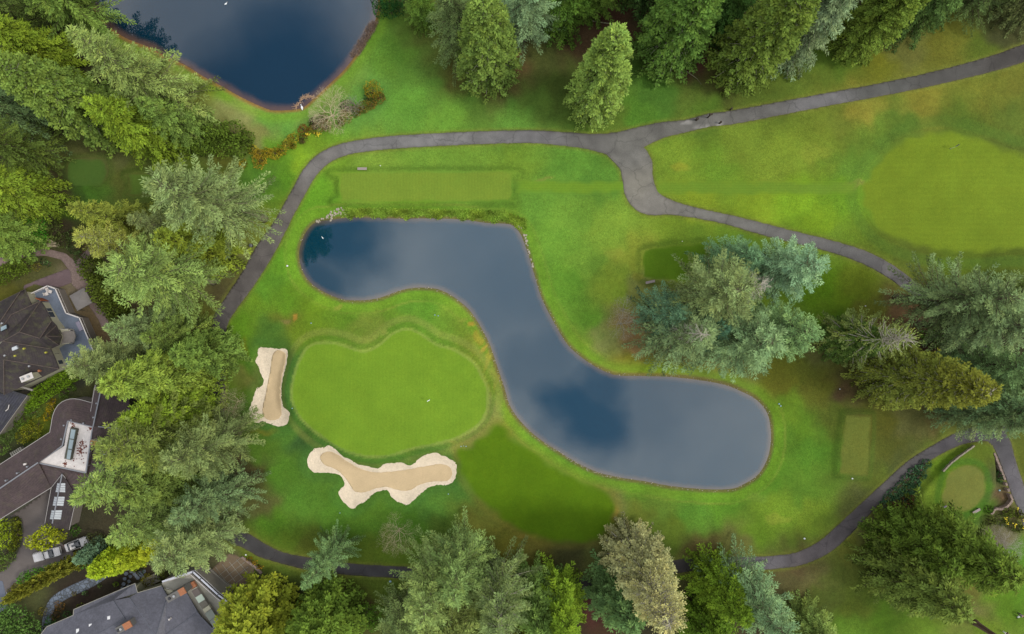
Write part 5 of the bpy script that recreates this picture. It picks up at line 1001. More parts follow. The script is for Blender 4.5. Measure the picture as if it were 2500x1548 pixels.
# litter of small leaves and twigs on the soil under the trees
# ------------------------------------------------------------------ houses and their yards
def zz(ox, oy, f): return lambda x, y, z=0.0: P(ox + x * f, oy + y * f, z)
def roofmat(name, base, moss=.25, rows=.28, var=.2, rough=.75, spec=.35):
    m = bpy.data.materials.new(name); m.use_nodes = True; t = m.node_tree; b = t.nodes['Principled BSDF']; L = t.links.new; nn = t.nodes.new
    tcn = nn('ShaderNodeTexCoord')
    def noise(s, lo, hi, st=U, det=4, a=.3, bb=.7):
        mp = nn('ShaderNodeMapping'); mp.inputs['Scale'].default_value = st; L(tcn.outputs['Object'], mp.inputs[0])
        n = nn('ShaderNodeTexNoise'); n.inputs['Scale'].default_value = s; n.inputs['Detail'].default_value = det; L(mp.outputs[0], n.inputs['Vector'])
        r = nn('ShaderNodeMapRange'); r.inputs[1].default_value = a; r.inputs[2].default_value = bb; r.inputs[3].default_value = lo; r.inputs[4].default_value = hi; L(n.outputs['Fac'], r.inputs[0]); return r.outputs[0]
    def mul(x, y):
        q = nn('ShaderNodeMath'); q.operation = 'MULTIPLY'; L(x, q.inputs[0]); L(y, q.inputs[1]); return q.outputs[0]
    f = mul(noise(.35, 1 - var, 1 + var), noise(3.5, .8, 1.2)); f = mul(f, noise(1.2, .85, 1.15, (1, 1, 5)))
    if rows:
        wn = nn('ShaderNodeTexWave'); wn.bands_direction = 'Z'; wn.inputs['Scale'].default_value = 1.9; wn.inputs['Distortion'].default_value = 1.4; wn.inputs['Detail Scale'].default_value = 2
        L(tcn.outputs['Object'], wn.inputs['Vector']); r = nn('ShaderNodeMapRange'); r.inputs[3].default_value = 1 - rows; r.inputs[4].default_value = 1 + rows * .5; L(wn.outputs['Fac'], r.inputs[0]); f = mul(f, r.outputs[0])
    v = nn('ShaderNodeVectorMath'); v.operation = 'SCALE'; v.inputs[0].default_value = base; L(f, v.inputs['Scale'])
    mx = nn('ShaderNodeMix'); mx.data_type = 'RGBA'; L(noise(.9, 0, moss, det=6, a=.5, bb=.75), mx.inputs[0]); L(v.outputs[0], mx.inputs[6]); mx.inputs[7].default_value = (.12, .13, .04, 1); L(mx.outputs[2], b.inputs['Base Color'])
    b.inputs['Roughness'].default_value = rough; b.inputs['Specular IOR Level'].default_value = spec
    return m
RF_DK = roofmat('mossy_shake_roof', col(62, 54, 54), .35, .14); RF_BR = roofmat('brown_shake_roof', col(82, 68, 68), .12, .13); RF_NV = roofmat('navy_roof', col(62, 62, 72), .1)
RF_GR = roofmat('grey_membrane_roof', col(88, 88, 98), .0, 0, .16, .5, .5); WHT = mat('white_membrane', col(232, 224, 218), .7, [(1.1, .12, U), (6, .12, U)]); RUST = mat('leaf_litter', col(120, 60, 44), .95, [(4, .4, U)])
CRM = mat('cream_wall', col(186, 182, 156), .8, [(1, .08, U)]); SID = mat('grey_siding', col(140, 132, 124), .8, [(2, .12, (1, 1, 6))]); TRIM = mat('white_trim', col(228, 220, 214), .5); GUT = mat('grey_gutter', col(142, 144, 150), .4, spec=.5)
DECK = mat('blue_grey_deck', col(112, 122, 138), .5, [(.6, .25, U), (5, .12, U)], .5); GLS = mat('skylight_glass', col(150, 170, 176), .08, spec=.9); GLD = mat('dark_glass', (.02, .025, .03), .05, spec=.9); GLM = mat('frosted_glass', col(206, 212, 216), .25, [(1.5, .08, U)], .6)
BRK = mat('chimney_brick', col(178, 118, 84), .9, [(8, .3, (1, 1, 3))]); CON = mat('concrete', col(170, 166, 152), .85, [(.7, .14, U), (6, .08, U)]); CON2 = mat('grey_concrete', col(152, 146, 136), .85, [(.8, .12, U)])
MTL = mat('flue_metal', col(190, 190, 190), .35, metal=.6); RED = mat('red_wood', col(168, 92, 52), .6); DKM = mat('dark_metal', (.03, .03, .035), .5)
def part(mb, name, m, par): return mb.build(name, m, par)
def line(mb, a, b, w_=.12, h_=.1):          # slim box from a to b
    a, b = Vector(a), Vector(b); mb.tube([a, b], max(w_, h_) * .5, 4)
def win_on(par, a, b, z0, z1, m=GLD, off=.04, name='window', mull=1):
    """window between plan points a and b on a wall, z0..z1; frame proud of the glass"""
    a, b = Vector((a[0], a[1], 0)), Vector((b[0], b[1], 0)); d = (b - a); L = d.length; d.normalize(); n = Vector((d.y, -d.x, 0)) * off
    mb = MB()
    for s0 in (0, L): p = a + d * s0 + n; mb.box((p.x, p.y, (z0 + z1) / 2), (.09, .09, z1 - z0), math.atan2(d.y, d.x))
    for k in range(1, mull + 1): p = a + d * L * k / (mull + 1) + n; mb.box((p.x, p.y, (z0 + z1) / 2), (.06, .07, z1 - z0 - .1), math.atan2(d.y, d.x))
    for zq in (z0, z1): p = a + d * L / 2 + n; mb.box((p.x, p.y, zq), (L + .09, .1, .09), math.atan2(d.y, d.x))
    w_ = mb.build(name, TRIM, par); g = MB(); p = a + d * L / 2 + n * .4; g.box((p.x, p.y, (z0 + z1) / 2), (L, .03, z1 - z0), math.atan2(d.y, d.x)); g.build('glass', m, w_)
def skylight(par, P4, m=GLM, h=.22, name='skylight'):
    P4 = [Vector(p) for p in P4]; c = sum(P4, Vector()) / len(P4); mb = MB(); up = Vector((0, 0, h)); 
    mb.slab([p + up for p in P4], h + .25); f = mb.build(name, DKM if m is GLS else GUT, par); g = MB(); g.slab([c + (p - c) * .84 + up + Vector((0, 0, .03)) for p in P4], .04); g.build('glass', m, f)
def wallring(pts, z0, z1): mb = MB(); mb.prism([(p[0], p[1]) for p in pts], z0, z1); return mb
def rail(par, pts, z, hh=1.0, m=TRIM, w_=.16, name='railing', posts=True):
    mb = MB()
    for a, b in zip(pts[:-1], pts[1:]):
        a = Vector((a[0], a[1], z + hh)); b = Vector((b[0], b[1], z + hh)); d = b - a; L = d.length; c = (a + b) / 2; ang = math.atan2(d.y, d.x)
        mb.box((c.x, c.y, c.z), (L + w_ * .5, w_, .07), ang)
        if posts:
            mb.box((c.x, c.y, z + .15), (L, .04, .05), ang)
            for k in range(int(L / 1.2) + 1): p = a + d * (k / max(1, int(L / 1.2))); mb.box((p.x, p.y, z + hh / 2 - .02), (.07, .07, hh - .06), ang)
    return mb.build(name, m, par)
def yard(name, pts, m, lb, z=.0, smooth=1, step=.6, dz=.05):
    f = Poly(pts, smooth); o = patch(name, f, f.bbox(1), step, lambda x, y: hgt(x, y) + dz, m, skirt=.15); return tag(o, lb, kind='structure')
DRV = mat('driveway_concrete', col(112, 104, 100), .85, [(.4, .12, U), (6, .1, U)]); PUR = mat('purple_paving', col(124, 104, 106), .9, [(.5, .14, U), (5, .12, U)]); PEB = mat('pebble_path', col(144, 124, 116), .95, [(3, .25, U), (9, .25, U)])
SLT = mat('blue_slate_walk', col(104, 112, 124), .7, [(1.6, .35, U)], .4)
yard('driveway', [(60, 1238), (122, 1192), (130, 1200), (112, 1270), (112, 1300), (180, 1348), (212, 1352), (200, 1372), (120, 1384), (72, 1398), (30, 1432), (14, 1470), (-30, 1500), (-60, 1440), (0, 1398), (34, 1366), (52, 1330), (57, 1290), (50, 1262), (20, 1262)], DRV, 'grey brown drive between the brown roofed house and the hedges')
yard('street', [(-120, 1420), (-20, 1412), (6, 1420), (16, 1462), (18, 1486), (-10, 1508), (-120, 1560)], mat('street_asphalt', col(112, 118, 132), .8, [(.5, .1, U)]), 'corner of a blue grey street at the left edge', dz=.09)
yard('terrace', [(52, 700), (100, 680), (168, 655), (180, 668), (176, 690), (150, 700), (130, 706), (86, 694), (60, 706)], PUR, 'purple grey paved yard behind the upper house')
yard('garden_path', [(-20, 660), (-20, 636), (20, 616), (60, 610), (110, 606), (160, 618), (186, 640), (206, 615), (222, 600), (232, 606), (214, 640), (204, 660), (214, 690), (232, 740), (262, 770), (268, 800), (252, 810), (240, 780), (214, 742), (196, 712), (176, 696), (172, 664), (150, 634), (110, 624), (60, 628), (20, 640)], PEB, 'pebbled garden path winding behind the upper house', dz=.1)
yard('side_yard', [(66, 940), (120, 905), (196, 880), (212, 884), (205, 900), (150, 925), (96, 956), (60, 985), (30, 1032), (-20, 1070), (-20, 1048)], mat('dark_paving', col(70, 68, 62), .9, [(1, .2, U)]), 'dark strip between the upper house and the clipped hedge', dz=.1)
yard('tiled_patio', [(556, 1351), (575, 1353), (600, 1366), (624, 1392), (606, 1420), (588, 1448), (548, 1420), (515, 1391)], mat('tiled_patio', col(134, 116, 92), .85, [(1, .15, U), (5, .1, U)]), 'brown tiled patio beside the grey roofed house')
mb = MB()
for k in range(5):
    a = P(526 + k * 17, 1384 - k * 6, gz(-55, -51) + .11); b = P(560 + k * 15, 1432 - k * 11, gz(-55, -51) + .11); line(mb, a, b, .06)
    a = P(536 + k * 10, 1404 + k * 9, gz(-55, -51) + .11); b = P(590 + k * 8, 1360 + k * 12, gz(-55, -51) + .11); line(mb, a, b, .06)
tag(mb.build('patio_joints', CON), 'pale joints between the tiles of the brown patio', kind='structure')
# slate walk: crazy paving with dark joints
def crazy(name, base, scale=1.25):
    m = bpy.data.materials.new(name); m.use_nodes = True; t = m.node_tree; b = t.nodes['Principled BSDF']; L = t.links.new; nn = t.nodes.new
    tcn = nn('ShaderNodeTexCoord'); v = nn('ShaderNodeTexVoronoi'); v.feature = 'DISTANCE_TO_EDGE'; v.inputs['Scale'].default_value = scale; L(tcn.outputs['Object'], v.inputs['Vector'])
    v2 = nn('ShaderNodeTexVoronoi'); v2.inputs['Scale'].default_value = scale; L(tcn.outputs['Object'], v2.inputs['Vector'])
    r = nn('ShaderNodeMapRange'); r.inputs[1].default_value = .02; r.inputs[2].default_value = .09; L(v.outputs['Distance'], r.inputs[0])
    sp = nn('ShaderNodeSeparateColor'); L(v2.outputs['Color'], sp.inputs[0]); r2 = nn('ShaderNodeMapRange'); r2.inputs[3].default_value = .6; r2.inputs[4].default_value = 1.4; L(sp.outputs[0], r2.inputs[0])
    sc2 = nn('ShaderNodeVectorMath'); sc2.operation = 'SCALE'; sc2.inputs[0].default_value = base; L(r2.outputs[0], sc2.inputs['Scale'])
    mx = nn('ShaderNodeMix'); mx.data_type = 'RGBA'; L(r.outputs[0], mx.inputs[0]); mx.inputs[6].default_value = (.03, .03, .025, 1); L(sc2.outputs[0], mx.inputs[7]); L(mx.outputs[2], b.inputs['Base Color']); b.inputs['Roughness'].default_value = .6; return m
wf = Ribbon([(112, 1540, 22), (116, 1505, 22), (124, 1482, 23), (138, 1464, 24), (160, 1450, 25), (185, 1438, 26), (212, 1426, 26), (238, 1412, 24), (256, 1402, 20)])
tag(patch('slate_walk', wf, wf.bbox(1), .4, lambda x, y: hgt(x, y) + .06, crazy('slate_paving', col(104, 114, 128)), skirt=.1), 'curved walk of blue slate flags round the grey roofed house', kind='structure')
rnd = random.Random(21)
mb = MB()
for k in range(14):
    x = 300 + (k % 2) * 12 + k * 1.6; y = 1436 - k * 6; q = P(x, y); b = gz(q.x, q.y); pts_ = []
    for a in range(7): an = a / 7 * 6.283; rr = rnd.uniform(.3, .48); pts_.append((q.x + rr * math.cos(an), q.y + rr * math.sin(an)))
    mb.prism(pts_, b - .05, b + .1)
for k in range(7):
    x = 330 + k * 4; y = 1400 + (k % 3) * 6 - k; q = P(x, y); b = gz(q.x, q.y); mb.prism([(q.x + rnd.uniform(.3, .5) * math.cos(a), q.y + .4 * math.sin(a)) for a in [j * 1.047 for j in range(6)]], b - .05, b + .1)
tag(mb.build('stepping_stones', SLT), 'pale blue stepping stones near the golden conifers', kind='structure')

# ---- upper house
A = zz(0, 660, .2249)
def house(name, at, lb): q = at; t = empty(name, (0, 0, 0)); return tag(t, lb, 'house', 'houses at the left edge')
hA = house('shake_roof_house', None, 'upper house with mossy dark shake roof, blue grey deck and white railing')
rf = MB(); Ts = .18
def pl(mb, fn, pts, t=.18): mb.slab([fn(*p) for p in pts], t)
pl(rf, A, [(-160, 420, 6), (275, 205, 6), (218, 236, 6.9), (0, 556, 9.2), (-160, 780, 9.2)])
pl(rf, A, [(275, 205, 6), (303, 290, 6), (345, 378, 6.2), (120, 482, 8.0), (30, 610, 8.9), (0, 556, 9.2), (218, 236, 6.9)])
pl(rf, A, [(120, 482, 8.0), (345, 378, 6.2), (440, 333, 5.9), (210, 670, 9.6), (30, 770, 9.2), (-100, 800, 9.2), (30, 610, 8.9)])
pl(rf, A, [(440, 333, 5.9), (480, 388, 5.9), (560, 548, 5.9), (432, 738, 7.4), (210, 670, 9.6)])
pl(rf, A, [(560, 548, 5.9), (612, 600, 5.7), (490, 712, 8.2), (432, 738, 7.4)])
pl(rf, A, [(612, 600, 5.7), (668, 722, 5.7), (490, 712, 8.2)])
pl(rf, A, [(668, 722, 5.7), (640, 812, 5.7), (490, 712, 8.2)])
pl(rf, A, [(210, 670, 9.6), (432, 738, 7.4), (490, 712, 8.2), (640, 812, 5.7), (550, 852, 5.9), (30, 770, 9.2)])
pl(rf, A, [(30, 770, 9.2), (550, 852, 5.9), (600, 960, 5.9), (642, 1070, 5.8), (40, 970, 9.4), (-60, 860, 9.4)])
pl(rf, A, [(40, 970, 9.4), (642, 1070, 5.8), (510, 1135, 5.8), (45, 1350, 6.0)])
pl(rf, A, [(40, 970, 9.4), (45, 1350, 6.0), (-160, 1150, 6.5), (-160, 880, 9.4), (-60, 860, 9.4)])
roofA = part(rf, 'roof', RF_DK, hA)
rc = MB()
for a, b in (((218, 236, 7), (0, 556, 9.3)), ((120, 482, 8.1), (440, 333, 6)), ((440, 333, 6), (210, 670, 9.7)), ((210, 670, 9.7), (30, 770, 9.3)), ((210, 670, 9.7), (432, 738, 7.5)), ((432, 738, 7.5), (560, 548, 6)), ((490, 712, 8.3), (668, 722, 5.8)), ((490, 712, 8.3), (640, 812, 5.8)), ((490, 712, 8.3), (612, 600, 5.8)), ((30, 770, 9.3), (550, 852, 6)), ((40, 970, 9.5), (642, 1070, 5.9)), ((40, 970, 9.5), (45, 1350, 6.1)), ((120, 482, 8.1), (30, 610, 9))):
    line(rc, A(*a), A(*b), .16)
part(rc, 'ridge_cap', mat('ridge_cap', col(104, 92, 84), .8, [(3, .3, U)]), roofA)
fa = MB()
for a, b in (((-160, 420, 5.9), (275, 205, 5.9)), ((275, 205, 5.9), (345, 378, 6.0)), ((440, 333, 5.8), (560, 548, 5.8)), ((612, 600, 5.6), (668, 722, 5.6)), ((668, 722, 5.6), (640, 812, 5.6)), ((640, 812, 5.6), (550, 852, 5.8)), ((550, 852, 5.8), (642, 1070, 5.7)), ((642, 1070, 5.7), (510, 1135, 5.7)), ((510, 1135, 5.7), (45, 1350, 5.9))):
    line(fa, A(*a), A(*b), .13)
part(fa, 'gutter', mat('brown_gutter', col(96, 84, 78), .6), roofA)
# walls: footprints drawn at eave height, dropped to the ground
wp = [A(x, y, 5.6) for x, y in ((-160, 450), (262, 232), (330, 372), (432, 345), (545, 545), (600, 612), (652, 722), (628, 800), (545, 850), (630, 1062), (505, 1120), (60, 1325), (-160, 1150))]
part(wallring(wp, -.3, 5.65), 'wall', CRM, hA)
dz_ = 2.9
dp = [A(x, y, dz_) for x, y in ((320, 265), (515, 175), (598, 206), (712, 466), (856, 517), (955, 745), (1010, 860), (880, 1010), (700, 1050), (600, 900), (560, 700), (380, 420))]
part(wallring(dp, dz_ - .35, dz_), 'deck', DECK, hA)
sk = MB()
for a, b in zip(dp[:7], dp[1:8]):
    d = Vector((b.x - a.x, b.y - a.y, 0)); c = (a + b) / 2; sk.box((c.x, c.y, dz_ / 2 - .3), (d.length, .16, dz_ - .1), math.atan2(d.y, d.x))
part(sk, 'deck_wall', SID, hA)
rail(hA, [A(x, y, dz_ + 1) for x, y in ((340, 250), (515, 168), (600, 200), (715, 465), (860, 515), (960, 750), (1010, 865))], dz_, 1.0, TRIM, .2)
for (xa, ya, xb, yb, z0, z1) in ((502, 450, 530, 505, 3.6, 5.0), (478, 410, 496, 440, 3.5, 4.9), (538, 530, 552, 556, 3.5, 4.9), (618, 642, 640, 690, 3.2, 4.9), (648, 735, 634, 785, 3.2, 4.9), (570, 905, 585, 950, 3.5, 4.8), (600, 980, 616, 1020, 3.5, 4.8)):
    a = A(xa, ya, 5.6); b = A(xb, yb, 5.6); win_on(hA, a, b, z0, z1, off=.05 + .1)
bx = MB(); b_ = [A(x, y, 3.0) for x, y in ((690, 640), (800, 640), (825, 715), (800, 795), (700, 800))]; bx.prism([(p.x, p.y) for p in b_], 2.95, 4.6); bay = part(bx, 'bay', CRM, hA)
for i in range(1, 4):
    a, b = b_[i - 1], b_[i]; d = b - a; win_on(bay, a + d * .12, b - d * .12, 3.2, 4.4, GLD, -.06, 'window', 1); win_on(bay, a + d * .12, b - d * .12, 3.2, 4.4, GLD, .06, 'window', 1)
bt = MB(); bt.slab([A(x, y, 4.7) for x, y in ((640, 690), (700, 660), (800, 660), (820, 715), (798, 780), (660, 800))], .1); part(bt, 'bay_roof', SID, bay)
dr = MB(); a = A(330, 300, 5.6); b = A(395, 330, 5.6); d = b - a; c = (a + b) / 2; dr.box((c.x + .6, c.y, 4.0), (d.length, .14, 2.2), math.atan2(d.y, d.x)); part(dr, 'door', RED, hA)
skylight(hA, [A(12, 615, 9.0), A(82, 586, 8.8), A(88, 630, 8.9), A(14, 668, 9.2)], GLS)
skylight(hA, [A(105, 850, 8.5), A(190, 815, 8.4), A(210, 848, 8.2), A(125, 885, 8.5)], GLM)
ch = MB(); p = A(312, 1160, 7.8); ch.box((p.x, p.y, 7.0), (2.3, 1.0, 2.6), R(22)); cA = part(ch, 'chimney', CRM, hA); cc_ = MB(); cc_.box((p.x, p.y, 8.36), (2.5, 1.15, .12), R(22)); part(cc_, 'cap', TRIM, cA)
fl = MB(); 
for dx in (-.6, .45): fl.tube([(p.x + dx, p.y + dx * .4, 8.3), (p.x + dx, p.y + dx * .4, 8.75)], .22, 10)
part(fl, 'flue', MTL, cA)
v_ = MB(); p = A(435, 1090, 6.6); v_.tube([(p.x, p.y, 6.2), (p.x, p.y, 7.0)], .24, 10); part(v_, 'vent', BRK, hA)
for i, (x, y, z) in enumerate(((55, 925, 9.2), (320, 1040, 8.1), (25, 575, 9.2), (262, 850, 8), (165, 928, 8.6), (500, 892, 6.6))):
    v_ = MB(); p = A(x, y, z); v_.box((p.x, p.y, z), (.35, .3, .4), .4); part(v_, 'roof_vent', MTL if i < 3 else mat('moss_tuft', (.35, .33, .05), 1), hA)
# garage wing
gA = MB(); B = zz(0, 940, .2116)
pl(gA, B, [(-120, 60, 5.0), (45, 108, 5.0), (150, 68, 4.6), (318, 120, 3.6), (-10, 575, 3.6), (-160, 640, 4.6)], .2); grf = part(gA, 'garage_roof', RF_NV, hA)
gw = MB(); gw.prism([(p.x, p.y) for p in [B(x, y, 3.4) for x, y in ((-160, 80), (45, 120), (150, 85), (300, 132), (-20, 560), (-160, 620))]], -.3, 3.3); part(gw, 'garage_wall', SID, hA)
fa = MB(); line(fa, B(318, 120, 3.55), B(-10, 575, 3.55), .2); part(fa, 'gutter', CON2, grf); fa = MB(); line(fa, B(250, 20, 4.8), B(380, 60, 4.6), .5); part(fa, 'side_wall', CON2, hA)
lg = MB(); line(lg, B(105, 228, 4.5), B(95, 275, 4.4), .16); line(lg, B(95, 275, 4.4), B(65, 300, 4.4), .16); part(lg, 'white_pipe', TRIM, grf)
# deck furniture and gazebo
for i, (x, y) in enumerate(((525, 208), (560, 232), (522, 256))):
    q = A(x, y, dz_); t = empty('patio_chair', (q.x, q.y, dz_), R(30 + i * 40)); tag(t, ['white patio chair nearest the deck corner', 'white patio chair nearest the railing', 'white patio chair nearest the house wall'][i], 'chair', 'patio chairs on the deck')
    m_ = MB(); m_.box((0, 0, .42), (.6, .6, .08)); m_.build('seat', TRIM, t); m_ = MB(); m_.box((0, .3, .75), (.6, .08, .6)); m_.build('backrest', TRIM, t)
    for sx in (-.26, .26):
        for sy in (-.26, .26): m_ = MB(); m_.box((sx, sy, .19), (.05, .05, .38)); m_.build('leg', TRIM, t)
q = A(885, 605, dz_); t = empty('side_table', (q.x, q.y, dz_), R(-65)); tag(t, 'lilac grey table against the deck railing', 'table')
m_ = MB(); m_.box((0, 0, .7), (1.9, .8, .06)); m_.build('tabletop', mat('lilac_top', col(150, 144, 160), .5), t)
for sx in (-.85, .85):
    for sy in (-.3, .3): m_ = MB(); m_.box((sx, sy, .335), (.06, .06, .67)); m_.build('leg', DKM, t)
gzb = empty('gazebo', A(875, 315, 0)); tag(gzb, 'garden gazebo with square grey pyramid canopy', 'gazebo'); g0 = gz(*A(875, 315, 0)[:2]); gl = gzb.location.copy()
cs = [A(752, 277, 2.5) - gl, A(910, 188, 2.5) - gl, A(1000, 350, 2.5) - gl, A(838, 441, 2.5) - gl]; ap = A(868, 312, 3.7) - gl
m_ = MB()
for i in range(4): m_.add([cs[i], ap, cs[(i + 1) % 4], cs[i] - Vector((0, 0, .2)), cs[(i + 1) % 4] - Vector((0, 0, .2)), ap - Vector((0, 0, .12))], [(0, 2, 1), (0, 3, 4, 2), (3, 5, 4)])
m_.build('canopy', mat('canopy_cloth', col(146, 140, 136), .8, [(.8, .1, U)]), gzb)
for c_ in cs: m_ = MB(); p = c_ * .93; m_.box((p.x, p.y, 1.2), (.1, .1, 2.4)); m_.build('post', DKM, gzb)
q = A(880, 320, 0); t = empty('picnic_table', (q.x, q.y, g0 + .05), R(30)); tag(t, 'dark round table under the gazebo', 'table'); m_ = MB(); m_.tube([(0, 0, .7), (0, 0, .76)], .7, 14); m_.build('tabletop', DKM, t); m_ = MB(); m_.tube([(0, 0, 0), (0, 0, .7)], .08, 8); m_.build('leg', DKM, t)
for i, (x, y) in enumerate(((690, 225), (700, 300), (1005, 335), (960, 262))):
    q = A(x, y, 0); t = empty('garden_chair', (q.x, q.y, gz(q.x, q.y) + .05), R(i * 70)); tag(t, ['dark garden chair near the deck corner', 'dark garden chair between deck and gazebo', 'dark garden chair at the right foot of the gazebo', 'dark garden chair above the gazebo corner'][i], 'chair', 'dark garden chairs by the gazebo')
    m_ = MB(); m_.box((0, 0, .42), (.55, .55, .05)); m_.build('seat', DKM, t); m_ = MB(); m_.box((0, .27, .72), (.55, .05, .55)); m_.build('backrest', DKM, t)
    for sx in (-.24, .24):
        for sy in (-.24, .24): m_ = MB(); m_.box((sx, sy, .2), (.04, .04, .4)); m_.build('leg', DKM, t)

# ---- middle house
hB = house('brown_roof_house', None, 'sprawling house with brown shake roofs and a white flat roof in the middle')
e0, r0, f0 = 4.0, 6.6, 5.4
curve = [(1060, 205), (990, 185), (920, 166), (860, 158), (815, 160), (765, 172), (715, 195), (668, 235), (635, 285), (612, 345), (600, 400), (588, 480), (575, 545)]
rf = MB()
inner = [(1072, 478), (925, 447), (780, 410)]
pl(rf, B, [(x, y, e0) for x, y in curve[:7]] + [(780, 410, f0 + .25), (1072, 478, f0 + .25)])
pl(rf, B, [(x, y, e0) for x, y in curve[6:]] + [(715, 695, f0 + .2), (780, 410, f0 + .25)])
pl(rf, B, [(575, 545, e0), (-60, 955, e0), (-60, 1235, r0), (0, 1192, r0), (440, 895, r0 - .6), (715, 695, f0 + .2)])
pl(rf, B, [(440, 895, r0 - .6), (0, 1192, r0), (-60, 1235, r0), (-60, 1590, e0), (60, 1512, e0), (590, 1185, e0)])
pl(rf, B, [(1100, 0, e0 + .6), (1160, 80, r0), (1075, 480, r0), (1036, 362, e0 + .6)])
pl(rf, B, [(1160, 80, r0), (1490, 150, e0), (1492, 275, e0), (1392, 508, e0 + .1), (1130, 478, r0 - .6), (1075, 480, r0)])
pl(rf, B, [(1075, 480, f0 + .3), (1130, 478, f0 + .2), (1392, 520, e0), (1300, 760, e0), (1180, 1010, e0), (1020, 1040, e0 + .2), (990, 1012, f0)])
pl(rf, B, [(440, 895, f0 + .1), (990, 1012, f0), (1020, 1040, e0 + .3), (860, 1300, e0), (720, 1022, f0 - .2), (590, 1185, e0)])
roofB = part(rf, 'roof', RF_BR, hB)
C3 = zz(0, 1220, .2169)
rf = MB(); pl(rf, P, [(152, 1157, 5.6), (128, 1278, 5.4), (127, 1288, 5.4), (109, 1282, 4.0), (125, 1191, 4.0)]); pl(rf, P, [(152, 1157, 5.6), (170, 1185, 5.0), (187, 1213, 4.0), (169, 1294, 4.0), (127, 1288, 5.4)])
wing = part(rf, 'wing_roof', roofmat('dark_wing_roof', col(64, 55, 56), .1, .13), hB)
for i in range(3):
    y0 = 1179 + i * 33; sh_ = i * 7.0
    for s_, (xa, xb) in enumerate(((141, 149), (150, 168))):
        za, zb = ((4.9, 5.6) if s_ == 0 else (5.6, 4.75))
        pts_ = [P(xa - sh_, y0, za), P(xb - sh_, y0 + 1 if s_ == 0 else y0, zb), P(xb - sh_ - 4.5, y0 + 23, zb), P(xa - sh_ - 4.5, y0 + 22, za)]
        pts_ = [p + Vector((0, 0, .12)) for p in pts_]; m_ = MB(); m_.slab(pts_, .2); f = m_.build('skylight', GUT, wing)
        for k in range(4):
            a, b, c_, d = pts_; u0, u1 = k / 4 + .03, (k + 1) / 4 - .03; g = MB()
            g.slab([a.lerp(d, u0) * .94 + b.lerp(c_, u0) * .06 + Vector((0, 0, .03)), a.lerp(d, u0) * .06 + b.lerp(c_, u0) * .94 + Vector((0, 0, .03)), a.lerp(d, u1) * .06 + b.lerp(c_, u1) * .94 + Vector((0, 0, .03)), a.lerp(d, u1) * .94 + b.lerp(c_, u1) * .06 + Vector((0, 0, .03))], .03); g.build('pane', GLM, f)
gt = MB()
for s_ in range(len(curve) - 1): line(gt, B(*curve[s_], e0), B(*curve[s_ + 1], e0), .14)
for a, b in (((575, 545, e0), (-60, 955, e0)), ((60, 1512, e0), (590, 1185, e0)), ((1100, 0, e0 + .6), (1036, 362, e0 + .6)), ((1492, 275, e0), (1392, 508, e0)), ((-60, 1590, e0), (60, 1512, e0))): line(gt, B(*a), B(*b), .14)
for a, b in (((125, 1191, 4), (109, 1282, 4)), ((187, 1213, 4), (169, 1294, 4)), ((152, 1157, 5.6), (125, 1191, 4.05)), ((152, 1157, 5.6), (160, 1168, 5.3))): line(gt, P(*a), P(*b), .12)
part(gt, 'gutter', mat('pale_gutter', col(186, 180, 176), .5), roofB)
for a, b in (((1160, 80, r0 + .1), (1075, 480, r0 + .1)), ((1130, 478, r0 - .5), (1392, 508, e0 + .3)), ((440, 895, r0 - .5), (0, 1192, r0 + .1)), ((0, 1192, r0 + .1), (-60, 1235, r0 + .1))):
    rg = MB(); line(rg, B(*a), B(*b), .3); part(rg, 'ridge_flashing', GUT, roofB)
rg = MB(); line(rg, P(152, 1157, 5.7), P(128, 1278, 5.5), .26); part(rg, 'ridge_flashing', GUT, wing)
wl = MB()
for ft in ([B(x, y, 3.8) for x, y in [(1085, 30)] + [(1050, 225)] + curve[1:-1:2] + [(585, 560), (0, 935), (-60, 970), (-60, 1560), (50, 1490), (580, 1170), (700, 1180), (860, 1270), (1150, 1000), (1370, 520), (1470, 270), (1470, 170), (1150, 100)]],): wl.prism([(p.x, p.y) for p in ft], -.3, 3.85)
wl.prism([(p.x, p.y) for p in [P(x, y, 3.8) for x, y in ((130, 1190), (115, 1278), (164, 1288), (180, 1215))]], -.3, 3.8)
part(wl, 'wall', SID, hB)
ff = MB(); pl(ff, B, [(785, 415, f0), (1070, 485, f0), (988, 1008, f0), (445, 897, f0), (742, 702, f0)], .3); flat = part(ff, 'flat_roof', WHT, hB)
pr = MB(); ring = [(785, 412), (1072, 482), (992, 1012), (440, 897), (722, 700), (785, 412)]
for (x0_, y0_), (x1_, y1_) in zip(ring[:-1], ring[1:]): line(pr, B(x0_, y0_, f0 + .12), B(x1_, y1_, f0 + .12), .32, .3)
part(pr, 'parapet', GUT, flat)
lt = MB(); rnd = random.Random(31)
for (cx, cy, sx, sy, n) in ((930, 740, 22, 38, 60), (960, 690, 30, 30, 25), (750, 910, 12, 18, 22), (1040, 505, 18, 10, 18), (885, 545, 6, 30, 16), (880, 870, 60, 60, 14), (835, 460, 10, 14, 14)):
    for k in range(n):
        p = B(rnd.gauss(cx, sx), rnd.gauss(cy, sy), f0 + .03); a = rnd.uniform(0, 3); s_ = rnd.uniform(.06, .22); lt.prism([(p.x + s_ * math.cos(a + q * 1.57) * (1 if q % 2 else .6), p.y + s_ * math.sin(a + q * 1.57) * (1 if q % 2 else .6)) for q in range(4)], f0 - .02, f0 + .03 + rnd.uniform(0, .02))
part(lt, 'leaf_litter', RUST, flat)['kind'] = 'stuff'
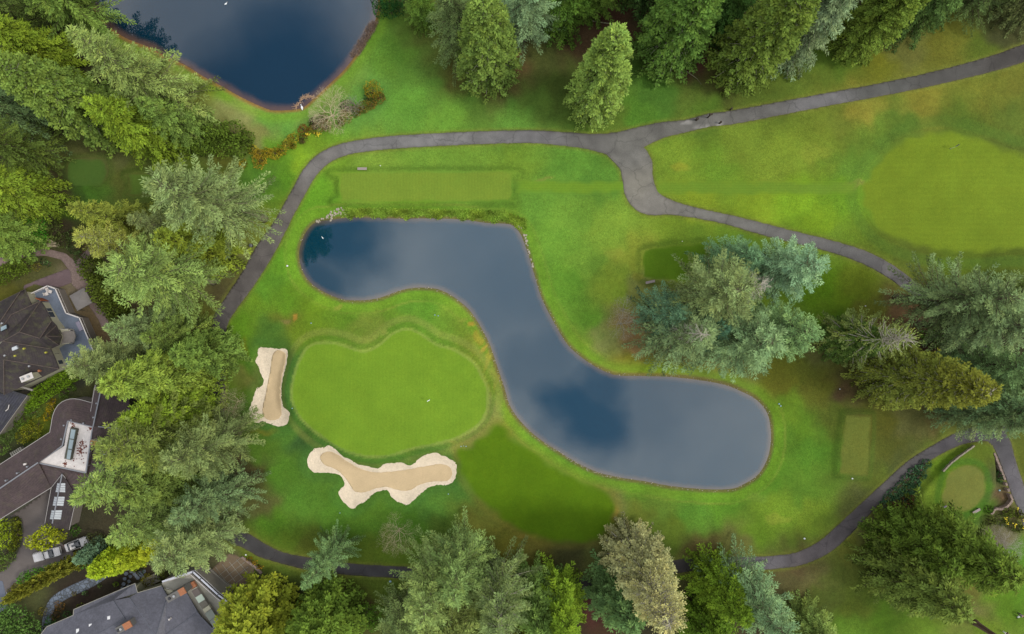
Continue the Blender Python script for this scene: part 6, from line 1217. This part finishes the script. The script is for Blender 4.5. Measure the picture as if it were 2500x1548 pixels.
# long lantern skylight on the flat roof
lan = MB(); lan.prism([(p.x, p.y) for p in [B(x, y, f0 + .8) for x, y in ((812, 492), (882, 510), (810, 866), (738, 850))]], f0 - .05, f0 + .75); lanp = part(lan, 'roof_lantern', mat('lantern_frame', col(92, 92, 80), .7), flat)
for k in range(3):
    u0, u1 = k / 3 + .015, (k + 1) / 3 - .015; a0, a1 = Vector((822, 505, 0)), Vector((766, 856, 0)); b0, b1 = Vector((872, 512, 0)), Vector((806, 862, 0))
    q4 = [a0.lerp(a1, u0), b0.lerp(b1, u0), b0.lerp(b1, u1), a0.lerp(a1, u1)]; g = MB(); g.slab([B(p.x, p.y, f0 + .82) for p in q4], .06); g.build('pane', GLS, lanp)
chm = MB(); p = B(1110, 668, 7.0); chm.box((p.x, p.y, 5.8), (2.2, 1.0, 2.6), R(-8)); cB = part(chm, 'chimney', mat('chimney_clad', col(176, 164, 150), .8), hB); cp_ = MB(); cp_.box((p.x - .5, p.y, 7.12), (1.2, .9, .06), R(-8)); part(cp_, 'brick_top', BRK, cB); fl = MB(); fl.tube([(p.x - .7, p.y, 7.1), (p.x - .7, p.y, 7.4)], .22, 10); part(fl, 'flue', MTL, cB)
for i, (x, y, z) in enumerate(((1120, 210, 6.2), (1085, 372, 6.3), (745, 465, 5.2), (715, 622, 5.2), (970, 440, 5.5), (830, 405, 5.3), (1228, 465, 5.8), (1350, 498, 4.5), (1040, 765, 5.3), (1020, 925, 5.0), (630, 735, 5.1), (320, 940, 6.1), (205, 1015, 6.4), (75, 1100, 6.6))):
    v_ = MB(); p = B(x, y, z); v_.box((p.x, p.y, z), (.3, .3, .6), .3); part(v_, 'roof_vent', GUT, hB)
skylight(hB, [B(1170, 778, 4.9), B(1245, 782, 4.7), B(1250, 806, 4.6), B(1172, 802, 4.8)], GLS)
v_ = MB(); p = B(290, 913, 5.9); v_.box((p.x, p.y, 5.9), (.5, .35, .35), .3); part(v_, 'roof_box', TRIM, hB)
sc_g = MB(); sc_g.prism([(p.x, p.y) for p in [B(x, y, 2.8) for x, y in ((1490, 310), (1545, 310), (1500, 500), (1400, 520))]], -.2, 2.8); part(sc_g, 'sunroom', mat('sunroom_glass', col(96, 96, 92), .3, spec=.6), hB)
bw = MB()
for k in range(6): q = B(130 + k * 22, 805 - k * 13, 1.0); bw.box((q.x, q.y, .5), (.28, .9, 1.0), .55)
tag(bw.build('stone_bench', CON), 'short grey slatted bench against the brown roofed house', 'bench')

# ---- lower house
D = zz(260, 1330, .1556)
hC = house('grey_roof_house', None, 'lower house with smooth grey roofs, brick chimneys and white terrace railings')
e1, r1_ = 4.6, 7.6
rf = MB()
apx = (381, 1552, r1_)
pl(rf, P, [(60, 1600, e1), (114, 1530, e1), (179, 1502, e1), (180, 1488, e1), (330, 1424, e1), (336, 1447, e1 + .2), (276, 1466, 5.6), (305, 1511, 6.2), (240, 1548, 6.5), (150, 1640, 6.5)])
pl(rf, P, [(276, 1466, 5.6), (316, 1459, 5.4), (377, 1548, 7.0), (340, 1600, 7.0), (305, 1511, 6.2)])
pl(rf, P, [(316, 1459, 5.4), (336, 1447, 4.8), (394, 1430, e1), (408, 1454, 5.0), (406, 1468, 5.6), (381, 1552, 7.4), (377, 1548, 7.0)])
pl(rf, P, [(406, 1468, 5.6), (408, 1454, 5.0), (453, 1442, 4.8), (483, 1495, 4.9), (402, 1552, 6.4), (381, 1552, 7.4)])
pl(rf, P, [(483, 1495, 4.9), (492, 1507, 4.9), (518, 1534, 4.8), (540, 1590, 5.0), (440, 1640, 6.6), (402, 1552, 6.4)])
pl(rf, P, [(518, 1534, 4.8), (548, 1516, 4.4), (600, 1540, 4.2), (640, 1600, 4.2), (540, 1590, 5.0)])
pl(rf, P, [(305, 1511, 6.2), (340, 1600, 7.0), (300, 1680, 7.0), (150, 1640, 6.5), (240, 1548, 6.5)])
pl(rf, P, [(377, 1548, 7.0), (381, 1552, 7.4), (402, 1552, 6.4), (440, 1640, 6.6), (340, 1700, 7.2), (340, 1600, 7.0)])
roofC = part(rf, 'roof', RF_GR, hC)
rg = MB()
for a, b in (((406, 1468, 5.75), (381, 1552, 7.5)), ((276, 1466, 5.7), (305, 1511, 6.3)), ((316, 1459, 5.5), (377, 1548, 7.1)), ((483, 1495, 5.0), (402, 1552, 6.5)), ((240, 1548, 6.6), (305, 1511, 6.3)), ((492, 1507, 5.0), (518, 1534, 4.95))): line(rg, P(*a), P(*b), .12)
part(rg, 'ridge_cap', mat('slate_ridge', col(104, 108, 118), .5), roofC)
gt = MB()
for a, b in (((60, 1600, e1), (114, 1530, e1)), ((114, 1530, e1), (179, 1502, e1)), ((179, 1502, e1), (180, 1488, e1)), ((180, 1488, e1), (330, 1424, e1)), ((330, 1424, e1), (336, 1447, e1 + .2)), ((336, 1447, 4.9), (394, 1430, 4.7)), ((518, 1534, 4.85), (548, 1516, 4.5))): line(gt, P(*a), P(*b), .13)
part(gt, 'gutter', CON, roofC)
wl = MB(); wl.prism([(p.x, p.y) for p in [P(x, y, 4.4) for x, y in ((66, 1600), (120, 1536), (186, 1508), (188, 1494), (326, 1436), (332, 1452), (394, 1436), (452, 1448), (482, 1500), (515, 1540), (545, 1524), (596, 1548), (630, 1600), (400, 1700), (150, 1700))]], -.3, 4.45); part(wl, 'wall', CRM, hC)
for xa, ya, xb, yb in ((404, 1438, 420, 1442), (430, 1444, 446, 1447)): win_on(hC, P(xa, ya, 4.4), P(xb, yb, 4.4), 2.9, 4.2, off=-.08)
tz = 4.1
tp = [P(x, y, tz) for x, y in ((395, 1424), (420, 1414), (466, 1402), (482, 1418), (530, 1462), (568, 1494), (600, 1530), (560, 1545), (515, 1545), (455, 1460), (410, 1456))]
part(wallring(tp, -.3, tz), 'terrace', CON, hC)
ob = [P(x, y, tz + 1) for x, y in ((397, 1420), (432, 1408), (471, 1396), (490, 1413), (532, 1452), (572, 1482), (600, 1500))]; ib = [P(x, y, tz + .55) for x, y in ((414, 1417), (464, 1402), (478, 1415), (528, 1460), (566, 1488), (596, 1512))]
rail(hC, ob, tz, 1.0, mat('white_blue_rail', col(214, 216, 226), .5), .34); rail(hC, ib, tz, .5, TRIM, .14)
par_ = MB()
for a, b in zip(ob[:-1], ob[1:]):
    d = b - a; c = (a + b) / 2; par_.box((c.x, c.y, tz / 2), (d.length, .2, tz + .3), math.atan2(d.y, d.x))
part(par_, 'terrace_wall', CON2, hC)
tl = MB(); tl.prism([(p.x, p.y) for p in [P(x, y, .8) for x, y in ((480, 1400), (492, 1388), (516, 1391), (548, 1420), (586, 1446), (600, 1470), (590, 1500), (540, 1462))]], -.2, .8); part(tl, 'lower_terrace', mat('terrace_stone', col(158, 152, 140), .85, [(.8, .1, U)]), hC)
for a, b, w_ in (((500, 1398), (576, 1456), .3), ((496, 1404), (562, 1456), .12), ((574, 1458), (606, 1484), .3)):
    m_ = MB(); A_, B_ = P(*a, 1.7), P(*b, 1.7); d = B_ - A_; c = (A_ + B_) / 2; m_.box((c.x, c.y, 1.7), (d.length, w_, .1), math.atan2(d.y, d.x))
    for k in range(6): p = A_ + d * k / 5; m_.box((p.x, p.y, 1.2), (.07, .07, .95), math.atan2(d.y, d.x))
    m_.build('railing', TRIM, hC)
for a, b in (((540, 1452), (564, 1430)), ((488, 1405), (500, 1396)), ((500, 1396), (514, 1387))): m_ = MB(); A_, B_ = P(*a, 2.0), P(*b, 2.0); d = B_ - A_; c = (A_ + B_) / 2; m_.box((c.x, c.y, 2.0), (d.length, .32, .18), math.atan2(d.y, d.x)); m_.build('beam', CON, hC)
aw = MB()
for k in range(3): line(aw, P(412 + k * 2, 1411 - k * 3, 1.9), P(480 + k * 2, 1390 - k * 3, 1.9), .22)
part(aw, 'louvre', mat('blue_grey_louvre', col(128, 140, 164), .4), hC)
# glazed strip with brick stack
cells = [(RED, 0, .0), (BRK, .0, .13), (CON, .13, .16), (mat('brown_panel', col(116, 106, 100), .6), .16, .30), (mat('mint_glass', col(206, 220, 200), .2), .30, .44), (mat('olive_panel', col(124, 118, 104), .6), .44, .57), (CRM, .57, .66), (mat('green_glass', col(110, 120, 104), .1, spec=.8), .66, .84), (mat('green_glass_b', col(104, 114, 100), .1, spec=.8), .84, 1.0)]
L0, L1, R0_, R1_ = Vector((457, 1426, 0)), Vector((522, 1534, 0)), Vector((471, 1419, 0)), Vector((538, 1521, 0))
base = MB(); base.prism([(p.x, p.y) for p in [P(q.x, q.y, 4.9) for q in (L0, R0_, R1_, L1)]], tz - .1, 4.85); strip = part(base, 'roof_light', CON2, hC)
for m__, u0, u1 in cells[1:]:
    q4 = [L0.lerp(L1, u0 + .005), R0_.lerp(R1_, u0 + .005), R0_.lerp(R1_, u1 - .005), L0.lerp(L1, u1 - .005)]; g = MB(); z_ = 5.4 if m__ in (BRK, CRM, CON) else 5.0; c = sum(q4, Vector()) / 4; g.slab([P(q.x, q.y, z_) for q in q4], z_ - 4.86); g.build('brick_stack' if m__ is BRK else 'panel', m__, strip)
for (xa, ya, xb, yb, u) in ((406, 1466, 452, 1440, .68), (284, 1542, 320, 1522, .5)):
    a, b = P(xa, ya, 8.0), P(xb, yb, 8.0); d = b - a; c = (a + b) / 2; ang = math.atan2(d.y, d.x); mid = a.lerp(b, u)
    m_ = MB(); m_.box(((a.x + b.x) / 2, (a.y + b.y) / 2, 6.4), (d.length, 1.25, 3.0), ang); cC = m_.build('chimney', mat('grey_clad', col(118, 116, 112), .7), hC)
    m_ = MB(); c2 = mid.lerp(b, .5); m_.box((c2.x, c2.y, 7.98), ((b - mid).length, 1.3, .22), ang); m_.build('brick_top', BRK, cC)
    for k in (.25, .6): p = a.lerp(mid, k); m_ = MB(); m_.tube([(p.x, p.y, 7.85), (p.x, p.y, 8.15)], .26, 10); m_.build('flue', MTL if k > .5 else DKM, cC)
for x, y, z in ((266, 1512, 5.9), (221, 1531, 5.6), (190, 1543, 5.4)): skylight(hC, [P(x - 3, y - 9, z), P(x + 5, y - 11, z), P(x + 5, y + 7, z), P(x - 3, y + 9, z)], mat('white_dome', col(236, 236, 236), .3), .2)
v_ = MB(); p = P(415, 1511, 6.4); v_.tube([(p.x, p.y, 6), (p.x, p.y, 6.8)], .16, 8); part(v_, 'roof_vent', TRIM, hC)
bd = MB(); bd.prism([(p.x, p.y) for p in [P(x, y, .7) for x, y in ((344, 1418), (378, 1400), (392, 1418), (352, 1438))]], -.1, .55); tag(part(bd, 'planter', CON2, None), 'walled planting bed beside the grey roofed house', 'planter')

# ---- cars
def wheel(par, x, y, r=.33):
    m_ = MB(); m_.tube([(x, y - .11, r), (x, y + .11, r)], r, 14); w_ = m_.build('wheel', mat('tyre', (.02, .02, .02), .8), par); m_ = MB(); m_.tube([(x, y - .125, r), (x, y + .125, r)], r * .6, 12); m_.build('rim', MTL, w_)
def loft(secs, name, m, par, smooth=True):  # cross sections along x: (x, halfwidth bottom, halfwidth top, z bottom, z top)
    V = []; F = []; n = 8
    for (x, wb, wt, zb, zt) in secs: V += [(x, -wb, zb), (x, -wb * 1.0, zb + (zt - zb) * .5), (x, -wt, zt - .05), (x, -wt * .82, zt), (x, wt * .82, zt), (x, wt, zt - .05), (x, wb, zb + (zt - zb) * .5), (x, wb, zb)]
    for i in range(len(secs) - 1):
        for k in range(n): F.append((i * n + k, i * n + (k + 1) % n, (i + 1) * n + (k + 1) % n, (i + 1) * n + k))
    F += [tuple(range(n)), tuple(range(len(V) - 1, len(V) - n - 1, -1))]; return mesh(name, V, F, m, smooth, None, par)
CARW = mat('white_paint', col(232, 228, 226), .3, spec=.6)
q = P(188, 1328, .6); car = empty('parked_car', (q.x, q.y, gz(q.x, q.y) + .05), R(21)); tag(car, 'white saloon car parked under the lime green tree, right one', 'car')
loft([(-2.35, .70, .66, .45, .80), (-2.25, .84, .78, .28, .92), (-1.3, .90, .84, .22, .98), (.9, .90, .84, .22, .97), (1.9, .88, .80, .24, .88), (2.3, .78, .70, .3, .74)], 'body', CARW, car)
loft([(-1.75, .74, .70, .90, .96), (-1.05, .76, .60, .90, 1.40), (.15, .76, .60, .90, 1.43), (1.0, .78, .68, .90, .97)], 'cabin_glass', GLD, car)
loft([(-1.0, .62, .58, 1.36, 1.44), (.12, .62, .58, 1.36, 1.47)], 'roof_panel', CARW, car); m_ = MB(); m_.box((-.25, 0, 1.475), (.62, .42, .03)); m_.build('sunroof', GLD, car)
for sx in (-1.4, 1.4):
    for sy in (-.82, .82): wheel(car, sx, sy)
for sy in (-.6, .6): m_ = MB(); m_.box((2.26, sy, .68), (.1, .3, .12)); m_.build('headlight', GLM, car); m_ = MB(); m_.box((-2.33, sy, .75), (.06, .28, .12)); m_.build('tail_light', mat('red_lamp', (.4, .02, .02), .3), car)
for sy in (-.95, .95): m_ = MB(); m_.box((.75, sy, .98), (.16, .14, .1)); m_.build('mirror', CARW, car)
q = P(118, 1352, .6); trk = empty('pickup_truck', (q.x, q.y, gz(q.x, q.y) + .05), R(15)); tag(trk, 'white pickup with a white bed cover, left of the parked saloon', 'pickup')
loft([(-2.7, .86, .84, .5, .98), (-2.6, .94, .9, .4, 1.06), (-.1, .95, .9, .35, 1.08), (1.9, .93, .88, .36, 1.06), (2.65, .86, .8, .42, .94)], 'body', CARW, trk)
loft([(-2.55, .86, .82, 1.05, 1.22), (-2.4, .88, .80, 1.05, 1.62), (-.55, .88, .80, 1.05, 1.66), (-.45, .86, .8, 1.05, 1.5)], 'bed_cover', CARW, trk)
loft([(-.35, .80, .74, 1.0, 1.15), (-.2, .80, .66, 1.0, 1.6), (.8, .80, .66, 1.0, 1.6), (1.45, .82, .74, 1.0, 1.07)], 'cabin_glass', GLD, trk)
loft([(-.18, .68, .62, 1.55, 1.63), (.75, .68, .62, 1.55, 1.66)], 'roof_panel', CARW, trk)
for sx in (-1.7, 1.75):
    for sy in (-.86, .86): wheel(trk, sx, sy, .38)
for sy in (-.62, .62): m_ = MB(); m_.box((2.62, sy, .8), (.1, .3, .14)); m_.build('headlight', GLM, trk); m_ = MB(); m_.box((-2.7, sy, .8), (.06, .16, .3)); m_.build('tail_light', mat('red_lamp_b', (.4, .02, .02), .3), trk)

# ------------------------------------------------------------------ things on the course
BNC = mat('weathered_bench', col(178, 164, 158), .8, [(3, .12, (1, 6, 1))])
def bench(x, y, rz, lb, L=1.9):
    q = P(x, y, .45); t = empty('park_bench', (q.x, q.y, gz(q.x, q.y) + .03), rz); tag(t, lb, 'bench', 'benches beside the tees and the small green')
    m_ = MB()
    for k in range(3): m_.box((0, -.15 + k * .17, .45), (L, .15, .05))
    m_.build('seat', BNC, t)
    for sx in (-L * .38, L * .38): m_ = MB(); m_.box((sx, .02, .21), (.1, .42, .42)); m_.build('leg', mat('bench_leg', (.08, .07, .06), .8), t)
bench(885, 413, 0, 'flat grey bench above the long mown tee'); bench(1586, 689, R(12), 'flat grey bench at the left tip of the big clump of firs'); bench(2374, 1244, R(30), 'flat grey bench below the small oval green', 1.7)
# wooden posts by the fork of the path
WD = mat('dark_wood', (.06, .045, .035), .9, [(4, .3, (1, 1, .3))])
for x, y, h, r, lb in ((1700, 293, 1.3, .28, 'short dark post on the path between the pale patches'), (1757, 301, 1.2, .22, 'dark post in a pale ring on the path edge'), (1783, 268, 1.2, .2, 'dark post on the grass verge above the path')):
    q = P(x, y); t = empty('wooden_post', (q.x, q.y, gz(q.x, q.y))); tag(t, lb, 'post', 'dark posts where the path forks'); m_ = MB(); m_.tube([(0, 0, -.2), (0, 0, h * .8)], r * .8, 8); m_.build('shaft', WD, t); m_ = MB(); m_.tube([(0, 0, h * .8), (0, 0, h)], [r * 1.1, r * .8], 8); m_.build('cap', WD, t)
q = P(1728, 287); t = empty('signpost', (q.x, q.y, gz(q.x, q.y))); tag(t, 'tall dark post with a square head beside the path', 'signpost'); m_ = MB(); m_.tube([(0, 0, -.2), (0, 0, 2.1)], .14, 8); m_.build('pole', WD, t); m_ = MB(); m_.box((0, 0, 2.4), (.62, .25, .6)); m_.build('board', WD, t)
q = P(615, 600); t = empty('litter_bin', (q.x, q.y, gz(q.x, q.y))); tag(t, 'round dark litter bin beside the left path under the silvery fir', 'bin'); m_ = MB(); m_.tube([(0, 0, 0), (0, 0, .85)], [.3, .34], 14); m_.build('body', DKM, t); m_ = MB(); m_.tube([(0, 0, .85), (0, 0, .95)], [.36, .2], 14); m_.build('lid', mat('bin_lid', (.12, .12, .12), .5), t)
WH2 = mat('white_plastic', (.8, .82, .82), .4); BL2 = mat('pale_blue_plastic', col(170, 206, 220), .4)
def flagstick(x, y, lb, fm, h=2.1):
    q = P(x, y); t = empty('flagstick', (q.x, q.y, gz(q.x, q.y) + .03)); tag(t, lb, 'flag', 'flags in the holes of the greens'); m_ = MB(); m_.tube([(0, 0, 0), (0, 0, h)], .025, 6); m_.build('pole', WH2, t)
    m_ = MB(); pts_ = [(0, 0), (.2, .05), (.42, .0), (.6, .07)]
    V = []; 
    for a, b in pts_: V += [(a, b - .015, h), (a, b - .015, h - .38), (a, b + .1, h), (a, b + .1, h - .38)]
    F = []
    for i in range(3): o_ = i * 4; F += [(o_, o_ + 1, o_ + 5, o_ + 4), (o_ + 2, o_ + 6, o_ + 7, o_ + 3), (o_, o_ + 4, o_ + 6, o_ + 2), (o_ + 1, o_ + 3, o_ + 7, o_ + 5)]
    F += [(0, 2, 3, 1), (12, 13, 15, 14)]; m_.add(V, F); o = m_.build('flag', fm, t); o.rotation_euler = (0, 0, .5)
    m_ = MB(); m_.tube([(0, 0, -.05), (0, 0, .012)], .11, 12); m_.build('cup', DKM, t)
flagstick(1047, 977, 'white flag on the large putting green', WH2); flagstick(2281, 1229, 'lilac flag near the lower edge of the small oval green', mat('lilac_cloth', col(176, 160, 190), .7)); flagstick(2318, 364, 'dark flag on the round fairway at the right', DKM)
def marker(x, y, m, lb, grp, w_=.28):
    w_ *= .72
    q = P(x, y); m_ = MB(); m_.ball((0, 0, .1), (w_ * .6, w_ * .5, .14), 8, 6); o = m_.build('tee_marker', m); o.location = (q.x, q.y, gz(q.x, q.y) + .02); tag(o, lb, 'marker', grp)
GM = 'small pale markers on the turf'
for x, y, m, lb, w_ in ((701, 649, WH2, 'white marker on the verge left of the winding pond', .5), (759, 789, BL2, 'pale blue marker above the left end of the putting green', .34), (1062, 769, BL2, 'left pale blue marker of the pair above the putting green', .34), (1070, 771, BL2, 'right pale blue marker of the pair above the putting green', .3), (1126, 1089, BL2, 'left one of three pale blue markers beside the dark fairway', .3), (1132, 1088, BL2, 'middle one of three pale blue markers beside the dark fairway', .24), (1138, 1089, BL2, 'right one of three pale blue markers beside the dark fairway', .3), (1902, 986, BL2, 'upper pale marker of the pair right of the pond end', .42), (1906, 991, BL2, 'lower pale marker of the pair right of the pond end', .42), (2078, 1167, WH2, 'white marker under the narrow upright tee', .42), (1963, 1314, WH2, 'white marker on the lawn above the lower path', .5), (953, 1419, BL2, 'pale blue marker below the bottom path', .6), (2439, 1197, BL2, 'pale blue marker on the rim of the small green lawn', .5), (831, 1251, BL2, 'pale blue marker under the wide bunker', .3), (716, 996, BL2, 'pale blue marker between narrow bunker and putting green', .3), (929, 405, WH2, 'pale marker above the long mown tee, right of the bench', .25), (1664, 590, WH2, 'pale marker above the tee by the big clump', .25), (2114, 747, WH2, 'white marker near the brown litter at the right', .3), (2051, 950, WH2, 'white marker below the golden tipped cedar', .3), (1095, 1205, BL2, 'pale blue marker at the right end of the wide bunker', .3), (602, 1353, WH2, 'white marker at the end of the retaining edge by the patio', .45), (18, 1448, WH2, 'white stone at the street corner', .5)):
    marker(x, y, m, lb, GM, w_)
# birds
def bird(x, y, rz, lb, s_=1.0, z=None):
    q = P(x, y); t = empty('duck', (q.x, q.y, (WL if z is None else z)), rz); tag(t, lb, 'duck', 'white birds on the water'); m_ = MB()
    prof = [(-.34, .02, .10), (-.22, .09, .10), (-.05, .15, .08), (.12, .14, .08), (.24, .08, .12), (.30, .05, .22), (.34, .055, .30), (.42, .05, .31), (.47, .02, .29)]
    m_.tube([(a * s_, 0, b * s_) for a, r_, b in prof], [r_ * s_ for a, r_, b in prof], 8); m_.build('body', WH2, t)
    m_ = MB(); m_.tube([(.46 * s_, 0, .29 * s_), (.56 * s_, 0, .27 * s_)], [.025 * s_, .012 * s_], 5); m_.build('beak', mat('orange_beak', (.7, .3, .03), .5), t)
bird(549, 7, .6, 'white duck on the upper pond at the top edge'); bird(786, 580, 2.2, 'white duck in the dark reflection at the left end of the winding pond', .75); bird(736, 262, 1.8, 'tall white bird beside the tan brushwood', 1.5, WL + .1); 
# golfers: one skinned body each, clothing and hair as children
def person(x, y, rz, lb, top, legs, hair, lean=.15):
    q = P(x, y); t = empty('person', (q.x, q.y, gz(q.x, q.y)), rz); tag(t, lb, 'person')
    def skin(name, verts, edges, m, par, root=0, sub=1):
        me = bpy.data.meshes.new(name); me.from_pydata([v[:3] for v in verts], edges, []); me.update(); o = bpy.data.objects.new(name, me); C.objects.link(o); o.parent = par; me.materials.append(m)
        md = o.modifiers.new('skin', 'SKIN'); md.use_smooth_shade = True
        for i, v in enumerate(verts): me.skin_vertices[0].data[i].radius = (v[3], v[4] if len(v) > 4 else v[3]); me.skin_vertices[0].data[i].use_root = (i == root)
        if sub: o.modifiers.new('sub', 'SUBSURF').levels = sub; o.modifiers['sub'].render_levels = sub
        return o
    L_ = lean
    V = [(0, 0, .95, .15, .12), (L_ * .4, 0, 1.2, .15, .12), (L_, 0, 1.42, .17, .11), (L_ * 1.2, 0, 1.53, .06), (L_ * 1.45, 0, 1.66, .10, .095), (L_ * 1.5, 0, 1.75, .07),
         (.0, .10, .88, .095), (.02, .11, .48, .065), (-.02, .12, .08, .045), (.14, .13, .03, .04), (0, -.10, .88, .095), (.1, -.12, .48, .065), (.02, -.13, .08, .045), (.18, -.14, .03, .04),
         (L_, .20, 1.40, .06), (L_ + .06, .26, 1.13, .045), (L_ + .26, .16, .95, .035), (L_ + .33, .12, .93, .03), (L_, -.20, 1.40, .06), (L_ + .06, -.26, 1.13, .045), (L_ + .26, -.12, .95, .035), (L_ + .33, -.06, .93, .03)]
    E = [(0, 1), (1, 2), (2, 3), (3, 4), (4, 5), (0, 6), (6, 7), (7, 8), (8, 9), (0, 10), (10, 11), (11, 12), (12, 13), (2, 14), (14, 15), (15, 16), (16, 17), (2, 18), (18, 19), (19, 20), (20, 21)]
    sk_ = mat('skin', (.5, .3, .22), .6); skin('body', V, E, sk_, t)
    g = lambda i, k: V[i][:3] + tuple(r + k for r in V[i][3:])
    J = [g(0, .025), g(1, .025), g(2, .02), g(14, .02), g(15, .018), g(16, .015), g(18, .02), g(19, .018), g(20, .015)]
    skin('jacket', J, [(0, 1), (1, 2), (2, 3), (3, 4), (4, 5), (2, 6), (6, 7), (7, 8)], top, t)
    Tr = [g(0, .015), g(6, .015), g(7, .02), g(8, .02), g(10, .015), g(11, .02), g(12, .02)]
    skin('trousers', Tr, [(0, 1), (1, 2), (2, 3), (0, 4), (4, 5), (5, 6)], legs, t)
    m_ = MB(); m_.ball((V[4][0] - .01, 0, 1.70), (.115, .105, .10), 10, 7); m_.build('hair', hair, t, True)
    for sy in (-.035, .035): m_ = MB(); m_.ball((V[4][0] + .092, sy, 1.665), .014, 6, 5); m_.build('eye', DKM, t)
    m_ = MB(); m_.ball((V[4][0] + .11, 0, 1.645), (.018, .014, .02), 6, 5); m_.build('nose', sk_, t)
    return t
JK = mat('dark_jacket', (.03, .03, .05), .8); LIL = mat('lilac_grey_jacket', col(132, 124, 150), .8); WTR = mat('white_cloth', (.7, .7, .7), .8); DTR = mat('dark_trousers', (.03, .03, .035), .8); HR = mat('dark_hair', (.02, .015, .01), .7)
person(2480, 1494, -.8, 'person in a lilac grey jacket bending over the white golf bag', LIL, DTR, HR, .28); person(2446, 1540, .4, 'person in a dark top at the bottom edge beside the tall bare trunk', JK, WTR, mat('white_cap', (.7, .7, .7), .7), .2)
q = P(2482, 1504); t = empty('golf_bag', (q.x, q.y, gz(q.x, q.y)), 2.2); tag(t, 'white golf bag on the grass near the bottom right corner', 'golf bag'); m_ = MB(); m_.tube([(-.1, 0, .05), (.35, 0, .75)], [.17, .19], 10); m_.build('body', WH2, t)
for k in range(5): m_ = MB(); a = k * 1.25; m_.tube([(.33 + .05 * math.cos(a), .07 * math.sin(a), .72), (.48 + .08 * math.cos(a), .12 * math.sin(a), .98)], .012, 5); m_.build('club', MTL, t)
for sy in (-.3, .3): m_ = MB(); m_.tube([(-.15, sy - .03, .15), (-.15, sy + .03, .15)], .15, 12); m_.build('wheel', DKM, t)
# retaining walls round the small green lawn
WL_ = mat('wall_stone', col(168, 158, 138), .9, [(2.5, .3, U)]); WL2 = mat('pink_wall_stone', col(158, 138, 126), .9, [(2.5, .35, U)])
def stonewall(pts, z1, wd, m, lb, z0=-.3, gap=0):
    mb = MB(); rnd = random.Random(len(pts) + int(pts[0][0])); 
    for (ax_, ay_), (bx_, by_) in zip(pts[:-1], pts[1:]):
        a, b = P(ax_, ay_), P(bx_, by_); d = b - a; L = d.length; ang = math.atan2(d.y, d.x); n = max(1, int(L / .55))
        for k in range(n):
            if rnd.random() < gap: continue
            c = a + d * (k + .5) / n; mb.box((c.x + rnd.gauss(0, .02), c.y + rnd.gauss(0, .02), (z0 + z1) / 2 + rnd.uniform(-.04, .04)), (L / n * .97, wd * rnd.uniform(.85, 1.1), z1 - z0), ang + rnd.gauss(0, .02))
    return tag(mb.build('retaining_wall', m), lb, 'wall', 'low stone walls round the small green')
stonewall([(2294, 1148), (2318, 1124), (2342, 1106), (2370, 1086)], 1.25, .28, WL_, 'thin pale stone wall on the left rim of the small green lawn')
stonewall([(2420, 1104), (2428, 1124), (2438, 1148), (2448, 1176), (2458, 1204), (2464, 1218), (2452, 1234), (2438, 1240), (2424, 1240), (2412, 1252)], 1.0, .42, WL2, 'pinkish stone wall bending between the small green lawn and the right path', gap=.08)
stonewall([(592, 1358), (606, 1368), (626, 1382), (640, 1398)], .6, .5, WL2, 'low rubble wall between the tiled patio and the path')
# yard plants by the patio
shrub('shrub', 612, 1364, [(0, 0, .3, .8, .6, .5), (12, 8, .3, .8, .6, .5), (24, 17, .3, .8, .6, .5)], shade(160, 130, 34), 'ochre strip of low plants above the tiled patio', None, dens=16, cl=.2)
